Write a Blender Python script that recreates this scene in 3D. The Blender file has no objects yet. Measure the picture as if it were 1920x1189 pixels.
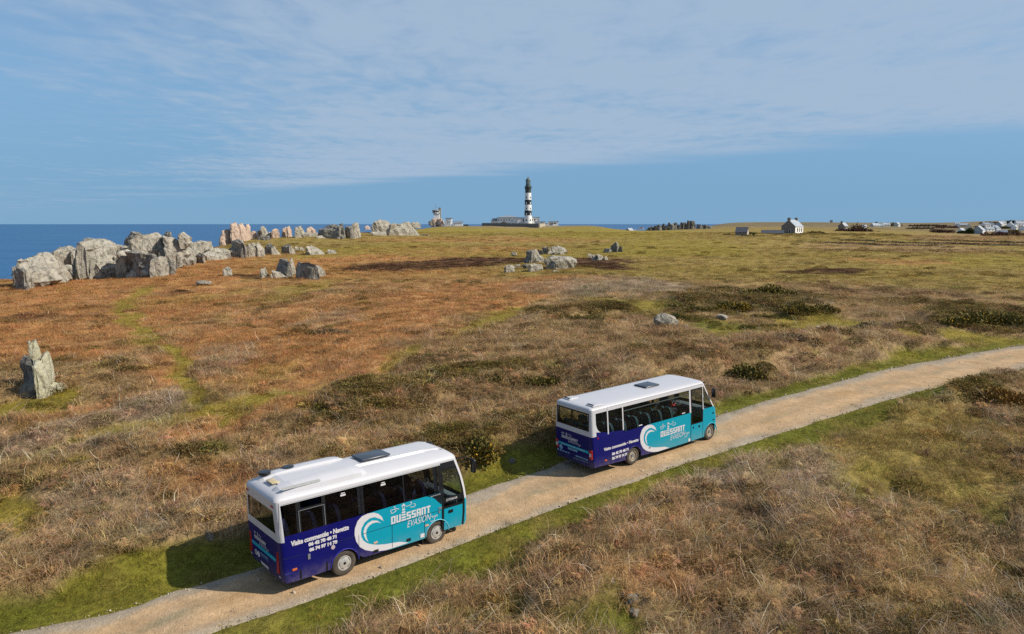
import bpy, bmesh, math, random
import numpy as np
from mathutils import Vector, Matrix, Euler
from mathutils.geometry import tessellate_polygon

scene = bpy.context.scene
COL = scene.collection
R = math.radians
random.seed(11)
RNG = np.random.default_rng(7)

# ---------------------------------------------------------------- camera
F, HC = 1350.0, 10.022            # focal length in photo pixels (1920 wide), eye height above the track
PITCH = math.atan2(175.0, F)
cam_data = bpy.data.cameras.new('camera')
cam_data.sensor_width = 36.0
cam_data.lens = F / 1920.0 * 36.0
cam_data.clip_start = 0.1
cam_data.clip_end = 120000.0
cam = bpy.data.objects.new('camera', cam_data)
COL.objects.link(cam)
cam.location = (0, 0, HC)
cam.rotation_euler = (math.pi / 2 - PITCH, 0, 0)
scene.camera = cam

# ---------------------------------------------------------------- sun and sky
SUN_EL = R(40)
SUN_DIR = Vector((math.cos(SUN_EL) * 0.985, -math.cos(SUN_EL) * 0.17, math.sin(SUN_EL)))
sun_data = bpy.data.lights.new('sun', 'SUN')
sun_data.energy = 3.6
sun_data.angle = R(0.6)
sun_data.color = (1.0, 0.93, 0.82)
sun = bpy.data.objects.new('sun', sun_data)
COL.objects.link(sun)
sun.rotation_euler = SUN_DIR.to_track_quat('Z', 'Y').to_euler()

world = bpy.data.worlds.new('World')
scene.world = world
world.use_nodes = True
wn, wl = world.node_tree.nodes, world.node_tree.links
wn.clear()


def N(tree, typ, **kw):
    n = tree.nodes.new(typ)
    for k, v in kw.items():
        setattr(n, k, v)
    return n


def math_node(tree, op, a, b=None, c=None, clamp=False):
    n = tree.nodes.new('ShaderNodeMath')
    n.operation = op
    n.use_clamp = clamp
    for i, v in enumerate((a, b, c)):
        if v is None:
            continue
        if isinstance(v, (int, float)):
            n.inputs[i].default_value = v
        else:
            tree.links.new(v, n.inputs[i])
    return n.outputs[0]


def mix_col(t, fac, a, b):
    mx = N(t, 'ShaderNodeMix', data_type='RGBA')
    for s, v in ((mx.inputs['Factor'], fac), (mx.inputs[6], a), (mx.inputs[7], b)):
        if isinstance(v, (tuple, list)):
            s.default_value = (*v, 1) if len(v) == 3 else v
        elif isinstance(v, (int, float)):
            s.default_value = v
        else:
            t.links.new(v, s)
    return mx.outputs[2]


def build_sky():
    t = world.node_tree
    out = N(t, 'ShaderNodeOutputWorld')
    bg = N(t, 'ShaderNodeBackground')
    sky = N(t, 'ShaderNodeTexSky')
    sky.sky_type = 'NISHITA'
    sky.sun_disc = False
    sky.sun_elevation = SUN_EL
    sky.sun_rotation = R(95)
    sky.altitude = 600
    sky.air_density = 1.0
    sky.dust_density = 0.3
    sky.ozone_density = 2.0
    hs = N(t, 'ShaderNodeHueSaturation')
    hs.inputs['Saturation'].default_value = SKY_SAT
    hs.inputs['Value'].default_value = SKY_VAL
    t.links.new(sky.outputs[0], hs.inputs['Color'])
    # a sheet of thin rippled altocumulus, one unit above the eye, ending along a straight front
    tc = N(t, 'ShaderNodeTexCoord')
    sp = N(t, 'ShaderNodeSeparateXYZ')
    t.links.new(tc.outputs['Generated'], sp.inputs[0])
    z = math_node(t, 'MAXIMUM', sp.outputs[2], 0.012)
    u = math_node(t, 'DIVIDE', sp.outputs[0], z)
    v = math_node(t, 'DIVIDE', sp.outputs[1], z)

    def noise(su, sv, scale, detail, rough, dist=0.0, off=0.0):
        c = N(t, 'ShaderNodeCombineXYZ')
        t.links.new(math_node(t, 'MULTIPLY', u, su), c.inputs[0])
        t.links.new(math_node(t, 'MULTIPLY', v, sv), c.inputs[1])
        c.inputs[2].default_value = off
        n = N(t, 'ShaderNodeTexNoise')
        n.inputs['Scale'].default_value = scale
        n.inputs['Detail'].default_value = detail
        n.inputs['Roughness'].default_value = rough
        n.inputs['Distortion'].default_value = dist
        t.links.new(c.outputs[0], n.inputs['Vector'])
        return n.outputs['Fac']

    def ramp(x, a, b):
        m = N(t, 'ShaderNodeMapRange')
        m.interpolation_type = 'SMOOTHSTEP'
        m.inputs['From Min'].default_value = a
        m.inputs['From Max'].default_value = b
        t.links.new(x, m.inputs['Value'])
        return m.outputs[0]

    big = noise(0.30, 0.42, 1.0, 3, 0.5, 0.6, 3.1)
    rip = noise(1.5, 3.0, 1.0, 4, 0.6, 0.8, 7.7)
    cell = noise(4.4, 2.5, 1.0, 4, 0.55, 0.5, 1.3)
    # distance to the straight front of the deck: 6.2 x + 5.5 y = 79.4 in the same unit
    e = math_node(t, 'ADD', math_node(t, 'MULTIPLY', u, 6.2 / 8.29), math_node(t, 'MULTIPLY', v, 5.5 / 8.29))
    e = math_node(t, 'SUBTRACT', 79.4 / 8.29, e)
    wob = math_node(t, 'MULTIPLY', math_node(t, 'SUBTRACT', big, 0.5), 3.0)
    front = ramp(math_node(t, 'ADD', e, wob), -0.5, 1.9)
    # thinner to the west (left), where the blue shows through
    thin = ramp(math_node(t, 'ADD', u, math_node(t, 'MULTIPLY', v, 0.35)), -2.6, 2.2)
    cov = math_node(t, 'ADD', math_node(t, 'MULTIPLY', rip, 0.22), math_node(t, 'MULTIPLY', cell, 0.78))
    cov = math_node(t, 'ADD', cov, math_node(t, 'MULTIPLY', math_node(t, 'SUBTRACT', big, 0.5), 0.9))
    cov = math_node(t, 'ADD', cov, math_node(t, 'MULTIPLY', math_node(t, 'SUBTRACT', thin, 0.6), 0.42))
    cov = ramp(cov, 0.18, 0.76)
    fac = math_node(t, 'MULTIPLY', math_node(t, 'MULTIPLY', cov, front), CLOUD_MAX, clamp=True)
    lowf = ramp(sp.outputs[2], 0.42, 0.02)
    clear = mix_col(t, math_node(t, 'MULTIPLY', lowf, .92), hs.outputs[0], LOW_COL)
    clear = mix_col(t, math_node(t, 'MULTIPLY', ramp(sp.outputs[2], 0.10, 0.0), .6), clear, (1.45, 2.75, 4.1))
    mix = N(t, 'ShaderNodeMix', data_type='RGBA')
    t.links.new(fac, mix.inputs['Factor'])
    t.links.new(clear, mix.inputs[6])
    mix.inputs[7].default_value = CLOUD_COL
    t.links.new(mix.outputs[2], bg.inputs['Color'])
    bg.inputs['Strength'].default_value = SKY_STR
    t.links.new(bg.outputs[0], out.inputs['Surface'])


SKY_STR, SKY_SAT, SKY_VAL = 0.10, 1.0, 0.9
CLOUD_MAX = 0.92
CLOUD_COL = (2.65, 3.5, 4.6, 1)
LOW_COL = (1.15, 2.5, 4.15)
build_sky()
scene.view_settings.view_transform = 'Standard'
scene.view_settings.look = 'None'
scene.view_settings.gamma = 1.0
scene.view_settings.use_curve_mapping = False
scene.view_settings.exposure = 0.5
scene.cycles.use_denoising = False
scene.cycles.max_bounces = 8
scene.cycles.transparent_max_bounces = 12

# ---------------------------------------------------------------- helpers


def tag(o, label=None, cat=None, group=None, kind=None):
    if label:
        o['label'] = label
    if cat:
        o['category'] = cat
    if group:
        o['group'] = group
    if kind:
        o['kind'] = kind
    return o


def empty(name, loc, rz=0.0, label=None, cat=None, group=None):
    o = bpy.data.objects.new(name, None)
    o.location = loc
    o.rotation_euler = (0, 0, rz)
    o.empty_display_size = 0.2
    COL.objects.link(o)
    return tag(o, label, cat, group)


def mesh_obj(name, verts, faces, mats, parent=None, mi=None, smooth=None):
    me = bpy.data.meshes.new(name)
    me.from_pydata([tuple(v) for v in verts], [], [tuple(f) for f in faces])
    if not isinstance(mats, (list, tuple)):
        mats = [mats]
    for m in mats:
        me.materials.append(m)
    if mi is not None:
        me.polygons.foreach_set('material_index', np.asarray(mi, dtype=np.int32))
    if smooth is not None:
        me.shade_smooth()
        if smooth < 180:
            me.set_sharp_from_angle(angle=R(smooth))
    me.update()
    o = bpy.data.objects.new(name, me)
    COL.objects.link(o)
    if parent:
        o.parent = parent
    return o


def mesh_np(name, verts, quads, mat, attrs=None):
    """fast mesh from numpy arrays (all faces with the same number of corners)"""
    me = bpy.data.meshes.new(name)
    nv, (nf, k) = len(verts), quads.shape
    me.vertices.add(nv)
    me.vertices.foreach_set('co', np.ascontiguousarray(verts, np.float32).ravel())
    me.loops.add(nf * k)
    me.loops.foreach_set('vertex_index', np.ascontiguousarray(quads, np.int32).ravel())
    me.polygons.add(nf)
    me.polygons.foreach_set('loop_start', np.arange(0, nf * k, k, dtype=np.int32))
    me.polygons.foreach_set('loop_total', np.full(nf, k, np.int32))
    me.update(calc_edges=True)
    me.materials.append(mat)
    for an, av in (attrs or {}).items():
        av = np.asarray(av, np.float32)
        if av.ndim == 2:
            a = me.attributes.new(an, 'FLOAT_COLOR', 'POINT')
            a.data.foreach_set('color', np.column_stack([av, np.ones(len(av))]).astype(np.float32).ravel())
        else:
            a = me.attributes.new(an, 'FLOAT', 'POINT')
            a.data.foreach_set('value', av)
    return me


class MB:
    """collects simple shapes into one mesh"""

    def __init__(self):
        self.v, self.f, self.m = [], [], []

    def add(self, vs, fs, m=0):
        b = len(self.v)
        self.v += [tuple(p) for p in vs]
        self.f += [tuple(i + b for i in f) for f in fs]
        self.m += [m] * len(fs)
        return self

    def box(self, x0, x1, y0, y1, z0, z1, m=0, mat=None):
        vs = [Vector((x, y, z)) for z in (z0, z1) for y in (y0, y1) for x in (x0, x1)]
        if mat is not None:
            vs = [mat @ p for p in vs]
        return self.add(vs, [(0, 2, 3, 1), (4, 5, 7, 6), (0, 1, 5, 4), (2, 6, 7, 3), (0, 4, 6, 2), (1, 3, 7, 5)], m)

    def tube(self, pts, rad, n=6, m=0):
        rings = []
        pts = [Vector(p) for p in pts]
        for i, p in enumerate(pts):
            d = (pts[min(i + 1, len(pts) - 1)] - pts[max(i - 1, 0)]).normalized()
            a = d.orthogonal().normalized()
            b = d.cross(a)
            r = rad[i] if isinstance(rad, (list, tuple)) else rad
            rings.append([p + a * math.cos(2 * math.pi * k / n) * r + b * math.sin(2 * math.pi * k / n) * r for k in range(n)])
        vs = [p for r_ in rings for p in r_]
        fs = []
        for i in range(len(rings) - 1):
            for k in range(n):
                k2 = (k + 1) % n
                fs.append((i * n + k, i * n + k2, (i + 1) * n + k2, (i + 1) * n + k))
        fs.append(tuple(range(n - 1, -1, -1)))
        fs.append(tuple((len(rings) - 1) * n + k for k in range(n)))
        return self.add(vs, fs, m)

    def lathe(self, prof, n=24, m=0, c=(0, 0), cap=True):
        """profile of (radius, z)"""
        vs, fs = [], []
        for r, z in prof:
            for k in range(n):
                a = 2 * math.pi * k / n
                vs.append((c[0] + r * math.cos(a), c[1] + r * math.sin(a), z))
        for i in range(len(prof) - 1):
            for k in range(n):
                k2 = (k + 1) % n
                fs.append((i * n + k, i * n + k2, (i + 1) * n + k2, (i + 1) * n + k))
        if cap:
            fs.append(tuple(range(n - 1, -1, -1)))
            fs.append(tuple((len(prof) - 1) * n + k for k in range(n)))
        return self.add(vs, fs, m)

    def build(self, name, mats, parent=None, smooth=None):
        return mesh_obj(name, self.v, self.f, mats, parent, self.m, smooth)


# ---------------------------------------------------------------- noise in numpy


def vnoise(x, y, seed=0):
    xi, yi = np.floor(x).astype(np.int64), np.floor(y).astype(np.int64)
    fx, fy = x - xi, y - yi
    fx, fy = fx * fx * (3 - 2 * fx), fy * fy * (3 - 2 * fy)

    def h(a, b):
        k = (a * 374761393 + b * 668265263 + seed * 974711) & 0xFFFFFFFF
        k = ((k ^ (k >> 13)) * 1274126177) & 0xFFFFFFFF
        k = ((k ^ (k >> 16)) * 2246822519) & 0xFFFFFFFF
        return ((k ^ (k >> 15)) & 0xFFFFFF) / float(0xFFFFFF)
    a, b, c, d = h(xi, yi), h(xi + 1, yi), h(xi, yi + 1), h(xi + 1, yi + 1)
    return (a + (b - a) * fx) * (1 - fy) + (c + (d - c) * fx) * fy


def fbm(x, y, seed=0, octs=4):
    s, a, t = 0.0, 1.0, 0.0
    for o in range(octs):
        s = s + a * vnoise(x * 2 ** o + o * 17.3, y * 2 ** o - o * 9.1, seed + o)
        t += a
        a *= 0.5
    return s / t


def sstep(a, b, x):
    t = np.clip((x - a) / (b - a), 0, 1)
    return t * t * (3 - 2 * t)


# ---------------------------------------------------------------- lie of the land (heights above the track, metres)
DK = [0.5, 18, 22, 26, 29, 32.5, 40, 50, 75, 100, 140, 200, 260, 320, 400, 550, 800, 1100, 1500, 2200, 3000, 4200]
NEAR = [0, 0, 0, .30, .48, .62, .85, 1.05]
COLS = {                       # compass columns, as positions across the photograph
    -900: [.6, .1, -2, -22, -34, -36, -36, -36, -36, -36, -36, -36, -36, -36],
    0: [.85, .6, -.4, -18, -32, -34, -36, -36, -36, -36, -36, -36, -36, -36],
    200: [1.1, 1.15, 1.4, -9, -30, -34, -36, -36, -36, -36, -36, -36, -36, -36],
    330: [1.25, 1.6, 2.8, 3.6, -14, -34, -36, -36, -36, -36, -36, -36, -36, -36],
    430: [1.35, 1.7, 2.7, 4.1, 4.9, -2, -26, -36, -36, -36, -36, -36, -36, -36],
    540: [1.45, 1.8, 2.5, 3.7, 4.9, 5.6, -4, -30, -36, -36, -36, -36, -36, -36],
    640: [1.45, 1.8, 2.5, 3.5, 4.5, 5.4, 5.2, -20, -36, -36, -36, -36, -36, -36],
    700: [1.45, 1.8, 2.4, 3.2, 4.0, 4.8, 5.8, 5, -18, -36, -36, -36, -36, -36],
    790: [1.45, 1.8, 2.4, 3.1, 3.7, 4.3, 5.1, 6.3, 7.2, -10, -36, -36, -36, -36],
    900: [1.45, 1.8, 2.4, 3.1, 3.7, 4.3, 5.0, 6.2, 7.9, 4, -30, -36, -36, -36],
    1010: [1.45, 1.8, 2.4, 3.1, 3.7, 4.2, 4.8, 5.3, 7.2, 3, -30, -36, -36, -36],
    1130: [1.45, 1.8, 2.4, 3.1, 3.8, 4.4, 5.2, 6.7, 9.3, 4, -30, -36, -36, -36],
    1200: [1.45, 1.8, 2.5, 3.2, 3.9, 4.5, 5.0, 5.2, -6, -30, -34, -36, -36, -36],
    1260: [1.45, 1.8, 2.5, 3.2, 3.9, 4.5, 5.1, 5.3, 3.0, -10, -20, -30, -36, -36],
    1350: [1.45, 1.8, 2.5, 3.2, 3.9, 4.4, 5.1, 6.2, 8.0, 9.8, 12.5, 14, 4, -36],
    1480: [1.45, 1.8, 2.5, 3.2, 3.9, 4.5, 5.2, 6.2, 8.0, 9.8, 13.0, 15, 6, -36],
    1640: [1.45, 1.8, 2.5, 3.2, 3.9, 4.4, 4.8, 5.0, 7.2, 9.2, 11.5, 13, 6, -36],
    1740: [1.45, 1.8, 2.5, 3.2, 3.9, 4.2, 4.1, 3.9, 6.4, 9.4, 10.8, 12, 6, -36],
    1800: [1.45, 1.8, 2.5, 3.2, 3.8, 4.0, 3.6, 1.6, 6.0, 10.5, 13, 14, 8, -36],
    1860: [1.45, 1.8, 2.5, 3.2, 3.8, 4.0, 3.4, 0.9, 5.6, 12.0, 16.0, 16, 8, -36],
    2000: [1.45, 1.8, 2.5, 3.2, 3.8, 4.0, 3.4, 1.2, 6.0, 13.0, 17.5, 18, 8, -36],
    3500: [1.45, 1.8, 2.5, 3.2, 3.9, 4.5, 5.2, 6.2, 8.0, 12.0, 15.0, 16, 8, -36],
}
QK = np.array([(c - 960) / 1361.0 for c in COLS])
TAB = np.array([NEAR + v for v in COLS.values()])
_q = np.linspace(QK[0], QK[-1], 420)
_l = np.linspace(math.log(DK[0]), math.log(DK[-1]), 420)
_t = np.array([np.interp(_l, np.log(DK), row) for row in TAB])
_t = np.array([np.interp(_q, QK, _t[:, j]) for j in range(len(_l))]).T
_k = np.exp(-0.5 * (np.arange(-7, 8) / 2.6) ** 2)
_k /= _k.sum()
for ax in (0, 1):
    _p = np.pad(_t, [(7, 7) if i == ax else (0, 0) for i in (0, 1)], mode='edge')
    _t = sum(w * np.take(_p, np.arange(i, i + _t.shape[ax]), axis=ax) for i, w in enumerate(_k))


def H0(x, y):
    """smooth ground height"""
    x, y = np.asarray(x, float), np.asarray(y, float)
    d = np.maximum(np.hypot(x, y), 0.6)
    q = np.tan(np.clip(np.arctan2(x, np.where(np.abs(y) < 1e-9, 1e-9, y)), -0.95, 0.95))
    # beyond the sides of the fan the outermost columns carry on
    dd = np.where(np.abs(np.arctan2(x, y)) < 0.95, np.maximum(y, 0.6), d * math.cos(0.95))
    fi = np.clip((q - _q[0]) / (_q[-1] - _q[0]) * 419, 0, 418.999)
    fj = np.clip((np.log(dd) - _l[0]) / (_l[-1] - _l[0]) * 419, 0, 418.999)
    i, j = fi.astype(int), fj.astype(int)
    a, b = fi - i, fj - j
    return (_t[i, j] * (1 - a) + _t[i + 1, j] * a) * (1 - b) + (_t[i, j + 1] * (1 - a) + _t[i + 1, j + 1] * a) * b


CP, SP = math.cos(PITCH), math.sin(PITCH)


def sight(px, py):
    a, b = (px - 960) / F, (594.5 - py) / F
    return np.array([a, CP + b * SP, -SP + b * CP])


def at(px, py, lift=0.0):
    """surveyed point: where the line of sight to a ground feature of the photograph meets the land"""
    d = sight(px, py)
    t0, t = 3.0, 3.0
    while t < 5000:
        p = d * t
        if HC + p[2] < float(H0(p[0], p[1])) + lift:
            break
        t0, t = t, t * 1.01 + 0.02
    for _ in range(30):
        tm = (t0 + t) / 2
        p = d * tm
        if HC + p[2] < float(H0(p[0], p[1])) + lift:
            t = tm
        else:
            t0 = tm
    p = d * t
    return Vector((p[0], p[1], HC + p[2]))


def far(px, dist, dz=0.0):
    """a point on the land at a given distance ahead"""
    x = (px - 960) / 1361.0 * dist
    return Vector((x, dist, float(H0(x, dist)) + dz))


def survey(x, y, z):
    """bearing numbers of a ground point, used to read the land-cover survey"""
    zz = z - HC
    d = np.maximum(y * CP - zz * SP, 0.05)
    u = y * SP + zz * CP
    return 960 + F * x / d, 594.5 - F * u / d


# ---------------------------------------------------------------- the track
LEFT_PX = [(-60, 1205), (50, 1184), (175, 1157), (310, 1117), (375, 1097), (470, 1070), (640, 1013), (790, 958), (879, 927),
           (960, 899), (1038, 871), (1150, 840), (1260, 806), (1348, 777), (1484, 738), (1637, 698), (1714, 681), (1791, 668), (1852, 657), (1920, 646)]
RIGHT_PX = [(330, 1212), (410, 1186), (480, 1160), (629, 1109), (768, 1058), (900, 1006), (1050, 951), (1196, 899), (1297, 866),
            (1370, 843), (1441, 820), (1607, 767), (1730, 732), (1830, 710), (1920, 691)]


def resample(pts, n):
    pts = np.array(pts)
    s = np.r_[0, np.cumsum(np.hypot(*np.diff(pts, axis=0).T))]
    t = np.linspace(0, s[-1], n)
    return np.column_stack([np.interp(t, s, pts[:, 0]), np.interp(t, s, pts[:, 1])])


def smooth_poly(p, it):
    for _ in range(it):
        q = p.copy()
        q[1:-1] = (p[:-2] + 2 * p[1:-1] + p[2:]) / 4
        p = q
    return p


def ground_line(px):
    p = np.array([list(at(*q))[:2] for q in px])
    a, b = p[0] - p[1], p[-1] - p[-2]
    a, b = a / np.hypot(*a), b / np.hypot(*b)
    turn = lambda v, g: np.array([v[0] * math.cos(g) - v[1] * math.sin(g), v[0] * math.sin(g) + v[1] * math.cos(g)])
    pre = [p[0] + a * k * 4 for k in range(12, 0, -1)]
    post, c = [], p[-1]
    for k in range(20):
        b = turn(b, -0.02)
        c = c + b * 5
        post.append(c)
    return np.array(pre + list(p) + post)


NR = 420
RL = smooth_poly(resample(ground_line(LEFT_PX), NR), 10)
RR = ground_line(RIGHT_PX)
RR = smooth_poly(resample(RR, NR), 10)
# pair each left point with the nearest right point
_ix = np.array([np.argmin(np.hypot(*(RR - p).T)) for p in RL])
RRP = smooth_poly(RR[_ix], 12)
CL = (RL + RRP) / 2
RW = np.hypot(*(RL - RRP).T) / 2


def road_dist(x, y):
    """distance outside the edge of the track (negative on it) and the side (+1 = left of travel)"""
    x, y = np.asarray(x, float).ravel(), np.asarray(y, float).ravel()
    out, side, along = np.full(x.shape, 1e9), np.ones(x.shape), np.zeros(x.shape)
    P = CL[::4]
    W = RW[::4]
    for k in range(len(P) - 1):
        a, b = P[k], P[k + 1]
        ab = b - a
        L2 = ab @ ab
        t = np.clip(((x - a[0]) * ab[0] + (y - a[1]) * ab[1]) / L2, 0, 1)
        dx, dy = x - a[0] - t * ab[0], y - a[1] - t * ab[1]
        d = np.hypot(dx, dy) - (W[k] * (1 - t) + W[k + 1] * t)
        m = d < out
        out[m] = d[m]
        side[m] = np.sign(ab[0] * dy - ab[1] * dx)[m]
    return out, side


# ---------------------------------------------------------------- land cover
TAN, ORANGE, MOSS, GREEN, DARK, STRAW, PEAT, MAUVE = range(8)
NT = 8
PALETTE = np.array([[.345, .222, .108], [.420, .212, .080], [.255, .198, .030], [.135, .135, .018], [.150, .108, .030], [.300, .212, .064],
                    [.115, .058, .034], [.330, .245, .155]])
# patches seen on the land: (x, y, half width, half height, slant, kind, strength)
PATCH = [
    (75, 764, 80, 14, -4, MOSS, 3.5), (120, 590, 330, 70, -6, ORANGE, 1.2), (330, 512, 130, 26, -6, ORANGE, 1.6), (560, 640, 330, 62, -14, ORANGE, 1.2), (870, 575, 210, 34, -10, ORANGE, 1.6),
    (60, 655, 190, 45, -4, ORANGE, 1.4), (420, 800, 160, 40, -10, ORANGE, .9), (380, 930, 120, 60, -10, ORANGE, 1.0), (640, 700, 160, 30, -10, ORANGE, 1.0),
    (150, 530, 150, 16, -6, ORANGE, 1.5), (200, 780, 160, 24, -10, ORANGE, .6),
    (180, 830, 220, 40, -12, MAUVE, .9), (300, 775, 90, 26, -16, MAUVE, 1.6), (420, 680, 90, 26, -12, MAUVE, 1.1), (1080, 540, 170, 18, -3, MAUVE, 1.3),
    (1230, 542, 60, 10, -3, MAUVE, 1.6), (250, 960, 190, 60, -14, MAUVE, .55), (150, 1010, 200, 50, -12, TAN, .7), (420, 960, 90, 40, -10, ORANGE, 1.2), (640, 605, 70, 22, -10, MAUVE, 1.3), (1080, 650, 180, 50, -12, TAN, 1.0),
    (1150, 640, 120, 30, -10, TAN, 1.2), (900, 660, 220, 40, -16, TAN, 1.2), (1400, 665, 250, 34, -8, TAN, 1.6), (1450, 950, 200, 70, -14, MAUVE, .5),
    (1250, 1060, 260, 80, -18, TAN, .8), (1600, 1080, 260, 90, -10, TAN, .8), (1650, 640, 60, 18, 5, MAUVE, 1.6), (1620, 555, 200, 18, 2, TAN, .8),
    (1720, 880, 230, 80, 16, STRAW, 1.6), (1800, 830, 170, 60, 10, STRAW, 1.5), (1620, 850, 130, 50, 0, STRAW, 1.3), (1250, 1120, 200, 30, -10, ORANGE, .5), (1350, 1000, 160, 40, -16, ORANGE, .35), (1750, 1100, 200, 60, 0, STRAW, .5), (1640, 930, 90, 30, 20, MOSS, .8),
    (820, 735, 230, 18, -6, DARK, 1.22), (700, 765, 110, 16, -6, DARK, 1.22), (800, 690, 60, 14, -14, DARK, 1.02), (1090, 592, 90, 13, -3, DARK, 1.50),
    (1320, 552, 56, 13, -4, DARK, 1.36), (1370, 580, 100, 14, 0, DARK, 0.95), (1490, 560, 80, 16, 3, DARK, 1.09), (1510, 590, 70, 14, 3, DARK, 0.82),
    (1850, 600, 110, 22, 2, DARK, 1.22), (1760, 572, 110, 7, 2, DARK, 0.82), (1390, 690, 45, 20, -4, DARK, 1.36), (860, 860, 60, 34, -6, DARK, 1.22), (1500, 650, 40, 16, 10, DARK, 0.82),
    (980, 810, 60, 24, -6, DARK, 0.68), (700, 800, 120, 12, -8, DARK, 0.61), (620, 622, 60, 10, -12, DARK, 0.95), (430, 865, 45, 12, -4, DARK, 1.09), (340, 940, 40, 18, -10, DARK, 0.68),
    (1840, 755, 90, 26, 8, DARK, 1.09), (1740, 930, 40, 22, 30, DARK, 0.95), (1150, 1100, 60, 22, 0, DARK, 0.54), (1230, 690, 60, 14, -8, DARK, 0.88), (655, 730, 26, 8, -6, PEAT, 1.6), (710, 705, 40, 10, -10, PEAT, 1.4),
    (1080, 1168, 150, 20, 0, GREEN, 1.6), (1160, 1158, 46, 24, 0, GREEN, 1.9), (900, 1140, 90, 20, -16, GREEN, .6), (1340, 618, 95, 17, 6, GREEN, 2.2), (1250, 590, 60, 8, 5, MOSS, 1.2), (1180, 568, 110, 10, 4, MOSS, 1.4),
    (1700, 632, 260, 16, 3, MOSS, 2.0), (1560, 612, 120, 11, 4, MOSS, 1.6), (1880, 640, 120, 12, -3, GREEN, .8), (400, 770, 60, 28, 30, MOSS, 1.4), (560, 745, 110, 16, -12, MOSS, 1.6),
    (50, 975, 60, 40, 0, MOSS, 1.8), (330, 795, 40, 8, -8, GREEN, 2.0), (120, 850, 60, 10, -14, GREEN, 1.1), (1200, 670, 150, 13, -13, GREEN, 1.3), (1080, 700, 80, 16, -10, GREEN, 1.6),
    (830, 650, 120, 9, -22, MOSS, 1.6), (930, 590, 60, 8, -10, GREEN, 1.4), (500, 700, 90, 14, -16, MOSS, .9), (1500, 760, 40, 8, 0, GREEN, .5),
    (370, 560, 120, 9, -8, MOSS, .9), (560, 548, 120, 12, -12, MOSS, 1.0), (260, 600, 20, 40, 4, MOSS, 1.4), (1620, 975, 60, 26, 30, GREEN, 1.2), (1560, 870, 70, 20, 25, GREEN, .9), (1780, 800, 60, 12, 15, GREEN, 1.0),
    (1860, 960, 80, 18, 35, GREEN, 1.1), (1700, 760, 60, 10, -12, GREEN, .8), (1490, 900, 30, 40, 20, MOSS, .8), (1700, 900, 200, 30, 20, MOSS, .6),
    (820, 497, 170, 9, -2, PEAT, 2.4), (860, 488, 70, 5, -2, PEAT, 1.6), (1100, 489, 70, 5, 3, PEAT, 2.0), (1130, 496, 60, 5, 4, PEAT, 2.0), (1560, 508, 60, 5, -2, PEAT, 1.6), (325, 552, 40, 5, -4, PEAT, 1.8), (110, 596, 66, 9, -2, PEAT, 1.6),
    (460, 520, 40, 4, -5, PEAT, 1.6), (1730, 555, 160, 5, 2, PEAT, 1.0), (1600, 548, 50, 5, 0, PEAT, 1.2), (1690, 492, 100, 5, 2, ORANGE, .6),
    (1250, 465, 150, 18, 0, MOSS, .9), (1130, 436, 160, 12, 0, MOSS, .8), (700, 470, 160, 12, -4, MOSS, .7), (1000, 475, 300, 8, 0, MOSS, .6), (1850, 490, 120, 10, 0, MOSS, .8), (880, 470, 200, 8, 0, ORANGE, .5), (900, 450, 250, 6, 0, ORANGE, .5),
    (640, 488, 120, 9, -4, ORANGE, 1.3), (1060, 527, 120, 10, 0, ORANGE, .8), (1700, 465, 200, 10, 2, TAN, .9), (1850, 450, 160, 10, 2, TAN, 1.0), (1650, 430, 400, 14, 0, DARK, 0.24), (850, 432, 120, 6, 0, MOSS, 1.0),
]
MOUNDS = [([(1130, 716), (1300, 692), (1450, 674), (1600, 656), (1695, 646)], 1.15, 2.6), ([(-40, 1120), (150, 1078), (300, 1030), (440, 985)], .45, 1.8), ([(560, 905), (800, 860), (900, 862), (1030, 828)], .7, 2.2),
          ([(1300, 1015), (1450, 935), (1560, 905)], .5, 2.2), ([(1640, 775), (1800, 742), (1930, 735)], .6, 2.0), ([(1100, 1090), (1400, 1020), (1650, 1010)], .55, 2.4), ([(1550, 880), (1700, 860), (1900, 900)], .4, 2.5),
          ([(200, 900), (330, 860), (470, 820)], .4, 2.5), ([(680, 760), (850, 735), (1000, 700)], .6, 2.5), ([(1020, 600), (1150, 590)], .7, 2.2), ([(1290, 572), (1400, 570), (1520, 590)], .8, 2.8), ([(1780, 605), (1920, 605)], .8, 2.6)]
PATHS = [([(258, 560), (262, 610), (285, 660), (325, 700), (380, 750), (430, 790)], 22, MOSS, 6.5), ([(0, 890), (130, 858), (250, 815), (330, 795), (420, 772), (520, 755), (640, 735)], 14, MOSS, 3.0),
         ([(650, 735), (720, 690), (850, 645), (960, 595), (1010, 575)], 9, MOSS, 2.4), ([(1330, 628), (1420, 628), (1560, 640), (1660, 655), (1740, 660)], 8, MOSS, 2.2),
         ([(1150, 580), (1290, 598), (1420, 618), (1560, 628)], 6, DARK, .9), ([(1620, 900), (1700, 950), (1800, 1000), (1900, 1060)], 16, GREEN, 1.0)]


def seg_dist(px, py, pts):
    out = np.full(px.shape, 1e9)
    for (ax, ay), (bx, by) in zip(pts[:-1], pts[1:]):
        t = np.clip(((px - ax) * (bx - ax) + (py - ay) * (by - ay)) / ((bx - ax) ** 2 + (by - ay) ** 2), 0, 1)
        out = np.minimum(out, np.hypot(px - ax - t * (bx - ax), py - ay - t * (by - ay)))
    return out


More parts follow.
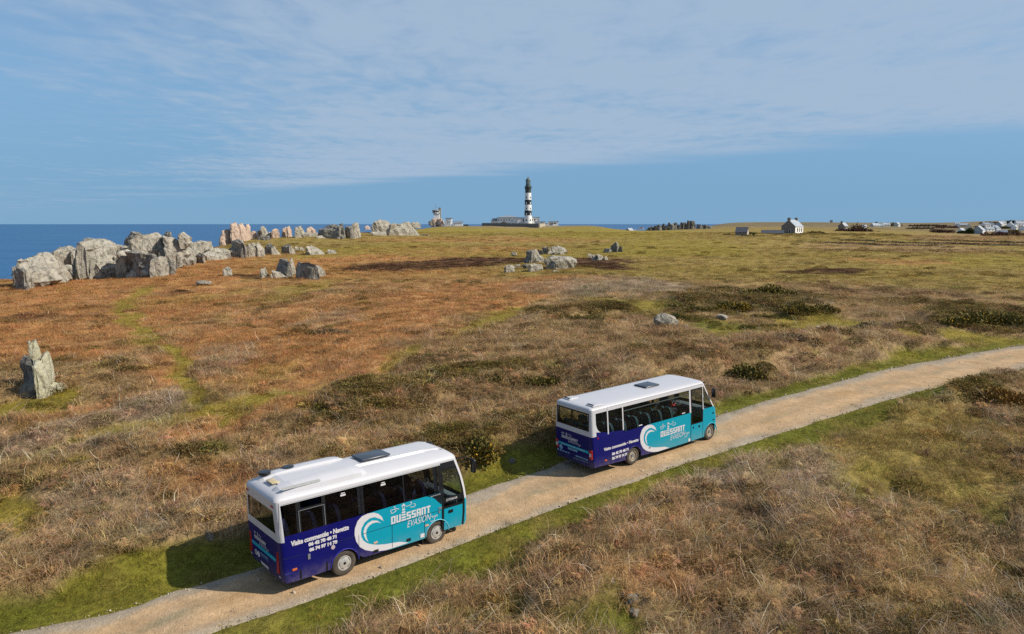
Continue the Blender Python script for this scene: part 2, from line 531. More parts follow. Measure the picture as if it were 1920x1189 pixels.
def cover(x, y):
    x, y = np.asarray(x, float).ravel(), np.asarray(y, float).ravel()
    d = np.hypot(x, y)
    z = H0(x, y)
    wx = x + (fbm(x / 3.0, y / 3.0, 21, 3) - .5) * (1.2 + .03 * d) + (fbm(x / 14, y / 14, 25, 2) - .5) * .06 * d
    wy = y + (fbm(x / 3.0, y / 3.0, 23, 3) - .5) * (1.6 + .05 * d) + (fbm(x / 14, y / 14, 27, 2) - .5) * .10 * d
    px, py = survey(wx, wy, z)
    W = np.zeros((len(x), NT))
    n1 = fbm(x / 9, y / 9, 31, 3)
    n2 = fbm(x / 2.2, y / 2.2, 33, 3)
    n3 = fbm(x / 25, y / 14, 35, 3)
    farw = sstep(85, 125, d)
    heath = sstep(1000, 820, px) * sstep(700, 640, py) * sstep(200, 150, d)
    W[:, TAN] = .55 * (1 - farw) + .14 * farw * sstep(.45, .7, n3)
    W[:, ORANGE] = .75 * heath + .10 * farw * sstep(.5, .7, n1)
    W[:, STRAW] = .62 * farw * (1 - .55 * heath) + .10
    W[:, MOSS] = .42 * farw * sstep(.46, .68, n1) + .9 * (1 - farw) * sstep(.60, .72, n2) * .6 + .10 * farw
    W[:, MAUVE] = .30 * (1 - farw) * sstep(.45, .65, n1)
    W[:, DARK] = .55 * sstep(.60, .74, fbm(x / 4, y / 4, 37, 3)) * (1 - farw) + .18 * farw * sstep(.56, .7, n2)
    front = (y > 6)
    for cx, cy, rx, ry, rot, k, s in PATCH:
        c, sn = math.cos(R(rot)), math.sin(R(rot))
        dx, dy = px - cx, py - cy
        e = np.sqrt(((dx * c + dy * sn) / rx) ** 2 + ((-dx * sn + dy * c) / ry) ** 2)
        W[:, k] += 1.5 * s * sstep(1.12, .72, e) * front
    for pts, wd, k, s in PATHS:
        e = seg_dist(px, py, pts) / wd
        W[:, k] += 1.6 * s * sstep(1.2, .7, e) * front
    rd, side = road_dist(x, y)
    vw = np.where(side > 0, 1.2, 1.9) + (n2 - .5) * 1.9 + (n1 - .5) * 1.2
    v = sstep(vw + .45, vw - .25, rd)
    W *= (1 - v)[:, None]
    W[:, GREEN] += 1.3 * v * (.75 + .5 * n1)
    W[:, STRAW] += .7 * v * sstep(.48, .70, fbm(x / 1.1, y / 1.1, 34, 2))
    W[:, MOSS] += .8 * v * sstep(.45, .65, n2)
    hill = sstep(520, 800, d)
    n4 = fbm(x / 60, y / 40, 39, 4)
    W[:, TAN] += hill * .9 * sstep(.45, .6, n4)
    W[:, DARK] += hill * 1.3 * sstep(.46, .60, fbm(x / 35, y / 35, 38, 3))
    W[:, MAUVE] += hill * .5
    W[:, DARK] *= .8
    W = W ** 1.35
    W /= W.sum(1, keepdims=True)
    return W, rd, z, d


_MW = [([np.array(at(*q)[:2]) for q in pts], h, w) for pts, h, w in MOUNDS]
TALL = np.array([.30, .16, .03, 0, .30, .10, .12, .30])      # how thick each cover stands, metres


def relief(x, y, W, rd, d):
    near = sstep(190, 60, d)
    off = sstep(.1, 2.2, rd)
    b = (fbm(x / 7, y / 7, 41, 3) - .5) * .7 + (fbm(x / 1.7, y / 1.7, 43, 2) - .5) * .42 * sstep(110, 40, d) + (fbm(x / .55, y / .55, 45, 2) - .5) * .20 * sstep(45, 20, d)
    bank = (W @ TALL) * sstep(.0, 1.4, rd)
    far_b = (fbm(x / 30, y / 30, 47, 3) - .5) * 1.0 * sstep(60, 200, d) * off
    mo = np.zeros(len(x))
    for pts, h, w in _MW:
        e = seg_dist(x, y, [tuple(q) for q in pts]) / w
        mo = np.maximum(mo, h * np.exp(-e ** 4) * (.55 + .9 * fbm(x / 2.5, y / 2.5, 49, 2)))
    return b * near * off + bank * near + far_b + mo * sstep(.3, 2.0, rd)



def lift(P):
    """height the rough ground stands above the smooth survey at a point"""
    W, rd, z, d = cover([P.x], [P.y])
    return float(relief(np.array([P.x]), np.array([P.y]), W, rd, d)[0])


# ---------------------------------------------------------------- materials


def new_mat(name):
    m = bpy.data.materials.new(name)
    m.use_nodes = True
    t = m.node_tree
    bs = t.nodes['Principled BSDF']
    return m, t, bs


def plain(name, col, rough=.5, metal=0., spec=.5, noise=None, bump=None, coat=0.):
    """a colour with optional grain: noise = (scale, amount), bump = (scale, strength)"""
    m, t, bs = new_mat(name)
    bs.inputs['Base Color'].default_value = (*col, 1)
    bs.inputs['Roughness'].default_value = rough
    bs.inputs['Metallic'].default_value = metal
    bs.inputs['Specular IOR Level'].default_value = spec
    bs.inputs['Coat Weight'].default_value = coat
    if noise or bump:
        tc = N(t, 'ShaderNodeTexCoord')
    if noise:
        nz = N(t, 'ShaderNodeTexNoise')
        nz.inputs['Scale'].default_value = noise[0]
        nz.inputs['Detail'].default_value = 5
        nz.inputs['Roughness'].default_value = .6
        t.links.new(tc.outputs['Object'], nz.inputs['Vector'])
        mr = N(t, 'ShaderNodeMapRange')
        mr.inputs['From Min'].default_value = .25
        mr.inputs['From Max'].default_value = .75
        mr.inputs['To Min'].default_value = 1 - noise[1]
        mr.inputs['To Max'].default_value = 1 + noise[1]
        t.links.new(nz.outputs['Fac'], mr.inputs['Value'])
        mx = N(t, 'ShaderNodeMix', data_type='RGBA', blend_type='MULTIPLY')
        mx.inputs['Factor'].default_value = 1
        mx.inputs[6].default_value = (*col, 1)
        t.links.new(mr.outputs[0], mx.inputs[7])
        t.links.new(mx.outputs[2], bs.inputs['Base Color'])
    if bump:
        nb = N(t, 'ShaderNodeTexNoise')
        nb.inputs['Scale'].default_value = bump[0]
        nb.inputs['Detail'].default_value = 6
        t.links.new(tc.outputs['Object'], nb.inputs['Vector'])
        bp = N(t, 'ShaderNodeBump')
        bp.inputs['Strength'].default_value = bump[1]
        t.links.new(nb.outputs['Fac'], bp.inputs['Height'])
        t.links.new(bp.outputs[0], bs.inputs['Normal'])
    return m


def noise_fac(t, vec, scale, detail, rough, lo, hi, a=0., b=1., dist=0.):
    nz = N(t, 'ShaderNodeTexNoise')
    nz.inputs['Scale'].default_value = scale
    nz.inputs['Detail'].default_value = detail
    nz.inputs['Roughness'].default_value = rough
    nz.inputs['Distortion'].default_value = dist
    t.links.new(vec, nz.inputs['Vector'])
    mr = N(t, 'ShaderNodeMapRange')
    for k, v in zip(('From Min', 'From Max', 'To Min', 'To Max'), (lo, hi, a, b)):
        mr.inputs[k].default_value = v
    t.links.new(nz.outputs['Fac'], mr.inputs['Value'])
    return mr.outputs[0]


def mul_col(t, col, fac):
    mx = N(t, 'ShaderNodeMix', data_type='RGBA', blend_type='MULTIPLY')
    mx.inputs['Factor'].default_value = 1
    t.links.new(col, mx.inputs[6])
    t.links.new(fac, mx.inputs[7])
    return mx.outputs[2]


def ground_material():
    m, t, bs = new_mat('heath_soil')
    at_ = N(t, 'ShaderNodeAttribute', attribute_name='cover')
    tc = N(t, 'ShaderNodeTexCoord')
    v = tc.outputs['Object']
    c = at_.outputs['Color']
    c = mul_col(t, c, noise_fac(t, v, 5.0, 4, .65, .3, .7, .62, 1.38))
    c = mul_col(t, c, noise_fac(t, v, .9, 4, .6, .3, .7, .75, 1.25))
    c = mul_col(t, c, noise_fac(t, v, .22, 3, .6, .3, .7, .78, 1.22))
    t.links.new(c, bs.inputs['Base Color'])
    bs.inputs['Roughness'].default_value = .95
    bs.inputs['Specular IOR Level'].default_value = .1
    nb = N(t, 'ShaderNodeTexNoise')
    nb.inputs['Scale'].default_value = 2.2
    nb.inputs['Detail'].default_value = 7
    nb.inputs['Roughness'].default_value = .7
    t.links.new(v, nb.inputs['Vector'])
    bp = N(t, 'ShaderNodeBump')
    bp.inputs['Strength'].default_value = .9
    bp.inputs['Distance'].default_value = .35
    t.links.new(nb.outputs['Fac'], bp.inputs['Height'])
    t.links.new(bp.outputs[0], bs.inputs['Normal'])
    return m


# ---------------------------------------------------------------- ground sheet: rings round the place, finest where the picture looks
def build_ground():
    fan = np.arcsin(np.linspace(-math.sin(0.78), math.sin(0.78), 680))
    side = np.linspace(0.78, 2 * math.pi - 0.78, 90)[1:-1]
    ang = np.r_[fan, side]
    rad = np.r_[[0.6, 2, 4.5, 7.5], np.geomspace(10, 4200, 640)]
    A, D = np.meshgrid(ang, rad)
    X, Y = D * np.sin(A), D * np.cos(A)
    x, y = X.ravel(), Y.ravel()
    W, rd, z0, d = cover(x, y)
    z = z0 + relief(x, y, W, rd, d) - .10 * sstep(.05, -.35, rd)
    colr = W @ PALETTE
    colr = colr * (1 - sstep(500, 900, d)[:, None] * np.array([.30, .24, .0]))   # greyer far heather, plus haze painted into the colour with distance
    # bare rock and cliff where the land falls to the sea
    cliff = sstep(-1.5, -7, z0)
    colr = colr * (1 - cliff)[:, None] + np.array([.22, .19, .15]) * cliff[:, None]
    z = z + cliff * (fbm(x / 9, y / 9, 51, 4) - .5) * 7
    na, nr = len(ang), len(rad)
    i = np.arange(nr - 1)[:, None] * na
    j = np.arange(na)[None, :]
    j2 = (j + 1) % na
    q = np.stack([i + j, i + j2, i + na + j2, i + na + j], -1).reshape(-1, 4)[:, ::-1]
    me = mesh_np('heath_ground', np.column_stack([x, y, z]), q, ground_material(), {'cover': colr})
    me.shade_smooth()
    o = bpy.data.objects.new('heath_ground', me)
    COL.objects.link(o)
    tag(o, kind='structure')


build_ground()


def build_sea():
    m, t, bs = new_mat('sea_water')
    tc = N(t, 'ShaderNodeTexCoord')
    mp = N(t, 'ShaderNodeMapping')
    mp.inputs['Scale'].default_value = (.35, 1.0, 1)
    t.links.new(tc.outputs['Object'], mp.inputs['Vector'])
    v = mp.outputs[0]
    f = noise_fac(t, v, .012, 5, .65, .35, .7, 0, 1)
    c = mix_col(t, f, (.006, .075, .195), (.012, .105, .25))
    foam = noise_fac(t, v, .045, 6, .7, .655, .74, 0, 1)
    c = mix_col(t, math_node(t, 'MULTIPLY', foam, .5), c, (.5, .55, .6))
    t.links.new(c, bs.inputs['Base Color'])
    bs.inputs['Roughness'].default_value = .35
    bs.inputs['Specular IOR Level'].default_value = .12
    nb = N(t, 'ShaderNodeTexNoise')
    nb.inputs['Scale'].default_value = .06
    nb.inputs['Detail'].default_value = 6
    t.links.new(v, nb.inputs['Vector'])
    bp = N(t, 'ShaderNodeBump')
    bp.inputs['Strength'].default_value = .8
    bp.inputs['Distance'].default_value = 3.0
    t.links.new(nb.outputs['Fac'], bp.inputs['Height'])
    t.links.new(bp.outputs[0], bs.inputs['Normal'])
    b = MB()
    b.lathe([(3, -28), (900, -28), (6000, -28), (60000, -28)], 96, cap=False)
    o = b.build('sea', m)
    tag(o, kind='structure')


build_sea()


def build_road():
    m, t, bs = new_mat('stony_track')
    tc = N(t, 'ShaderNodeTexCoord')
    v = tc.outputs['Object']
    ac = N(t, 'ShaderNodeAttribute', attribute_name='across')
    a = ac.outputs['Fac']
    # a = 0 left edge .. 1 right edge; grey chippings at the margins, ochre earth where wheels run
    warp = math_node(t, 'ADD', a, noise_fac(t, v, .35, 4, .6, .2, .8, -.16, .16))
    edge = math_node(t, 'ABSOLUTE', math_node(t, 'SUBTRACT', warp, .56))
    mr = N(t, 'ShaderNodeMapRange')
    mr.interpolation_type = 'SMOOTHSTEP'
    mr.inputs['From Min'].default_value = .20
    mr.inputs['From Max'].default_value = .46
    t.links.new(edge, mr.inputs['Value'])
    c = mix_col(t, noise_fac(t, v, .5, 4, .6, .35, .65), (.41, .260, .130), (.40, .280, .168))
    c = mix_col(t, math_node(t, 'MULTIPLY', mr.outputs[0], .85), c, (.30, .256, .195))
    for cen in (.30, .73):
        band = N(t, 'ShaderNodeMapRange')
        band.interpolation_type = 'SMOOTHSTEP'
        band.inputs['From Min'].default_value = .14
        band.inputs['From Max'].default_value = .03
        t.links.new(math_node(t, 'ABSOLUTE', math_node(t, 'SUBTRACT', warp, cen)), band.inputs['Value'])
        c = mix_col(t, math_node(t, 'MULTIPLY', band.outputs[0], .75), c, (.45, .305, .172))
    mid = N(t, 'ShaderNodeMapRange')
    mid.interpolation_type = 'SMOOTHSTEP'
    mid.inputs['From Min'].default_value = .10
    mid.inputs['From Max'].default_value = .02
    t.links.new(math_node(t, 'ABSOLUTE', math_node(t, 'SUBTRACT', warp, .52)), mid.inputs['Value'])
    c = mix_col(t, math_node(t, 'MULTIPLY', mid.outputs[0], noise_fac(t, v, .6, 4, .6, .4, .7, 0, 1)), c, (.28, .225, .135))
    vo = N(t, 'ShaderNodeTexVoronoi')
    vo.inputs['Scale'].default_value = 22
    t.links.new(v, vo.inputs['Vector'])
    sp = N(t, 'ShaderNodeMapRange')
    sp.inputs['To Min'].default_value = .88
    sp.inputs['To Max'].default_value = 1.12
    se = N(t, 'ShaderNodeSeparateColor')
    t.links.new(vo.outputs['Color'], se.inputs[0])
    t.links.new(se.outputs[0], sp.inputs['Value'])
    c = mul_col(t, c, sp.outputs[0])
    c = mul_col(t, c, noise_fac(t, v, 4, 6, .75, .3, .7, .82, 1.18))
    c = mul_col(t, c, noise_fac(t, v, 1.1, 4, .6, .3, .7, .85, 1.15))
    t.links.new(c, bs.inputs['Base Color'])
    bs.inputs['Roughness'].default_value = .95
    bs.inputs['Specular IOR Level'].default_value = .15
    bp = N(t, 'ShaderNodeBump')
    bp.inputs['Strength'].default_value = .35
    bp.inputs['Distance'].default_value = .03
    t.links.new(vo.outputs['Distance'], bp.inputs['Height'])
    t.links.new(bp.outputs[0], bs.inputs['Normal'])
    nc = 19
    V, AC = [], []
    cc = np.linspace(0, 1, nc)
    L = resample(CL, 1200)
    wd = np.interp(np.linspace(0, 1, 1200), np.linspace(0, 1, NR), RW)
    T = np.gradient(L, axis=0)
    T /= np.hypot(*T.T)[:, None]
    Nn = np.column_stack([-T[:, 1], T[:, 0]])
    s = np.arange(1200) * .2
    jl = (fbm(s / 2.2, s * 0, 61, 4) - .5) * .45 + .05
    jr = (fbm(s / 2.2, s * 0 + 9, 63, 4) - .5) * .4 + .05
    for k, u in enumerate(cc):
        off = (wd + np.where(u < .5, jl, jr)) * (1 - 2 * u)
        P = L + Nn * off[:, None]
        rut = -.03 * (np.exp(-((u - .3) / .07) ** 2) + np.exp(-((u - .74) / .07) ** 2))
        dz = .012 + .04 * (1 - (2 * u - 1) ** 2) + rut + (fbm(P[:, 0] / .8, P[:, 1] / .8, 65, 3) - .5) * .05 - (.05 if k in (0, nc - 1) else 0)
        V.append(np.column_stack([P, H0(P[:, 0], P[:, 1]) + dz]))
        AC.append(np.full(1200, u))
    V = np.stack(V, 1).reshape(-1, 3)
    AC = np.stack(AC, 1).ravel()
    i = np.arange(1199)[:, None] * nc
    j = np.arange(nc - 1)[None, :]
    q = np.stack([i + j, i + j + 1, i + nc + j + 1, i + nc + j], -1).reshape(-1, 4)[:, ::-1]
    me = mesh_np('gravel_road', V, q[:, ::-1], m, {'across': AC})
    me.shade_smooth()
    o = bpy.data.objects.new('gravel_road', me)
    COL.objects.link(o)
    tag(o, kind='structure')


build_road()

# ---------------------------------------------------------------- ground cover: clump shapes, then their scatter


def veg_material(name, rough=.85, trans=.25):
    m, t, bs = new_mat(name)
    ic = N(t, 'ShaderNodeAttribute', attribute_name='tone', attribute_type='INSTANCER')
    vc = N(t, 'ShaderNodeAttribute', attribute_name='blade')
    c = mul_col(t, ic.outputs['Color'], vc.outputs['Color'])
    t.links.new(c, bs.inputs['Base Color'])
    bs.inputs['Roughness'].default_value = rough
    bs.inputs['Specular IOR Level'].default_value = .15
    tr = N(t, 'ShaderNodeBsdfTranslucent')
    t.links.new(c, tr.inputs['Color'])
    mx = N(t, 'ShaderNodeMixShader')
    mx.inputs[0].default_value = trans
    t.links.new(bs.outputs[0], mx.inputs[1])
    t.links.new(tr.outputs[0], mx.inputs[2])
    t.links.new(mx.outputs[0], t.nodes['Material Output'].inputs['Surface'])
    return m


VEG = veg_material('dry_stems')
VEG_SOFT = veg_material('soft_blades', .8, .35)


def blades(name, n, rad, hgt, width, bend, segs, seed, mat, lean=(0, 0), tint=.35, pale=0.0, side_w=.0, jit=.25):
    """a clump of n bent ribbons, each with its own tone"""
    g = np.random.default_rng(seed)
    V, Q, T = [], [], []
    for k in range(n):
        r = rad * math.sqrt(g.random())
        a = g.random() * 6.283
        p = np.array([r * math.cos(a), r * math.sin(a), -.04])
        h = hgt * (.45 + .75 * g.random())
        az = g.random() * 6.283
        dirv = np.array([math.cos(az), math.sin(az)]) * bend * (.4 + .9 * g.random()) + np.array(lean) * (.5 + g.random())
        w = width * (.6 + .8 * g.random())
        sd = np.array([-dirv[1], dirv[0], 0.0])
        sd = sd / (np.linalg.norm(sd) + 1e-6)
        sd = sd + np.array([0, 0, g.normal() * .5])
        sd /= np.linalg.norm(sd)
        base = len(V)
        kink = g.normal(size=3) * h * jit * .3
        for s in range(segs + 1):
            u = s / segs
            c = p + np.array([dirv[0] * h * u ** 1.7, dirv[1] * h * u ** 1.7, h * (u - .42 * min(1, np.hypot(*dirv)) * u * u)]) + kink * math.sin(u * 3.1)
            ww = w * (1 - .75 * u)
            V += [c - sd * ww / 2, c + sd * ww / 2]
        tone = (1 - tint) + 2 * tint * g.random()
        if g.random() < pale:
            tone *= 1.55
        hue = 1 + g.normal(size=3) * .05
        T += [tone * hue] * (2 * segs + 2)
        for s in range(segs):
            b = base + 2 * s
            Q.append((b, b + 1, b + 3, b + 2))
    me = mesh_np(name, np.array(V), np.array(Q), mat, {'blade': np.array(T)})
    return bpy.data.objects.new(name, me)


def bushlet(name, n, rad, hgt, leaf, seed, mat, tint=.4):
    """a low cushion of small leafy sprays"""
    g = np.random.default_rng(seed)
    V, Q, T = [], [], []
    for k in range(n):
        d = g.normal(size=3)
        d /= np.linalg.norm(d)
        d[2] = abs(d[2])
        rr = (.55 + .5 * g.random())
        c = np.array([d[0] * rad * rr, d[1] * rad * rr, d[2] * hgt * rr])
        up = d * .8 + g.normal(size=3) * .5
        up /= np.linalg.norm(up)
        sd = np.cross(up, g.normal(size=3))
        sd /= np.linalg.norm(sd)
        L = leaf * (.6 + .8 * g.random())
        b = len(V)
        V += [c - sd * L * .22, c + sd * L * .22, c + up * L + sd * L * .10, c + up * L - sd * L * .10]
        Q.append((b, b + 1, b + 2, b + 3))
        T += [((1 - tint) + 2 * tint * g.random()) * (1 + g.normal(size=3) * .06)] * 4
    me = mesh_np(name, np.array(V), np.array(Q), mat, {'blade': np.array(T)})
    return bpy.data.objects.new(name, me)




def pebble(name, seed):
    g = np.random.default_rng(seed)
    V = np.array([[1, 0, 0], [-1, 0, 0], [0, 1, 0], [0, -1, 0], [0, 0, 1], [0, 0, -1.0]]) * (.8 + .5 * g.random((6, 1)))
    Fc = np.array([[0, 2, 4], [2, 1, 4], [1, 3, 4], [3, 0, 4], [2, 0, 5], [1, 2, 5], [3, 1, 5], [0, 3, 5]])
    return bpy.data.objects.new(name, mesh_np(name, V, Fc, VEG_STONE, {'blade': np.ones((6, 3))}))


def frond(name, seed):
    """dead bracken fronds: a curved rib with pairs of leaflets"""
    g = np.random.default_rng(seed)
    V, Q, T = [], [], []
    for f in range(5):
        a = g.random() * 6.283
        L = .16 + .16 * g.random()
        dr = np.array([math.cos(a), math.sin(a), 0])
        sd = np.array([-dr[1], dr[0], 0])
        tone = .65 + .7 * g.random()
        for k in range(9):
            u = .12 + .88 * k / 9
            c = dr * L * u + np.array([0, 0, .06 + .12 * math.sin(u * 2.6) - .05 * u])
            w = L * .42 * (1 - u) + .02
            for s in (-1, 1):
                tip = c + sd * s * w * (.7 + .5 * g.random()) + dr * w * .35 + np.array([0, 0, g.normal() * .04 - .03])
                h = .016
                b = len(V)
                V += [c - dr * h * .5, c + dr * h * .5, tip + dr * h * .2, tip - dr * h * .2]
                Q.append((b, b + 1, b + 2, b + 3))
                T += [tone * (1 + g.normal(size=3) * .08)] * 4
    return bpy.data.objects.new(name, mesh_np(name, np.array(V), np.array(Q), VEG, {'blade': np.array(T)}))


VEG_STONE = veg_material('chipping_stone', .9, 0.)
KITS = {
    'frond': [frond('frond_clump', 600 + k) for k in range(3)],
    'pebble': [pebble('chipping', 1), pebble('chipping', 2)],
    'bracken': [blades('bracken_clump', 60, .42, .42, .013, .95, 4, 100 + k, VEG, (.45, .10), .38, .16) for k in range(5)],
    'heath_grass': [blades('heath_clump', 80, .34, .26, .012, .55, 3, 200 + k, VEG, (.25, .05), .32, .08) for k in range(4)],
    'short_grass': [blades('grass_clump', 80, .32, .085, .013, .6, 2, 300 + k, VEG_SOFT, (0, 0), .35, .05) for k in range(4)],
    'heather': [bushlet('heather_clump', 300, .42, .26, .07, 400 + k, VEG) for k in range(4)],
    'tall_stem': [blades('stem_clump', 5, .25, .80, .015, .85, 6, 500 + k, VEG, (.5, .15), .25, .5) for k in range(4)],
}


def scatter(name, kit, xyz, rot, scl, tone, idx):
    kc = bpy.data.collections.new(name + '_shapes')
    for o in KITS[kit]:
        kc.objects.link(o)
    n = len(xyz)
    me = bpy.data.meshes.new(name)
    me.vertices.add(n)
    me.vertices.foreach_set('co', xyz.astype(np.float32).ravel())
    for an, ty, key, av in (('turn', 'FLOAT_VECTOR', 'vector', rot), ('size', 'FLOAT_VECTOR', 'vector', scl),
                            ('tone', 'FLOAT_COLOR', 'color', np.column_stack([tone, np.ones(n)])), ('pick', 'INT', 'value', idx)):
        a = me.attributes.new(an, ty, 'POINT')
        a.data.foreach_set(key, np.asarray(av, np.int32 if ty == 'INT' else np.float32).ravel())
    me.materials.append(VEG)
    o = bpy.data.objects.new(name, me)
    COL.objects.link(o)
    tag(o, kind='stuff')
    ng = bpy.data.node_groups.new(name + '_spread', 'GeometryNodeTree')
    ng.interface.new_socket('Geometry', in_out='INPUT', socket_type='NodeSocketGeometry')
    ng.interface.new_socket('Geometry', in_out='OUTPUT', socket_type='NodeSocketGeometry')
    gi, go = ng.nodes.new('NodeGroupInput'), ng.nodes.new('NodeGroupOutput')
    ip = ng.nodes.new('GeometryNodeInstanceOnPoints')
    ci = ng.nodes.new('GeometryNodeCollectionInfo')
    ci.inputs['Collection'].default_value = kc
    ci.inputs['Separate Children'].default_value = True
    ci.inputs['Reset Children'].default_value = True
    ip.inputs['Pick Instance'].default_value = True

    def named(nm, ty):
        q = ng.nodes.new('GeometryNodeInputNamedAttribute')
        q.data_type = ty
        q.inputs['Name'].default_value = nm
        return q.outputs['Attribute']
    ng.links.new(gi.outputs[0], ip.inputs['Points'])
    ng.links.new(ci.outputs[0], ip.inputs['Instance'])
    ng.links.new(named('pick', 'INT'), ip.inputs['Instance Index'])
    ng.links.new(named('turn', 'FLOAT_VECTOR'), ip.inputs['Rotation'])
    ng.links.new(named('size', 'FLOAT_VECTOR'), ip.inputs['Scale'])
    ng.links.new(ip.outputs[0], go.inputs[0])
    md = o.modifiers.new('spread', 'NODES')
    md.node_group = ng
    return o


def sow():
    g = np.random.default_rng(3)
    X, Y = [], []
    # (from, to, clumps per square metre, half angle)
    for d0, d1, rho, ha in ((7.5, 16, 9, .80), (16, 26, 11, .72), (26, 40, 8.5, .68), (40, 60, 5, .66), (60, 90, 2.6, .66), (90, 140, 1.1, .66), (140, 220, .42, .66), (220, 420, .13, .66)):
        n = int((d1 * d1 - d0 * d0) * ha * rho)
        dd = np.sqrt(g.random(n) * (d1 * d1 - d0 * d0) + d0 * d0)
        aa = (g.random(n) * 2 - 1) * ha
        X.append(dd * np.sin(aa))
        Y.append(dd * np.cos(aa))
    x, y = np.concatenate(X), np.concatenate(Y)
    W, rd, z0, d = cover(x, y)
    keep = (rd > -.06 - .22 * g.random(len(x)) ** 3) & (z0 > -3)
    x, y, W, rd, z0, d = (q[keep] for q in (x, y, W, rd, z0, d))
    z = z0 + relief(x, y, W, rd, d)
    cum = np.cumsum(W, 1)
    k = (g.random(len(x))[:, None] > cum).sum(1).clip(0, NT - 1)
    lone = g.random(len(x))
    k = np.where((k == TAN) & (lone < .07) & (rd > .5), DARK, k)
    k = np.where((k == TAN) & (lone > .91), MOSS, k)
    k = np.where((k == GREEN) & (lone < .10), STRAW, k)
    tone = .5 * PALETTE[k] + .5 * (W @ PALETTE)
    jit = (.62 + .76 * g.random(len(x)))[:, None] * (1 + g.normal(size=(len(x), 3)) * .06)
    jit = jit * (.55 + .9 * fbm(x / 1.3, y / 1.3, 71, 2))[:, None]
    tone = np.clip(tone * jit * 1.05, 0, .8)
    rz = g.normal(.35, 1.0, len(x))
    grow = np.interp(d, [0, 20, 40, 90, 200, 420], [.8, .95, 1.2, 1.9, 3.2, 5.0])
    high = np.interp(d, [0, 20, 60, 150, 420], [1.0, 1.0, 1.05, 1.25, 1.6])
    kind_of = {TAN: 'bracken', MAUVE: 'bracken', ORANGE: 'heath_grass', STRAW: 'heath_grass', MOSS: 'short_grass', GREEN: 'short_grass', DARK: 'heather', PEAT: 'heather'}
    names = np.array([kind_of[i] for i in range(NT)])[k]
    for kit in ('bracken', 'heath_grass', 'short_grass', 'heather'):
        s = names == kit
        n = s.sum()
        j = .7 + .6 * g.random(n)
        hz = high[s] * j
        kk = k[s]
        hz = hz * np.where(kk == STRAW, .8, 1) * np.where(kk == PEAT, .4, 1) * np.where(kk == MOSS, 1.25, 1)
        # low right beside the track
        hz = hz * np.interp(rd[s], [-.3, .1, .8, 1.6], [.35, .6, .85, 1.0])
        scl = np.column_stack([grow[s] * j, grow[s] * j, hz])
        rot = np.column_stack([g.normal(0, .10, n), g.normal(0, .10, n), rz[s]])
        scatter(kit, kit, np.column_stack([x[s], y[s], z[s] - .02]), rot, scl, tone[s], g.integers(0, len(KITS[kit]), n))
    # single long stems standing out of the bracken
    s = (names == 'bracken') & (d < 75) & (g.random(len(x)) < np.interp(d, [15, 30, 45], [.42, .3, .15])) & (rd > .8)
    n = s.sum()
    j = .7 + .5 * g.random(n)
    scatter('dead_stems', 'tall_stem', np.column_stack([x[s], y[s], z[s]]), np.column_stack([g.normal(0, .15, n), g.normal(0, .15, n), rz[s]]),
            np.column_stack([j, j, j * .8]) * np.interp(d[s], [0, 25, 75], [.9, 1, 1.5])[:, None], np.clip((.5 * tone[s] + .5 * tone[s].mean(1, keepdims=True)) * 1.38, 0, .8), g.integers(0, 4, n))

    # broken dead fronds lying in the bracken
    s = (names == 'bracken') & (d < 50) & (g.random(len(x)) < .35) & (rd > .8)
    n = s.sum()
    j = .8 + .6 * g.random(n)
    scatter('dead_fronds', 'frond', np.column_stack([x[s] + g.normal(0, .2, n), y[s] + g.normal(0, .2, n), z[s] + .05]), np.column_stack([g.normal(0, .2, n), g.normal(0, .2, n), g.random(n) * 6.28]),
            np.column_stack([j, j, j]) * np.interp(d[s], [0, 25, 60], [.9, 1, 1.5])[:, None], np.clip(tone[s] * np.array([1.04, .97, .92]), 0, .8), g.integers(0, 3, n))
    # loose chippings, thickest along the margins of the track
    n = 9000
    k = g.integers(0, NR - 1, n)
    side = np.where(g.random(n) < .6, 1, -1)
    u = np.where(g.random(n) < .62, 1 - np.abs(g.normal(0, .16, n)), g.random(n) * 2 - 1) * side
    T = np.gradient(CL, axis=0)
    T /= np.hypot(*T.T)[:, None]
    P = CL[k] + (CL[k + 1] - CL[k]) * g.random(n)[:, None] + np.column_stack([-T[k, 1], T[k, 0]]) * (u * RW[k] * 1.03)[:, None]
    m = (np.hypot(*P.T) < 75) & (P[:, 1] > 4)
    P, n = P[m], int(m.sum())
    zz = H0(P[:, 0], P[:, 1]) + .02
    sz = .018 * np.exp(g.normal(0, .5, n)) * np.interp(np.hypot(*P.T), [0, 25, 75], [1, 1.1, 1.8])
    ton = np.array([.42, .35, .26]) * (.6 + .8 * g.random(n))[:, None]
    scatter('chippings', 'pebble', np.column_stack([P, zz]), g.random((n, 3)) * 6, np.column_stack([sz, sz * .8, sz * .6]), ton, g.integers(0, 2, n))


sow()

# ---------------------------------------------------------------- rocks


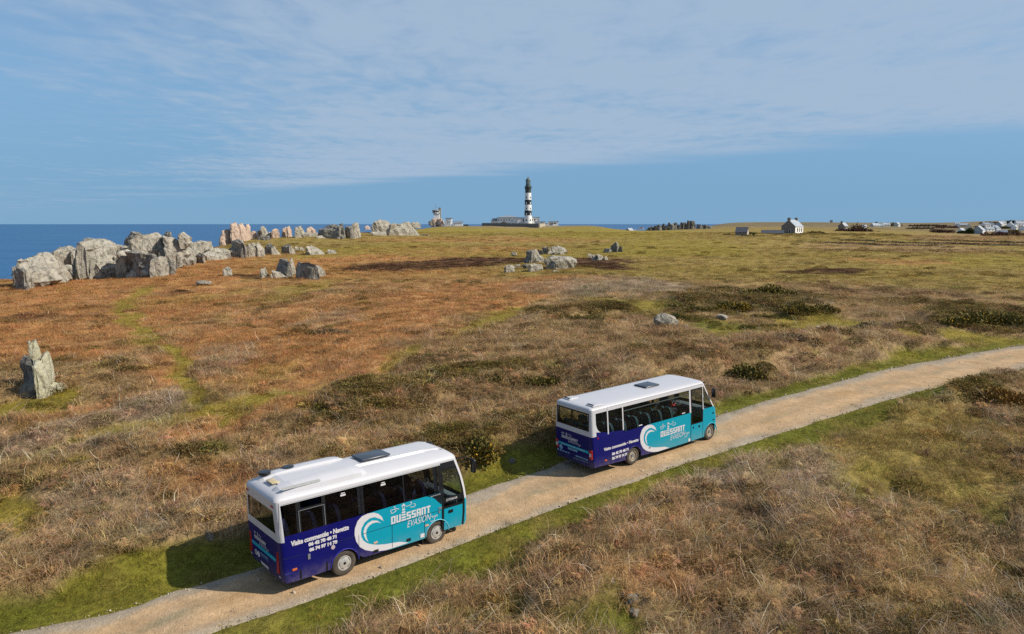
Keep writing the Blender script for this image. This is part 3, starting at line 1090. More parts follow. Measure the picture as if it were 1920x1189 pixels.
def rock_material(name, light, warm, dark, lich, dark_lo=.52):
    m, t, bs = new_mat(name)
    tc = N(t, 'ShaderNodeTexCoord')
    oi = N(t, 'ShaderNodeObjectInfo')
    ad = N(t, 'ShaderNodeVectorMath', operation='ADD')
    t.links.new(tc.outputs['Object'], ad.inputs[0])
    mu = N(t, 'ShaderNodeVectorMath', operation='SCALE')
    mu.inputs[0].default_value = (37, 53, 71)
    t.links.new(oi.outputs['Random'], mu.inputs['Scale'])
    t.links.new(mu.outputs[0], ad.inputs[1])
    v = ad.outputs[0]
    c = mix_col(t, noise_fac(t, v, .55, 5, .65, .35, .65), light, warm)
    c = mix_col(t, noise_fac(t, v, 1.3, 6, .7, dark_lo, dark_lo + .16, 0, .8), c, dark)
    c = mix_col(t, noise_fac(t, v, 2.4, 5, .7, .56, .66, 0, .75), c, lich)
    c = mul_col(t, c, noise_fac(t, v, 7, 5, .75, .3, .7, .7, 1.3))
    vo = N(t, 'ShaderNodeTexVoronoi', feature='DISTANCE_TO_EDGE')
    vo.inputs['Scale'].default_value = .5
    wv = N(t, 'ShaderNodeMapping')
    wv.inputs['Scale'].default_value = (1.0, 1.0, .3)
    wv.inputs['Rotation'].default_value = (.15, .3, 0)
    t.links.new(v, wv.inputs['Vector'])
    t.links.new(wv.outputs[0], vo.inputs['Vector'])
    cr = N(t, 'ShaderNodeMapRange')
    cr.inputs['From Max'].default_value = .03
    cr.inputs['To Min'].default_value = .5
    t.links.new(vo.outputs['Distance'], cr.inputs['Value'])
    c = mul_col(t, c, cr.outputs[0])
    t.links.new(c, bs.inputs['Base Color'])
    bs.inputs['Roughness'].default_value = .9
    bs.inputs['Specular IOR Level'].default_value = .2
    nb = N(t, 'ShaderNodeTexNoise')
    nb.inputs['Scale'].default_value = 2.6
    nb.inputs['Detail'].default_value = 8
    nb.inputs['Roughness'].default_value = .7
    t.links.new(v, nb.inputs['Vector'])
    hh = math_node(t, 'ADD', nb.outputs['Fac'], math_node(t, 'MULTIPLY', cr.outputs[0], .35))
    bp = N(t, 'ShaderNodeBump')
    bp.inputs['Strength'].default_value = .9
    bp.inputs['Distance'].default_value = .25
    t.links.new(hh, bp.inputs['Height'])
    t.links.new(bp.outputs[0], bs.inputs['Normal'])
    return m


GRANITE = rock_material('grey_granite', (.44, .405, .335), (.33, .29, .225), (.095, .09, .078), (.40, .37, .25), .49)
GRANITE_DARK_SHADED = rock_material('dark_shaded_granite', (.30, .285, .25), (.24, .215, .175), (.075, .073, .068), (.36, .34, .26), .46)  # dark stone; for outcrop pieces, shade of left faces put into the colour
GRANITE_SEA = rock_material('sea_dark_granite', (.15, .135, .115), (.12, .105, .085), (.05, .048, .045), (.19, .17, .12), .5)
GRANITE_PINK = rock_material('pink_granite', (.56, .43, .34), (.47, .335, .25), (.22, .165, .13), (.46, .40, .31), .58)
GRANITE_PALE = rock_material('lichened_granite', (.50, .47, .34), (.42, .385, .255), (.16, .15, .12), (.47, .44, .27), .58)
RM = {'g': GRANITE, 'd': GRANITE_DARK_SHADED, 'p': GRANITE_PINK, 'y': GRANITE_PALE}


def rock_mesh(w, dp, h, style, seed):
    """granite block: a random hull, split finer and roughened; style r rounded, b blocky, s spire or slab, f flat"""
    g = random.Random(seed)
    pts = []
    n = {'r': 26, 'b': 15, 's': 13, 'f': 16}[style]
    for _ in range(n):
        v = Vector((g.gauss(0, 1), g.gauss(0, 1), g.gauss(0, 1))).normalized()
        if style == 'b':
            v = Vector([max(-.8, min(.8, c * 1.45)) for c in v])
        z = (v.z + 1) / 2
        tp = {'r': 1, 'b': 1 - .18 * z, 's': 1.05 - .55 * z, 'f': 1}[style]
        if style == 's':
            v = Vector([max(-.75, min(.75, c * 1.4)) for c in v])
        pts.append(Vector((v.x * w / 2 * tp * 1.12, v.y * dp / 2 * tp * 1.12, (v.z * .5 + .42) * h * 1.08)))
    bm = bmesh.new()
    for p in pts:
        bm.verts.new(p)
    r = bmesh.ops.convex_hull(bm, input=bm.verts)
    bmesh.ops.delete(bm, geom=list({e for e in r['geom_interior'] + r['geom_unused'] if isinstance(e, bmesh.types.BMVert)}), context='VERTS')
    bmesh.ops.bevel(bm, geom=list(bm.edges), offset=min(w, dp, h) * (.10 if style != 'r' else .16), segments=1, affect='EDGES', profile=.5, clamp_overlap=True)
    bmesh.ops.triangulate(bm, faces=bm.faces)
    size = max(w, h, dp)
    for _ in range(4):
        long = [e for e in bm.edges if e.calc_length() > size * .10]
        if not long or len(bm.faces) > 1500:
            break
        bmesh.ops.subdivide_edges(bm, edges=long, cuts=1)
        bmesh.ops.triangulate(bm, faces=bm.faces)
    bm.normal_update()
    co = np.array([v.co[:] for v in bm.verts])
    nm = np.array([v.normal[:] for v in bm.verts])
    s0 = seed * 3.7
    a = co[:, 0] * 1.0 + s0 + co[:, 2] * .35
    b = co[:, 1] * 1.0 - s0 + co[:, 2] * (.25 if style == 's' else .8)
    k1, k2 = 2.2 / size, 6.5 / size
    # steps along joint planes plus rough grain
    d = (np.floor(fbm(a * k1 * 1.5, b * k1 * 1.5, seed, 2) * 6) / 6 - .5) * .13 + (fbm(a * k2, b * k2, seed + 5, 3) - .5) * .11 + (fbm(a * k2 * 3, (b + co[:, 2]) * k2 * 3, seed + 9, 2) - .5) * .05
    co = co + nm * (d * min(w, h, dp) * 1.0)[:, None]
    for v, c in zip(bm.verts, co):
        v.co = c
    me = bpy.data.meshes.new('boulder')
    bm.to_mesh(me)
    bm.free()
    me.shade_smooth()
    me.set_sharp_from_angle(angle=R(26))
    return me


_rs = [0]


def boulder(spec, parent=None, origin=None, name='boulder'):
    px, py, wpx, hpx = spec[:4]
    style = spec[4] if len(spec) > 4 else 'b'
    lean = spec[5] if len(spec) > 5 else 0
    mat = spec[6] if len(spec) > 6 else 'g'
    P = at(px, py)
    mpp = (P.y * CP - (P.z - HC) * SP) / F
    w, h = wpx * mpp * 1.06, hpx * mpp * (1.12 if style != 'f' else 1.3)
    _rs[0] += 1
    g = random.Random(_rs[0] * 77)
    dp = max(w * g.uniform(.75, 1.05), h * .45)
    me = rock_mesh(w, dp, h * 1.15, style, _rs[0])
    me.materials.append(RM[mat])
    o = bpy.data.objects.new(name, me)
    COL.objects.link(o)
    zz = float(H0(P.x, P.y + dp * .35))
    o.location = Vector((P.x, P.y + dp * .35, min(zz, P.z + .3) - h * .10 + (.6 * lift(P) if P.y < 130 else 0))) - (origin or Vector())
    o.rotation_euler = (R(g.uniform(-4, 4)), R(lean + g.uniform(-3, 3)), R(g.uniform(-14, 14)))
    if parent:
        o.parent = parent
    return o


def carved_mesh(out, depth, seed, ridge=-1):
    """boulder with a given upright outline (metres, x and z): rings taper toward front and back, then it is roughened"""
    g = random.Random(seed)
    p = np.array(out, float)
    if np.sum(p[:, 0] * np.roll(p[:, 1], -1) - np.roll(p[:, 0], -1) * p[:, 1]) < 0:
        p = p[::-1]
    c = (p.min(0) + p.max(0)) / 2
    w, h = np.ptp(p[:, 0]), np.ptp(p[:, 1])
    n = len(p)
    V = []
    # the front narrows to an upright edge set to one side, so one face looks left and one right
    rs = ridge * w * (g.uniform(.26, .40) if ridge > 0 else g.uniform(.34, .46))
    lv = [(-.60, .26, .86), (-.34, .74, .95), (-.08, 1.0, 1.0), (.20, .98, .98), (.42, .78, .85), (.5, .5, .6)]
    for t, sx, sz in lv:
        sh = np.array([rs * (1 - sx) / .78 if t < 0 else g.uniform(-.05, .05) * w, (1 - sz) * -.25 * h])
        for k in range(n):
            q = c + (p[k] - c) * np.array([sx + g.uniform(-.04, .04) * (sx < 1), sz]) + sh
            V.append((q[0], t * depth + g.uniform(-.05, .05) * depth, q[1]))
    Fc = []
    for j in range(len(lv) - 1):
        for k in range(n):
            k2 = (k + 1) % n
            Fc.append((j * n + k, j * n + k2, (j + 1) * n + k2, (j + 1) * n + k))
    Fc.append(tuple(range(n - 1, -1, -1)))
    Fc.append(tuple((len(lv) - 1) * n + k for k in range(n)))
    bm = bmesh.new()
    vs = [bm.verts.new(v) for v in V]
    for f in Fc:
        bm.faces.new([vs[i] for i in f])
    bmesh.ops.triangulate(bm, faces=bm.faces)
    size = max(w, h)
    for _ in range(4):
        long = [e for e in bm.edges if e.calc_length() > size * .07]
        if not long or len(bm.faces) > 2200:
            break
        bmesh.ops.subdivide_edges(bm, edges=long, cuts=1)
        bmesh.ops.triangulate(bm, faces=bm.faces)
    bmesh.ops.recalc_face_normals(bm, faces=bm.faces)
    bm.normal_update()
    co = np.array([v.co[:] for v in bm.verts])
    nm = np.array([v.normal[:] for v in bm.verts])
    a = co[:, 0] + seed * 3.1 + co[:, 2] * .3
    b = co[:, 1] - seed * 1.7 + co[:, 2] * .45
    mn = min(w, h)
    d = (np.floor(fbm(a * 3.4 / mn, b * 1.8 / mn, seed, 2) * 7) / 7 - .5) * .30 + (fbm(a * 7 / mn, (b + co[:, 2]) * 4 / mn, seed + 5, 3) - .5) * .16
    co = co + nm * (d * mn * .55)[:, None]
    for v, q in zip(bm.verts, co):
        v.co = q
    me = bpy.data.meshes.new('boulder')
    bm.to_mesh(me)
    bm.free()
    me.shade_smooth()
    me.set_sharp_from_angle(angle=R(18))
    return me


def outcrop2(label, view, foot, pieces, group='granite outcrops along the coast', reach=.10):
    """outcrop of jointed bedrock; pieces are outlines noted from a detail of the photograph, stood on the land at their own distance"""
    ox, oy, k = view
    P0 = at(*foot)
    e = empty('rock_outcrop', P0, 0, label, 'rock outcrop', group)
    for mat, pts in pieces:
        px = [(ox + a / k, oy + b / k) for a, b in pts]
        if view is C3:              # the ridge blocks press against each other
            cx_, cy_ = sum(q[0] for q in px) / len(px), max(q[1] for q in px)
            px = [(cx_ + (a - cx_) * 1.20, cy_ + (b - cy_) * 1.05) for a, b in px]
        xs, ys = [q[0] for q in px], [q[1] for q in px]
        yb = float(np.mean(sorted(ys)[-max(2, len(ys) // 3):]))
        D = float(np.clip(at((min(xs) + max(xs)) / 2, min(yb, foot[1])).y, P0.y * .92, P0.y * (1 + reach)))
        D += (foot[1] - yb) * .012
        az = math.atan2((sum(xs) / len(xs) - 960) / 1361.0, 1.0)
        q = []
        for a, b in px:
            r_ = sight(a, b)
            q.append((r_[0] / r_[1] * D, HC + r_[2] / r_[1] * D))
        zmin, zmax = min(z for _, z in q), max(z for _, z in q)
        xm = (min(x for x, _ in q) + max(x for x, _ in q)) / 2
        lo = zmin + .45 * (zmax - zmin)
        q = [((x - xm) * math.cos(az), (z - zmin) - (.38 * (zmax - zmin) * (lo - z) / (lo - zmin + 1e-6) if z < lo else 0)) for x, z in q]
        w, h = np.ptp([a for a, _ in q]), np.ptp([b for _, b in q])
        _rs[0] += 1
        dp = max(.95 * w, .5 * h) if w < 2.2 * h else .6 * w
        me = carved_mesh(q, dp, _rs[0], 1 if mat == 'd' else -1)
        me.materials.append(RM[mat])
        o = bpy.data.objects.new('boulder', me)
        COL.objects.link(o)
        o.parent = e
        o.location = Vector((xm + math.sin(az) * dp * .3, D + math.cos(az) * dp * .3, zmin)) - P0
        o.rotation_euler = (0, 0, -az + R(random.Random(_rs[0]).uniform(-5, 5)))
    return e


def xq(px, D):
    return (px - 960) / 1361.0 * D


def zy(py, D):
    return HC - D * math.tan(PITCH + math.atan((py - 594.5) / F))


# rubble and low blocks lying along the foot of the ridge
RUBBLE = [(150, 522, 26, 12, 'b'), (178, 522, 30, 14, 'b'), (245, 522, 26, 14, 'b'), (112, 527, 26, 14, 'b'), (268, 522, 24, 16, 's', 8), (330, 505, 34, 22, 'b', 8), (350, 499, 30, 16, 'b'), (92, 531, 24, 12, 'b'), (318, 512, 22, 20, 's', -8, 'd'), (420, 487, 26, 12, 'b'), (160, 515, 24, 32, 'r'), (255, 512, 26, 40, 'b')]
_rub = empty('rock_outcrop', at(245, 522), 0, 'low rubble of broken blocks along the foot of the ridge', 'rock outcrop', 'granite outcrops along the coast')
for _s in RUBBLE:
    boulder(_s, _rub, at(245, 522))

C3, C4, CF, CS = (0, 400, 4.174), (400, 380, 4.174), (940, 430, 7.385), (20, 620, 7.93)
outcrop2('big leaning grey rock at the seaward left end of the rock ridge', C3, (48, 546), [
    ('g', [(140, 612), (135, 500), (130, 440), (175, 440), (180, 405), (240, 385), (260, 345), (330, 325), (400, 345), (460, 420), (510, 470), (540, 515), (470, 530), (330, 565), (220, 585)]),
    ('d', [(130, 615), (125, 470), (135, 435), (185, 440), (200, 520), (225, 575), (190, 600), (150, 618)]), ('g', [(210, 592), (225, 520), (255, 430), (290, 420), (400, 440), (490, 522), (330, 562), (290, 572)]),
    ('g', [(340, 420), (400, 390), (470, 440), (530, 515), (480, 525), (420, 480)])])
outcrop2('rounded grey rock second along the ridge above the sea', C3, (135, 518), [
    ('g', [(410, 345), (440, 310), (480, 270), (540, 265), (600, 285), (640, 330), (655, 440), (620, 470), (590, 495), (540, 465), (490, 440), (440, 400)]), ('d', [(470, 300), (490, 268), (545, 268), (550, 300), (520, 310)]),
    ('g', [(560, 300), (600, 285), (640, 330), (655, 440), (625, 465), (590, 420)]), ('g', [(585, 500), (600, 390), (640, 335), (700, 370), (705, 490)]), ('g', [(480, 505), (490, 430), (560, 400), (620, 430), (630, 500)])])
outcrop2('massive broad pale grey rock swelling from the middle of the ridge', C3, (200, 519), [
    ('g', [(650, 400), (650, 310), (690, 270), (700, 235), (780, 222), (850, 235), (880, 255), (940, 270), (955, 320), (960, 400), (1040, 480), (1030, 500), (900, 508), (770, 490), (690, 475), (665, 450)]),
    ('g', [(745, 485), (790, 440), (870, 400), (930, 370), (960, 390), (1030, 420), (1060, 490), (1040, 510), (900, 514)]), ('g', [(660, 440), (670, 380), (730, 390), (750, 470), (700, 478)]), ('g', [(900, 380), (940, 320), (990, 360), (1050, 470), (980, 480)])])
outcrop2('high jumbled rock pile with dark slabs at the top of the ridge', C3, (280, 520), [
    ('d', [(1000, 310), (1060, 300), (1130, 330), (1180, 390), (1230, 440), (1270, 490), (1200, 512), (1080, 507), (1060, 450), (1040, 390)]), ('d', [(1250, 400), (1290, 360), (1340, 430), (1362, 472), (1280, 497), (1255, 460)]),
    ('g', [(1110, 310), (1180, 280), (1245, 300), (1245, 350), (1180, 355), (1130, 340)]), ('g', [(1245, 310), (1290, 290), (1350, 330), (1430, 370), (1330, 405), (1270, 380)]), ('g', [(1170, 350), (1250, 350), (1250, 440), (1230, 460), (1190, 400)]),
    ('d', [(980, 250), (990, 200), (1030, 150), (1090, 160), (1120, 185), (1110, 235), (1040, 255)]), ('g', [(1040, 255), (1120, 200), (1200, 170), (1240, 160), (1290, 200), (1360, 260), (1340, 295), (1240, 290), (1150, 285)]),
    ('g', [(1290, 180), (1340, 185), (1400, 220), (1455, 268), (1400, 285), (1350, 250), (1300, 220)]), ('g', [(1400, 180), (1440, 150), (1500, 190), (1500, 220), (1450, 245)]), ('d', [(1290, 162), (1310, 143), (1340, 155), (1330, 178), (1300, 180)]),
    ('g', [(940, 285), (1000, 250), (1100, 260), (1125, 305), (1020, 318), (960, 315)]), ('g', [(1300, 260), (1400, 270), (1480, 320), (1420, 360), (1330, 330)]), ('g', [(920, 500), (930, 310), (1000, 285), (1070, 330), (1080, 500)]), ('g', [(1190, 500), (1200, 360), (1290, 340), (1320, 420), (1310, 495)]), ('g', [(1320, 440), (1330, 340), (1420, 330), (1450, 390), (1400, 430)])])
outcrop2('low broken grey ledges trailing down from the ridge toward the brown heath', C3, (375, 496), [
    ('g', [(1370, 350), (1380, 310), (1480, 270), (1560, 300), (1600, 390), (1560, 402), (1490, 385), (1420, 370)]), ('g', [(1470, 280), (1500, 240), (1560, 220), (1640, 225), (1665, 300), (1600, 325), (1540, 300)]),
    ('g', [(1590, 350), (1640, 300), (1740, 330), (1765, 362), (1700, 370), (1620, 372)]), ('d', [(1540, 330), (1560, 310), (1598, 392), (1565, 400)]), ('g', [(1380, 330), (1440, 320), (1520, 380), (1480, 392)]), ('g', [(1640, 290), (1720, 270), (1800, 300), (1790, 330), (1720, 330)])])
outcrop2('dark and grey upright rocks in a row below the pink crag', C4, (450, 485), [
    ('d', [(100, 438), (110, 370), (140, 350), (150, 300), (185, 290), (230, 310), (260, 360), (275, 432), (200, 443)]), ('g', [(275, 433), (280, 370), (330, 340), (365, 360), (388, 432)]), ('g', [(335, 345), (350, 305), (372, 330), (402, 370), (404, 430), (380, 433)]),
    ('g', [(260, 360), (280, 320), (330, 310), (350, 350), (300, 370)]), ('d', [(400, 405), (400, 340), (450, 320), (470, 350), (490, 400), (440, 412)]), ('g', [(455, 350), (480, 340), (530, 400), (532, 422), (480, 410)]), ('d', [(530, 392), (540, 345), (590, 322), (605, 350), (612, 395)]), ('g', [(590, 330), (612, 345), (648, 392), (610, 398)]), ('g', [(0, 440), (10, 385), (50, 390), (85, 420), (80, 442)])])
outcrop2('low pale rounded rocks ending the row beside the green turf', C4, (600, 479), [
    ('g', [(720, 372), (760, 335), (800, 345), (860, 380), (892, 402), (860, 417), (780, 412)]), ('g', [(890, 402), (900, 365), (950, 375), (977, 396), (960, 408)]), ('g', [(635, 375), (650, 342), (665, 350), (665, 376)]), ('g', [(675, 375), (690, 348), (715, 362), (712, 378)])])
outcrop2('pointed grey rock group standing alone on orange heath in front of the ridge', C4, (560, 524), [
    ('d', [(462, 565), (490, 490), (520, 440), (560, 435), (600, 470), (620, 520), (640, 578), (560, 583)]), ('g', [(600, 440), (615, 430), (640, 510), (652, 570), (625, 560)]), ('d', [(650, 603), (650, 500), (665, 455), (720, 480), (770, 490), (810, 540), (827, 592), (720, 608)]),
    ('g', [(795, 490), (830, 495), (870, 540), (893, 578), (830, 588)]), ('g', [(360, 595), (380, 540), (405, 506), (430, 560), (442, 595)]), ('g', [(440, 595), (470, 555), (500, 580), (508, 598)]), ('g', [(460, 530), (520, 545), (595, 587), (540, 600)]), ('g', [(550, 520), (600, 505), (630, 560), (590, 575)])])
outcrop2('tall pink granite crag with leaning slabs against the sea', C4, (440, 456), [
    ('p', [(130, 215), (145, 160), (180, 148), (200, 190), (230, 280), (238, 308), (190, 308), (150, 260)]), ('p', [(195, 165), (230, 160), (255, 200), (278, 303), (235, 308), (215, 230)]), ('p', [(250, 170), (275, 163), (292, 190), (292, 250), (288, 302), (262, 295), (250, 210)]),
    ('p', [(80, 245), (130, 205), (160, 240), (198, 312), (110, 318), (60, 314), (50, 295)]), ('p', [(48, 318), (60, 270), (90, 240), (110, 300), (100, 320)])])
outcrop2('small pinkish pinnacles between the pink crag and open water', C4, (500, 450), [
    ('p', [(292, 270), (300, 225), (330, 222), (350, 270)]), ('p', [(340, 260), (350, 220), (375, 215), (385, 262)]), ('g', [(368, 250), (372, 200), (390, 178), (415, 205), (440, 250), (440, 272), (380, 275)]), ('p', [(455, 270), (460, 225), (485, 203), (510, 215), (520, 272)]), ('d', [(330, 292), (370, 260), (440, 262), (450, 295)]), ('g', [(430, 250), (445, 225), (460, 240), (462, 275), (440, 278)])])
outcrop2('twin notched pinnacle with sea on both sides', C4, (540, 446), [('p', [(535, 275), (540, 220), (560, 225), (575, 190), (590, 275)]), ('p', [(575, 275), (575, 195), (595, 180), (612, 215), (622, 275)])])
outcrop2('grey spires and small blocks left of the broad dark tor', C4, (565, 447), [('g', [(635, 278), (655, 230), (660, 185), (680, 183), (700, 215), (720, 240), (700, 275)]), ('p', [(725, 235), (745, 195), (765, 190), (800, 215), (805, 240)]), ('g', [(690, 265), (720, 235), (810, 238), (820, 270)])])
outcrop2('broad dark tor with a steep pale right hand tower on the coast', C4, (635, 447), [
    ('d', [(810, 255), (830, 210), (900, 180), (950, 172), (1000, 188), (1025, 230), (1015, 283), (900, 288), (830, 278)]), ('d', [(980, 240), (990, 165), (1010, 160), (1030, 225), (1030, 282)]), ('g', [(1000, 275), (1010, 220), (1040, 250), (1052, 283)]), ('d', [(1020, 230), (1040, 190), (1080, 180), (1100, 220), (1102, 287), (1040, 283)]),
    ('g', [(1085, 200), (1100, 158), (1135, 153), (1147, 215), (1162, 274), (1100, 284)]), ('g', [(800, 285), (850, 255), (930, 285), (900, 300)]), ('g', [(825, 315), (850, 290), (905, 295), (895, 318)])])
outcrop2('tiny pinnacle in the gap between the two coastal tors', C4, (690, 434), [('p', [(1180, 222), (1195, 185), (1210, 180), (1225, 195), (1238, 222)])])
outcrop2('rounded domed tor with low dark ledges right of the gap', C4, (735, 442), [
    ('g', [(1240, 225), (1245, 180), (1285, 150), (1330, 130), (1370, 140), (1395, 180), (1402, 205), (1300, 228)]), ('g', [(1220, 278), (1230, 240), (1290, 225), (1350, 240), (1362, 268)]), ('g', [(1350, 264), (1390, 200), (1460, 190), (1480, 165), (1530, 153), (1560, 200), (1612, 242), (1560, 268), (1400, 272)]), ('g', [(1540, 165), (1590, 150), (1620, 165), (1628, 188), (1560, 190)]),
    ('d', [(1600, 265), (1640, 248), (1695, 255), (1698, 272), (1620, 274)]), ('g', [(1300, 270), (1310, 230), (1350, 225), (1370, 268)]), ('g', [(1400, 240), (1480, 225), (1560, 240), (1550, 270), (1420, 270)]), ('g', [(1540, 240), (1560, 190), (1610, 240), (1600, 262)])])
FG = 'granite rocks out in the field'
outcrop2('pale grey rocks with a dark faced slab in the middle of the field', CF, (1005, 510), [
    ('d', [(305, 475), (310, 420), (340, 370), (350, 300), (400, 285), (442, 280), (442, 400), (422, 465), (360, 490)]), ('g', [(430, 445), (445, 330), (480, 262), (500, 290), (535, 350), (562, 402), (500, 455)]), ('g', [(455, 455), (480, 400), (540, 370), (590, 400), (597, 463), (520, 480)]),
    ('g', [(30, 605), (40, 540), (100, 490), (170, 490), (200, 530), (197, 594), (120, 614)]), ('g', [(370, 575), (380, 490), (450, 470), (560, 490), (582, 542), (540, 579), (440, 584)]), ('d', [(650, 492), (680, 430), (740, 440), (752, 500), (742, 564), (680, 554)]),
    ('g', [(600, 412), (680, 378), (860, 368), (980, 378), (1050, 420), (1062, 462), (980, 532), (880, 558), (740, 554), (730, 480), (640, 430)]), ('d', [(270, 495), (330, 480), (380, 490), (372, 552), (300, 535)]), ('g', [(190, 540), (200, 490), (260, 485), (275, 530)]), ('g', [(690, 590), (740, 570), (790, 580), (780, 604), (720, 606)])], FG, .2)
outcrop2('low row of dark topped rocks just behind the pale field rocks', CF, (1035, 476), [
    ('d', [(500, 282), (560, 290), (587, 332), (530, 338)]), ('d', [(560, 252), (640, 238), (655, 322), (590, 328)]), ('g', [(660, 295), (700, 250), (800, 233), (880, 258), (922, 302), (880, 332), (800, 305), (700, 315)]), ('g', [(640, 325), (690, 298), (745, 333), (700, 345)]), ('g', [(748, 343), (770, 278), (803, 322), (797, 345)]), ('g', [(800, 343), (840, 298), (888, 343)])], FG, .2)
outcrop2('thin leaning ribs of rock right of the pale field rocks', CF, (1122, 489), [('g', [(1240, 405), (1198, 333), (1250, 345), (1275, 420)]), ('g', [(1265, 430), (1250, 350), (1320, 355), (1350, 440)]), ('g', [(1340, 440), (1330, 340), (1390, 365), (1445, 435)]), ('g', [(1430, 434), (1450, 370), (1512, 434)]), ('g', [(1190, 470), (1200, 452), (1270, 468), (1262, 482)])], FG, .2)
outcrop2('small dark peaked rock farthest right in the field', CF, (1155, 472), [('d', [(1500, 295), (1510, 230), (1590, 178), (1622, 210), (1614, 304), (1560, 306)]), ('d', [(1615, 304), (1630, 228), (1662, 235), (1684, 303)]), ('d', [(1398, 315), (1430, 268), (1500, 263), (1520, 300), (1480, 316)]), ('g', [(1470, 300), (1490, 275), (1575, 280), (1565, 312)])], FG, .2)
outcrop2('tall pale standing rock split into fingers on the left heath', CS, (72, 751), [
    ('y', [(255, 158), (290, 150), (300, 200), (330, 150), (380, 143), (405, 180), (440, 280), (468, 365), (425, 470), (370, 478), (330, 445), (300, 425), (265, 270)]), ('y', [(328, 470), (370, 445), (430, 455), (470, 500), (560, 640), (605, 780), (575, 980), (500, 1045), (430, 1045), (400, 830), (360, 700)]),
    ('y', [(465, 365), (545, 312), (580, 350), (630, 560), (643, 740), (612, 795), (560, 690), (500, 540), (455, 450)]), ('d', [(138, 470), (185, 380), (235, 368), (292, 430), (302, 520), (352, 720), (375, 810), (330, 800), (200, 760), (190, 620), (150, 540)]),
    ('d', [(100, 970), (150, 830), (210, 785), (340, 785), (372, 860), (352, 1065), (290, 1090), (210, 1045)]), ('y', [(590, 800), (640, 768), (710, 800), (728, 880), (692, 965), (620, 996), (590, 900)]), ('y', [(690, 758), (735, 768), (850, 830), (966, 922), (890, 966), (760, 905), (710, 835)]), ('y', [(-160, 1085), (-160, 990), (0, 975), (60, 985), (130, 1055), (60, 1105)])],
    'granite outcrops on the heath', .03)

for lab, spec in [('small pale boulder on orange heath left of the pointed rock group', (425, 519, 24, 16, 's', -10)),
                  ('flat pale stone lying low in the orange heath', (378, 537, 28, 8, 'f')),
                  ('little whitish boulder left of the field rocks', (964, 480, 10, 7, 'r')),
                  ('big rounded grey boulder at the edge of green turf beyond the far minibus', (1247, 625, 42, 26, 'r', 8)),
                  ('small round pale stone on green turf beside the big boulder', (1284, 624, 13, 10, 'r')),
                  ('flat pale slab lying below the yellow flowering gorse', (1357, 604, 25, 9, 'f')),
                  ('tiny white stone right of the flat pale slab', (1387, 597, 6, 4, 'r')),
                  ('narrow flat stone in the turf behind the brown bracken bank', (1533, 621, 17, 6, 'f', 10)),
                  ('thin white stone far right of the gorse mounds', (1611, 594, 14, 3, 'f')),
                  ('pale lichened stone on the verge behind the near coach', (390, 1038, 22, 22, 'r', 0, 'g')),
                  ('small pale stone on the dark verge left of the far minibus', (962, 874, 15, 9, 'f', -20)),
                  ('grey slab half buried in bracken in the near foreground', (1140, 1138, 34, 18, 'f', 20)),
                  ('topmost small grey block of the foreground stone heap', (1166, 1152, 22, 18, 'b', 0)),
                  ('largest rounded block of the foreground stone heap', (1184, 1163, 28, 24, 'b', 10, 'g')),
                  ('lowest flat pale block of the foreground stone heap', (1188, 1172, 24, 14, 'f', 14))]:
    tag(boulder(spec, None, None, 'loose_stone'), lab, 'stone', 'loose stones on the heath')

# ---------------------------------------------------------------- far headland, islet


def bluff():
    base = far(1260, 640)
    e = empty('rocky_bluff', base, 0, 'jagged grey rock bluff on the shore right of the lighthouse', 'rock bluff')
    g = random.Random(5)
    prof = [(1214, 3), (1222, 6), (1235, 10), (1248, 11), (1262, 12), (1276, 11), (1290, 15), (1303, 15), (1312, 8), (1330, 4)]
    for k in range(95):
        px = g.uniform(1212, 1336)
        top = np.interp(px, *zip(*prof))
        D = g.uniform(600, 720) - max(0, px - 1290) * .4
        hh = top * (1.05 - .8 * g.random() ** 1.5) * D / F
        w = g.uniform(5, 15) * D / F
        zb = HC - D * math.tan(PITCH + math.atan((432.5 - (px - 1214) * .03 - 594.5) / F))
        me = rock_mesh(w, w * g.uniform(.8, 1.2), hh * 1.5 + 3, g.choice('sssb'), 700 + k)
        me.materials.append(g.choice([GRANITE_SEA, GRANITE_SEA, GRANITE_SEA, GRANITE_DARK_SHADED]))
        o = bpy.data.objects.new('crag', me)
        COL.objects.link(o)
        o.parent = e
        o.location = Vector(((px - 960) / 1361 * D, D, zb - hh * .28 - 2)) - base
        o.rotation_euler = (0, R(g.uniform(-10, 10)), g.uniform(0, 6))
    return e


bluff()


def islet():
    D = 5200.0
    x = (1202 - 960) / 1361 * D
    e = empty('sea_stack', (x, D, -28), 0, 'lone dark rock islet ringed by surf on the horizon', 'islet')
    g = random.Random(9)
    for k, (dx, w, h) in enumerate([(0, 22, 20), (-12, 18, 11), (10, 16, 12), (18, 10, 5)]):
        me = rock_mesh(w, w, h * 1.4, 'r' if k else 's', 900 + k)
        me.materials.append(GRANITE_DARK_SHADED)
        o = bpy.data.objects.new('crag', me)
        COL.objects.link(o)
        o.parent = e
        o.location = (dx, 0, -3)
    b = MB()
    b.lathe([(1, .8), (24, .8), (30, .2)], 20, cap=False)
    s = b.build('surf', plain('surf_foam', (.75, .78, .8), .9), e)
    s['kind'] = 'stuff'


islet()

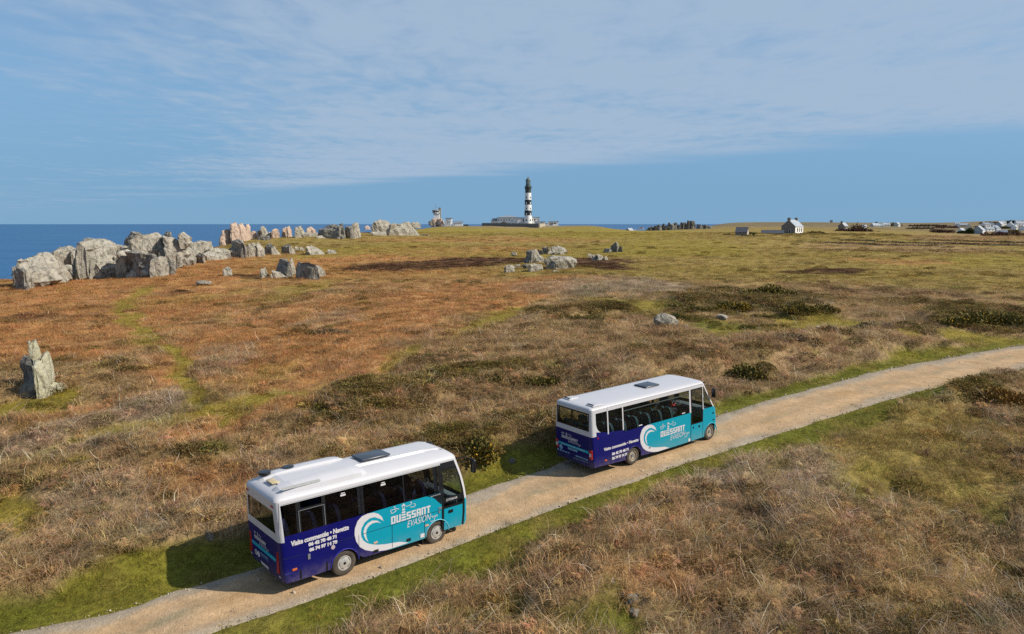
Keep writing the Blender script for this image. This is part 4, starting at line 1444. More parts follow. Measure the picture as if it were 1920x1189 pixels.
# ---------------------------------------------------------------- buildings
WHITE = plain('white_render', (.86, .84, .80), .8, noise=(.6, .08), spec=.2)
WHITE_DIM = plain('weathered_white_render', (.72, .69, .65), .85, noise=(.5, .12), spec=.2)
CREAM = plain('cream_render', (.62, .57, .47), .85, noise=(.5, .1), spec=.2)
STONEW = plain('field_stone', (.23, .20, .17), .9, noise=(1.4, .45), bump=(2.5, .8), spec=.2)
STONE_L = plain('pale_field_stone', (.42, .37, .29), .9, noise=(1.4, .3), bump=(2.5, .7), spec=.2)
SLATE = plain('dark_slate', (.085, .09, .105), .55, noise=(1.2, .3))
SLATE_L = plain('weathered_slate', (.36, .39, .42), .5, noise=(.9, .2))
SLATE_B = plain('grey_blue_slate', (.18, .21, .25), .5, noise=(.9, .2))
ZINC = plain('roof_zinc', (.24, .26, .28), .5, noise=(.5, .15))
GLASSD = plain('dark_window_glass', (.02, .025, .03), .08)
BLACKP = plain('black_paint', (.016, .02, .024), .6, noise=(.6, .3))
LANT = plain('green_grey_paint', (.10, .125, .105), .55, noise=(.8, .2))
WOODW = plain('white_paint', (.75, .75, .72), .5)
WOODG = plain('dark_paint', (.05, .055, .06), .5)
CONC = plain('concrete', (.26, .27, .25), .85, noise=(.4, .2))


def lighthouse():
    D = 800.0
    u = D / 1361
    zb = float(H0(xq(990, D), D)) - .5
    e = empty('lighthouse', (xq(990, D), D, 0), 0, 'tall black and white banded lighthouse standing above the white buildings', 'lighthouse')

    def rad(py):
        return np.interp(py, [362, 426], [5.75, 7.3]) * u

    def band(name, p0, p1, mat):
        z0, z1 = zy(p0, D), zy(p1, D)
        if p0 > 420:
            z0 = zb
        b = MB()
        b.lathe([(rad(p0), z0), (rad(p1), z1)], 40)
        return b.build(name, mat, e, 40)
    band('tower_band', 424, 404.0, WHITE)['label'] = 'white lowest band'
    band('tower_band', 404.0, 394.8, BLACKP)['label'] = 'lower black band'
    band('tower_band', 394.8, 384.0, WHITE)['label'] = 'middle white band'
    band('tower_band', 384.0, 374.8, BLACKP)['label'] = 'upper black band'
    band('tower_band', 374.8, 361.8, WHITE)['label'] = 'top white band'
    b = MB()
    b.lathe([(5.6 * u, zy(361.8, D)), (5.4 * u, zy(356, D)), (5.9 * u, zy(354, D)), (6.5 * u, zy(352.6, D)), (6.6 * u, zy(350.5, D)), (4.6 * u, zy(350.4, D))], 40)
    b.build('watch_room', plain('dark_green_paint', (.04, .055, .048), .6, noise=(.6, .3)), e, 40)
    b = MB()
    for k in range(24):
        a = k * math.pi / 12
        p = Vector((6.5 * u * math.cos(a), 6.5 * u * math.sin(a), zy(350.6, D)))
        b.tube([p, p + Vector((0, 0, 1.3))], .07, 4)
    for h in (.65, 1.3):
        pts = [Vector((6.5 * u * math.cos(a), 6.5 * u * math.sin(a), zy(350.6, D) + h)) for a in np.linspace(0, 2 * math.pi, 33)]
        b.tube(pts, .06, 4)
    b.build('gallery_rail', LANT, e)
    b = MB()
    b.lathe([(4.5 * u, zy(351, D)), (4.4 * u, zy(346.5, D)), (4.7 * u, zy(346.3, D)), (4.7 * u, zy(345.9, D)), (4.2 * u, zy(345.8, D))], 32)
    b.build('lantern_base', LANT, e, 40)
    b = MB()
    b.lathe([(4.0 * u, zy(346, D)), (4.0 * u, zy(338.4, D))], 24)
    lg = b.build('lantern', plain('lantern_glass', (.20, .25, .24), .06, spec=.9), e, 40)
    b = MB()
    for k in range(12):
        a = k * math.pi / 6
        p = Vector((4.1 * u * math.cos(a), 4.1 * u * math.sin(a), zy(346, D)))
        b.tube([p, p + Vector((0, 0, zy(338.4, D) - zy(346, D)))], .16, 4)
    for q in (343.6, 341):
        pts = [Vector((4.1 * u * math.cos(a), 4.1 * u * math.sin(a), zy(q, D))) for a in np.linspace(0, 2 * math.pi, 25)]
        b.tube(pts, .13, 4)
    b.build('glazing_bars', LANT, lg)
    b = MB()
    b.lathe([(4.8 * u, zy(338.6, D)), (4.7 * u, zy(337.9, D)), (3.9 * u, zy(336.2, D)), (2.4 * u, zy(334.7, D)), (1.1 * u, zy(334, D)), (1.3 * u, zy(333.2, D)), (.3 * u, zy(332.4, D)), (.12 * u, zy(330, D))], 28)
    b.build('dome', LANT, e, 40)
    for q, m in ((370.6, GLASSD), (381, WOODW), (391.3, GLASSD), (401.5, WOODW), (413, GLASSD)):
        for px in (986.8, 994.5):
            a = math.asin(max(-.98, min(.98, (px - 990) * u / rad(q))))
            b = MB()
            rr = rad(q)
            mt = Matrix.Translation((rr * math.sin(a), -rr * math.cos(a), 0)) @ Matrix.Rotation(a, 4, 'Z')
            b.box(-.55, .55, -.12, .5, zy(q, D) - 1.0, zy(q, D) + 1.0, 0, mt)
            b.build('window', m, e)
    return e


lighthouse()


def flat_block(name, label, px0, px1, ptop, D, depth, wall, roof, wins=(), rz=0., cat='building', group=None, over=.5, base=None, parent=None, win_mat=None, side=None):
    """a plain rendered block with a slab roof, windows and doors on the face toward the bay"""
    x0, x1 = xq(px0, D), xq(px1, D)
    cx = (x0 + x1) / 2
    hw = (x1 - x0) / 2
    zb = (float(H0(cx, D)) if base is None else base)
    e = empty(name, (cx, D, zb), rz, label, cat, group)
    zt = zy(ptop, D) - zb
    b = MB()
    b.box(-hw, hw, 0, depth, -2, zt)
    b.build('wall', wall, e)
    b = MB()
    b.box(-hw - over, hw + over, -over, depth + over, zt, zt + .55)
    b.build('roof', roof, e)
    for (p, w, q0, q1) in wins:
        wx = xq(p, D) - cx
        ww = w * D / 1361 / 2
        f = MB()
        f.box(wx - ww, wx + ww, -.06, .1, zy(q1, D) - zb, zy(q0, D) - zb)
        fr = f.build('window', WOODW if wall is not WHITE else WOODG, e)
        g_ = MB()
        g_.box(wx - ww * .75, wx + ww * .75, -.10, -.05, zy(q1, D) - zb + .15, zy(q0, D) - zb - .15)
        g_.build('pane', GLASSD, fr)
    return e


hall = flat_block('keepers_building', 'long two storey white building at the foot of the lighthouse', 932.5, 985.5, 408.6, 806, 26, WHITE, ZINC,
                  [(935, 1.4, 411, 414), (939.5, 1.4, 411, 414), (945, 1.4, 411, 415), (949.5, 1.6, 411.5, 414), (955, 1.6, 411, 413.5), (960, 1.0, 412, 416), (969.5, .9, 412, 417), (981.5, 1.6, 410.5, 416)])
b = MB()
hb = zy(408.6, 806) - hall.location.z + .55
b.add([(-15, 3, hb), (8, 3, hb), (8, 23, hb), (-15, 23, hb), (-8, 13, hb + 2.2), (1, 13, hb + 2.2)], [(0, 1, 5, 4), (1, 2, 5), (2, 3, 4, 5), (3, 0, 4)])
b.build('upper_roof', ZINC, hall)
flat_block('end_pavilion', 'white end pavilion in front of the lighthouse base', 985.9, 990.8, 407.8, 802, 10, WHITE, ZINC, [(987.4, .9, 411, 416), (989.3, .9, 411, 416)])
flat_block('annex', 'low pale annex at the left end of the long white building', 921, 932.1, 414.2, 806, 12, WHITE_DIM, ZINC, [(926, 5, 411.5, 413.5)][:0])
b = flat_block('upper_annex', 'small grey box room stepped back on the left annex', 923, 932, 410.4, 816, 8, plain('grey_panel', (.36, .37, .38), .7), ZINC)
flat_block('right_wing', 'white wing right of the lighthouse with tall windows', 996.8, 1011.5, 408.0, 803, 16, WHITE, ZINC, [(998, 1.2, 411, 414), (1002.6, 2.4, 410.5, 414.5), (1008.5, .8, 411, 414.2), (1010.4, .8, 411, 414.2)])
flat_block('low_wing', 'low white outbuilding with a flat roof behind the stone wall corner', 1003, 1022, 416.2, 782, 12, WHITE, ZINC, [(1007, 1.2, 418.5, 420), (1015, 1.4, 418, 420.5)])
flat_block('small_lodge', 'separate small white lodge farthest right of the lighthouse', 1028.5, 1047, 415.9, 790, 10, WHITE, ZINC, [(1031.5, 2.2, 417.5, 423), (1035, 2.2, 417.5, 423), (1040, 4, 418, 419.8)])
flat_block('link_passage', 'low white link wall between lodge and outbuilding', 1022.4, 1028.1, 419.5, 792, 5, WHITE, ZINC)


def compound_wall():
    pts = [(904, 800, 418.2), (930, 772, 418.2), (960, 735, 418.6), (980, 705, 418.9), (1011, 655, 419.3), (1022, 770, 419.6)]
    base = far(1011, 655)
    e = empty('stone_wall', base, 0, 'long dark stone wall enclosing the lighthouse yard', 'wall')
    for k in range(len(pts) - 1):
        (p0, d0, t0), (p1, d1, t1) = pts[k], pts[k + 1]
        a = Vector((xq(p0, d0), d0, 0)) - base
        c = Vector((xq(p1, d1), d1, 0)) - base
        n = (c - a).cross(Vector((0, 0, 1))).normalized() * .35
        b = MB()
        za, zc = zy(t0, d0) - base.z, zy(t1, d1) - base.z
        ga, gc = float(H0(xq(p0, d0), d0)) - base.z - 3, float(H0(xq(p1, d1), d1)) - base.z - 3
        vs = []
        for q, zl, zh in ((a, ga, za), (c, gc, zc)):
            vs += [(q.x - n.x, q.y - n.y, zl), (q.x + n.x, q.y + n.y, zl), (q.x + n.x, q.y + n.y, zh), (q.x - n.x, q.y - n.y, zh)]
        b.add(vs, [(0, 4, 7, 3), (1, 2, 6, 5), (3, 7, 6, 2), (0, 3, 2, 1), (4, 5, 6, 7)])
        b.build('wall_run', STONEW if k < 4 else STONE_L, e)
        m = MB()
        mt = Matrix.Translation((c.x, c.y, zc))
        m.box(-.55, .55, -.55, .55, -4, .25, 0, mt)
        m.build('pier', STONE_L, e)


compound_wall()


def lookout():
    D = 800.0
    x = xq(818, D)
    zb = zy(411.5, D)
    e = empty('lookout_tower', (x, D, zb), 0, 'white lookout tower with a dark glazed cabin on a rock knoll', 'tower')
    u = D / 1361
    b = MB()
    b.box(-4.4 * u, 5.6 * u, 0, 7, -1, zy(400.8, D) - zb)
    b.build('shaft', WHITE, e)
    b = MB()
    b.box(-4.7 * u, 5.7 * u, -.3, 7.2, zy(401.8, D) - zb, zy(401.2, D) - zb)
    b.build('string_course', WOODG, e)
    z0, z1, z2 = zy(400.6, D) - zb, zy(395.2, D) - zb, zy(393.2, D) - zb
    b = MB()
    n = 10
    for k in range(n):
        pass
    b.lathe([(5.2 * u, z0), (6.6 * u, z0 + 1.0), (6.6 * u, z0 + 1.3)], 12, c=(-1.2 * u, 3))
    b.build('balcony', WHITE_DIM, e)
    b = MB()
    b.lathe([(5.6 * u, z0 + 1.3), (6.2 * u, z1)], 12, c=(-1.2 * u, 3))
    cab = b.build('cabin', GLASSD, e)
    b = MB()
    for k in range(12):
        a = (k) * math.pi / 6
        b.tube([(-1.2 * u + 5.7 * u * math.cos(a), 3 + 5.7 * u * math.sin(a), z0 + 1.3), (-1.2 * u + 6.3 * u * math.cos(a), 3 + 6.3 * u * math.sin(a), z1)], .18, 4)
    b.build('mullions', WOODW, cab)
    b = MB()
    b.lathe([(7.0 * u, z1), (6.9 * u, z1 + .5), (4.5 * u, z2), (3.5 * u, z2 + .2)], 12, c=(-1.2 * u, 3))
    b.build('cabin_roof', ZINC, e)
    b = MB()
    b.box(3.6 * u, 8.0 * u, 4, 10, -1, zy(389.2, D) - zb)
    b.build('stair_shaft', CONC, e)
    b = MB()
    b.box(5.2 * u, 5.7 * u, 2, 4.2, z0 + .5, z1 - .3)
    b.build('link', WHITE, e)
    b = MB()
    p = Vector((-1.0 * u, 3, z2))
    b.tube([p, p + Vector((0, 0, zy(382.5, D) - zb - z2))], [.22, .08], 5)
    for h in (2.2, 3.6, 5.0):
        b.tube([p + Vector((-.9, 0, h)), p + Vector((.9, 0, h))], .08, 4)
    b.build('antenna', ZINC, e)
    k = empty('rock_outcrop', (x, D - 2, zb), 0, 'tawny rock knoll the lookout tower stands on', 'rock outcrop', 'granite outcrops along the coast')
    for j, (px, wpx, hpx, top) in enumerate([(808, 9, 9, 'd'), (815, 12, 12, 'p'), (823, 13, 12, 'p'), (829, 11, 10, 'p'), (819, 16, 10, 'g'), (812, 7, 11, 'd'), (826, 7, 12, 'p')]):
        me = rock_mesh(wpx * u, wpx * u, hpx * u * 1.45, 'b', 1200 + j)
        me.materials.append(RM[top])
        o = bpy.data.objects.new('boulder', me)
        COL.objects.link(o)
        o.parent = k
        o.location = (xq(px, D) - x, -2 + (j % 3) * 2.0, zy(423, D) - zb - 1.6)


lookout()


def house(label, px, pb, D, L, dep, eave, ridge, rz, wall=None, roof=None, gable=None, wins=(), doors=(), chim=(), name='house', cat='house', group=None, sky=(), gwin=(), ground=None):
    """pitched house: local x along the ridge, front face toward -y; positions along the front as fractions"""
    if group:                      # stands where its foot is seen on the land
        P = at(px, pb)
        k_ = P.y / D
        D, L, dep, eave, ridge = P.y, L * k_, dep * k_, eave * k_, ridge * k_
        wins = [(f, w * k_, a * k_, b_ * k_) for f, w, a, b_ in wins]
        chim_k = k_
    x = xq(px, D)
    zb = zy(pb, D) if pb else float(H0(x, D))
    e = empty(name, (x, D, zb), R(rz), label, cat, group)
    h = L / 2
    wall = wall or WHITE
    b = MB()
    b.add([(-h, -dep / 2, -1.5), (h, -dep / 2, -1.5), (h, dep / 2, -1.5), (-h, dep / 2, -1.5), (-h, -dep / 2, eave), (h, -dep / 2, eave), (h, dep / 2, eave), (-h, dep / 2, eave), (-h, 0, ridge), (h, 0, ridge)],
          [(0, 1, 5, 4), (2, 3, 7, 6), (1, 2, 6, 9, 5), (3, 0, 4, 8, 7)], 0)
    me = mesh_obj('wall', b.v, b.f, [wall, gable or wall], e, [0, 0, 1, 1])
    sl = (ridge - eave) / (dep / 2)
    o_ = .25
    b = MB()
    for s in (-1, 1):
        y0, z0 = s * (dep / 2 + o_), eave - o_ * sl + .05
        vs = [(-h - .12, y0, z0), (h + .12, y0, z0), (h + .12, 0, ridge + .05), (-h - .12, 0, ridge + .05)]
        vs += [(p[0], p[1], p[2] + .18) for p in vs]
        b.add(vs, [(4, 5, 6, 7), (0, 3, 2, 1), (0, 1, 5, 4), (1, 2, 6, 5), (2, 3, 7, 6), (3, 0, 4, 7)])
    rf = b.build('roof', roof or SLATE_L, e)
    for s in chim:
        b = MB()
        b.box(s * (h - .45) - .42, s * (h - .45) + .42, -.75, .75, ridge - .5, ridge + 1.1)
        b.box(s * (h - .45) - .5, s * (h - .45) + .5, -.83, .83, ridge + 1.1, ridge + 1.25)
        b.build('chimney', gable or STONEW, rf)
    for f in sky:
        b = MB()
        zc = eave + (ridge - eave) * .55
        yc = -dep / 2 * .45
        t_ = Matrix.Translation((f * L, yc, zc + .28)) @ Matrix.Rotation(math.atan(sl), 4, 'X')
        b.box(-.4, .4, -.55, .55, -.06, .06, 0, t_)
        b.build('skylight', plain('skylight_glass', (.55, .62, .68), .1), rf)
    for (f, w, z0, z1) in wins:
        b = MB()
        b.box(f * L - w / 2, f * L + w / 2, -dep / 2 - .05, -dep / 2 + .1, z0, z1)
        if z1 - z0 > 1.6:
            b.lathe([(.02, 0)], 3, cap=False) if False else None
        fr = b.build('window', STONE_L, e)
        b = MB()
        b.box(f * L - w / 2 + .14, f * L + w / 2 - .14, -dep / 2 - .08, -dep / 2 - .04, z0 + .1, z1 - .14)
        b.build('pane', GLASSD, fr)
    for (f, w, z1) in doors:
        b = MB()
        b.box(f * L - w / 2, f * L + w / 2, -dep / 2 - .06, -dep / 2 + .1, 0, z1)
        b.build('door', WOODW, e)
    for (f, w, z0, z1) in gwin:
        b = MB()
        b.box(-h - .06, -h + .1, f * dep - w / 2, f * dep + w / 2, z0, z1)
        fr = b.build('window', WOODW, e)
        b = MB()
        b.box(-h - .09, -h - .05, f * dep - w / 2 + .12, f * dep + w / 2 - .12, z0 + .1, z1 - .12)
        b.build('pane', GLASSD, fr)
    return e


house('white cottage with a shade-coloured gable and two chimneys standing alone on the plain', 1486, 438.2, 380, 8.6, 7.6, 3.7, 7.0, 42, WHITE, SLATE_L, STONEW,  # gable ends darkened: shade away from the sun put into the colour
      [(-.22, 1.1, 1.0, 3.0), (.05, 1.0, 1.0, 3.0), (.30, 1.1, 1.0, 3.0)], (), (-1, 1), sky=(-.15, .2), gwin=[(-.1, 1.1, .4, 2.3)])
house('small stone barn with a pale right gable and a white door', 1392, 446, 330, 5.2, 4.2, 2.6, 4.7, -28, STONEW, SLATE, STONE_L, (), [(-.1, .9, 1.3)], name='barn', cat='barn')
house('long low slate roofed shed left of the white cottage', 1449, 441.5, 360, 10.5, 3.4, 1.1, 2.5, -22, STONEW, SLATE, STONE_L, name='shed', cat='shed')
house('tiny stone hut with a pale roof at the field edge by the shore', 1181, 436.2, 520, 4.2, 3.4, 1.5, 3.0, 35, STONEW, SLATE_L, STONEW, name='hut', cat='hut')
flat_block('sign_board', 'little white board standing right of the tiny stone hut', 1190, 1192.4, 431.4, 515, .2, WOODW, WOODW, cat='sign', over=.02, base=zy(435, 515))
flat_block('sign_board', 'lone white board in the grass in front of the rock bluff', 1227, 1228.6, 434.2, 505, .2, WOODW, WOODW, cat='sign', over=.02, base=zy(436.5, 505))
house('small white gabled house right of the lookout tower', 841, 422.5, 800, 8.0, 6.6, 3.4, 5.4, 84, WHITE, ZINC, WHITE, gwin=[(.0, .9, 2.0, 3.6)])
flat_block('flat_roofed_block', 'taller white block with a grey top behind the small gabled house', 836, 847, 409.8, 812, 6, WHITE, SLATE, (), base=zy(422, 812))
house('white house with a grey roof beside the small gabled house', 858.5, 424.2, 800, 10.6, 6, 3.2, 5.4, 2, WHITE, SLATE_B, WHITE, [(-.35, 1.0, .8, 2.2)])
flat_block('dark_shed', 'low dark shed between white house and lighthouse wall', 869.5, 878, 422.0, 800, 4, WOODG, WOODG, (), cat='shed', over=.1, base=zy(425, 800))

VG = 'houses of the village on the right'
for lab, px, pb, D, L, dep, ev, rg, rz, wl, rf, gb, ch in [
    ('slate roofed cottage half hidden behind the red brown bushes', 1581, 430, 520, 5.5, 4.6, 2.4, 4.6, 40, STONEW, SLATE_L, STONEW, (-1,)),
    ('tiny white cottage just right of the red brown bushes', 1620, 428, 700, 4.0, 4, 2.0, 3.6, 30, WHITE, SLATE_L, WHITE, ()),
    ('pale roofed house with a dark tree over its ridge', 1641, 425.4, 800, 8, 6, 1.2, 3.8, 10, CREAM, SLATE_L, CREAM, ()),
    ('low pale roof between two others on the mid skyline', 1651, 425.2, 810, 6.5, 5, 1.0, 3.2, -10, WHITE, SLATE_L, WHITE, ()),
    ('pale house ending the row left of the wooded knoll', 1661, 424.6, 820, 8, 5, 2.0, 3.6, 5, CREAM, SLATE_L, WHITE, (1,)),
    ('house with a light gable set against the wooded knoll', 1682, 425, 800, 5, 5, 2.4, 4.6, 40, WHITE, SLATE_L, CREAM, ()),
    ('white roofed bungalow at the left edge of the village', 1794.5, 421.6, 900, 6, 5, 1.2, 2.6, -15, WHITE, SLATE_L, WHITE, ()),
    ('dark roofed row behind the tall gabled house', 1806, 425.5, 860, 12, 6, 2.0, 4.2, 4, STONEW, SLATE_B, WHITE, ()),
    ('tall narrow house with a pale green gable at the village front', 1816, 433, 720, 6.5, 5, 4.2, 6.8, 58, CREAM, SLATE_L, CREAM, ()),
    ('big white house with a grey roof and dark dormer in front of the village', 1836, 438.4, 640, 8.6, 8.2, 3.0, 6.8, 44, WHITE, SLATE_L, SLATE_L, ()),
    ('house with a bright white end wall behind the dormer house', 1848, 425.2, 830, 9, 6, 2.6, 4.6, 18, WHITE_DIM, SLATE_B, WHITE, (-1,)),
    ('white V roofed house between the middle village houses', 1859, 423.4, 860, 6, 5, 2.6, 4.4, 60, WHITE, SLATE_L, WHITE, ()),
    ('large grey blue roof with a white right hand wall below the hipped house', 1866, 431.6, 730, 9.5, 7, 1.6, 4.6, 34, WHITE, SLATE_B, SLATE_B, ()),
    ('hipped pale house with a cream wall on the upper slope', 1874, 426, 820, 8.5, 7, 3.0, 6.2, 38, CREAM, SLATE_L, SLATE_L, ()),
    ('small bright white house highest on the right slope', 1889, 420.5, 960, 5.5, 5, 2.4, 4.2, 50, WHITE, SLATE_L, WHITE, ()),
    ('tall white house with a pale gable right of the hipped house', 1894, 427.5, 830, 8.5, 6.5, 3.4, 6.4, 48, WHITE, SLATE_L, WHITE, (1,)),
    ('dark roofed house with a white upper wall near the right edge', 1911, 423, 900, 11, 6, 2.4, 5.2, 6, WHITE, SLATE_B, WHITE, (-1, 1)),
    ('small pale roofed house low between garden wall and green gable', 1803, 436, 700, 5.5, 4.6, 2.0, 4.0, 30, WHITE, SLATE_L, WHITE, ()),
    ('long white cottage on the slope above the hedge right of the dormer house', 1855, 434, 700, 9, 5, 2.2, 4.4, 12, WHITE, SLATE_B, WHITE, (-1, 1)),
    ('pale cottage beside the tall white house at the upper right', 1903, 430, 800, 7, 5, 2.4, 4.6, 40, CREAM, SLATE_L, WHITE, (1,)),
    ('white house cut by the right edge of the picture', 1918, 432, 760, 8, 6, 2.8, 5.4, 46, WHITE, SLATE_L, WHITE, ()),
    ('grey roofed cottage high behind the hipped house', 1880, 422, 900, 7, 5, 2.2, 4.4, 20, WHITE, SLATE_B, WHITE, (-1,)),
    ('dark slate shed with one white gable among the village hedges', 1879, 438.6, 640, 8.5, 4, 1.6, 3.4, -14, STONEW, SLATE_B, WHITE, ()),
]:
    house(lab, px, pb, D, L, dep, ev, rg, rz, wl, rf, gb, [(-.2, .9, .8, 1.9), (.2, .9, .8, 1.9)], (), ch, group=VG)
flat_block('garden_wall', 'low white garden wall left of the big white village house', 1781.5, 1797, 435.2, 660, .4, WHITE, WHITE, cat='wall', over=.05, base=zy(438, 660))
flat_block('ruined_mill', 'squat stone stump alone on the far skyline', 1557.5, 1561.0, 413.3, 1500, 4, STONEW, STONEW, cat='tower', over=.05)

# ---------------------------------------------------------------- hedges, bushes and gorse


def leaf_material(name, a, b, rough=.8):
    m, t, bs = new_mat(name)
    at_ = N(t, 'ShaderNodeAttribute', attribute_name='leaf')
    c = mix_col(t, at_.outputs['Fac'], a, b)
    t.links.new(c, bs.inputs['Base Color'])
    bs.inputs['Roughness'].default_value = rough
    bs.inputs['Specular IOR Level'].default_value = .2
    return m


LEAF_OLIVE = leaf_material('olive_leaves', (.085, .070, .018), (.20, .16, .036))
LEAF_GREEN = leaf_material('dark_green_leaves', (.022, .035, .010), (.07, .085, .022))
LEAF_RED = leaf_material('red_brown_twigs', (.075, .04, .03), (.17, .085, .06))
LEAF_BROWN = leaf_material('brown_twigs', (.11, .08, .045), (.23, .17, .10))
LEAF_GOLD = leaf_material('golden_blossom', (.32, .17, .008), (.50, .28, .015))
LEAF_RUST = leaf_material('rusty_fronds', (.17, .095, .024), (.30, .17, .04))


def foliage(spots, n, leaf, seed, mat, name, parent=None, top=False):
    """leaf sprays spread through a set of ellipsoids (x, y, z, rx, ry, rz)"""
    g = np.random.default_rng(seed)
    sp = np.array(spots)
    wt = sp[:, 3] * sp[:, 4] * sp[:, 5]
    k = g.choice(len(sp), n, p=wt ** .7 / (wt ** .7).sum())
    d = g.normal(size=(n, 3))
    d /= np.linalg.norm(d, axis=1)[:, None]
    d[:, 2] = np.abs(d[:, 2]) if top else np.where(d[:, 2] < -.2, -d[:, 2], d[:, 2])
    r = g.random(n) ** .35 * (1 + .12 * g.normal(size=n))
    c = sp[k, :3] + d * sp[k, 3:] * r[:, None]
    up = d * .7 + g.normal(size=(n, 3)) * .6 + np.array([0, 0, .3])
    up /= np.linalg.norm(up, axis=1)[:, None]
    sd = np.cross(up, g.normal(size=(n, 3)))
    sd /= np.linalg.norm(sd, axis=1)[:, None]
    L = leaf * (.5 + g.random(n))[:, None]
    V = np.stack([c - sd * L * .4, c + sd * L * .4, c + up * L + sd * L * .2, c + up * L * .9 - sd * L * .3], 1).reshape(-1, 3)
    tone = np.repeat(np.clip(g.random(n) * .8 + .2 * vnoise(c[:, 0] / leaf / 4, c[:, 1] / leaf / 4, seed), 0, 1), 4)
    me = mesh_np(name, V, np.arange(4 * n).reshape(-1, 4), mat, {'leaf': tone})
    o = bpy.data.objects.new(name, me)
    COL.objects.link(o)
    if parent:
        o.parent = parent
    return o


def bush(label, px, py, wpx, hpx, mat=None, bloom=0., name='gorse_bush', cat='bush', group=None, n=900, seed=0, leafk=.07, D=None, depth=1.0, bm=None):
    P = at(px, py) if D is None else Vector((xq(px, D), D, zy(py, D)))
    m = (P.y * CP - (P.z - HC) * SP) / F
    w, h = wpx * m, hpx * m
    if P.y < 130:
        P.z += .7 * lift(P)
    e = empty(name, P, 0, label, cat, group)
    g = random.Random(seed + 3)
    sp = []
    nb = max(3, int(wpx / max(hpx, 1) * 2.2))
    for k in range(nb):
        f = (k + .5) / nb - .5
        hh = h * g.uniform(.55, 1.0) * (1 - 1.3 * f * f)
        sp.append((f * w, g.uniform(-.2, .4) * w * .3 * depth, hh * .08, w / nb * 1.1 + h * .18, (w / nb + h * .3) * depth, hh * .92))
    lf = max(h * .22, w * leafk * .5)
    n, lf = n * 3, lf * .5
    foliage(sp, n, lf, seed + 1, mat or LEAF_OLIVE, 'foliage', e, True)
    if bloom:
        foliage([(s[0], s[1] - .1 * s[4], s[2] + s[5] * .06, s[3], s[4], s[5]) for s in sp[::2]], int(n * bloom), lf * .6, seed + 2, bm or LEAF_GOLD, 'blossom', e, True)
    b = MB()
    for k in range(5):
        s = sp[g.randrange(len(sp))]
        b.tube([(s[0], s[1], -.1), (s[0] + g.uniform(-.3, .3) * s[3], s[1] + g.uniform(-.3, .3) * s[3], s[5] * .8)], [.02 + .02 * h, .01], 4)
    b.build('stems', plain('woody_stems', (.12, .09, .06), .9), e)
    return e


GG = 'gorse and heather mounds on the heath'
for i, a in enumerate([
    ('rusty smooth heather mound left of the yellow flowering gorse', 1318, 562, 84, 20, LEAF_RUST, 0),
    ('gorse mound thick with orange yellow blossom above the flat pale slab', 1376, 589, 60, 22, LEAF_OLIVE, .5),
    ('dark gorse clump at the left foot of the flowering mound', 1305, 590, 56, 14, LEAF_OLIVE, .03),
    ('olive gorse with a black topped hump right of the flowering mound', 1440, 570, 90, 24, LEAF_OLIVE, .06),
    ('low gorse bank with rusty blossom farther right behind the turf', 1520, 596, 90, 20, LEAF_OLIVE, .16),
    ('small green gorse tuft in front of the olive gorse', 1432, 600, 44, 12, LEAF_OLIVE, .02),
    ('long gorse bank with rusty tops at the right edge above the track', 1850, 618, 150, 32, LEAF_OLIVE, .10),
    ('dark gorse strip left of the big rounded boulder', 1075, 606, 110, 16, LEAF_OLIVE, .02),
    ('rust tipped gorse joined to the dark strip on its right', 1135, 594, 64, 14, LEAF_OLIVE, .22),
    ('dark small gorse behind the big rounded boulder', 1264, 606, 36, 13, LEAF_GREEN, 0),
    ('round dark gorse bush on the verge bank ahead of the far minibus', 1395, 712, 58, 32, LEAF_OLIVE, .05),
    ('yellow flowering gorse beside the front of the near coach', 900, 884, 36, 44, LEAF_OLIVE, .30),
    ('olive gorse sprawl with a yellow touch in mid heath', 770, 752, 150, 22, LEAF_OLIVE, .07),
    ('long dark gorse mound left of the olive sprawl', 660, 782, 120, 22, LEAF_OLIVE, .01),
    ('thin dark heather streak right of the olive sprawl', 960, 735, 170, 16, LEAF_OLIVE, .03),
    ('rust brown gorse at the far right edge of the foreground bank', 1878, 772, 90, 36, LEAF_RUST, .05),
    ('tall tangle of brown scrub on the bank ending right of the round gorse bush', 1490, 676, 90, 24, LEAF_BROWN, 0),
    ('olive gorse in the middle of the roadside bracken bank', 1555, 662, 70, 22, LEAF_OLIVE, .04),
    ('pale brown scrub crest at the far tip of the roadside bank', 1640, 652, 100, 24, LEAF_BROWN, 0),
    ('small dark heather tuft in the orange grass of the left heath', 615, 632, 90, 14, LEAF_BROWN, 0),
]):
    bush(*a[:5], mat=a[5], bloom=a[6], group=GG, n=1500 if a[3] > 80 else 1000, seed=40 + 7 * i)

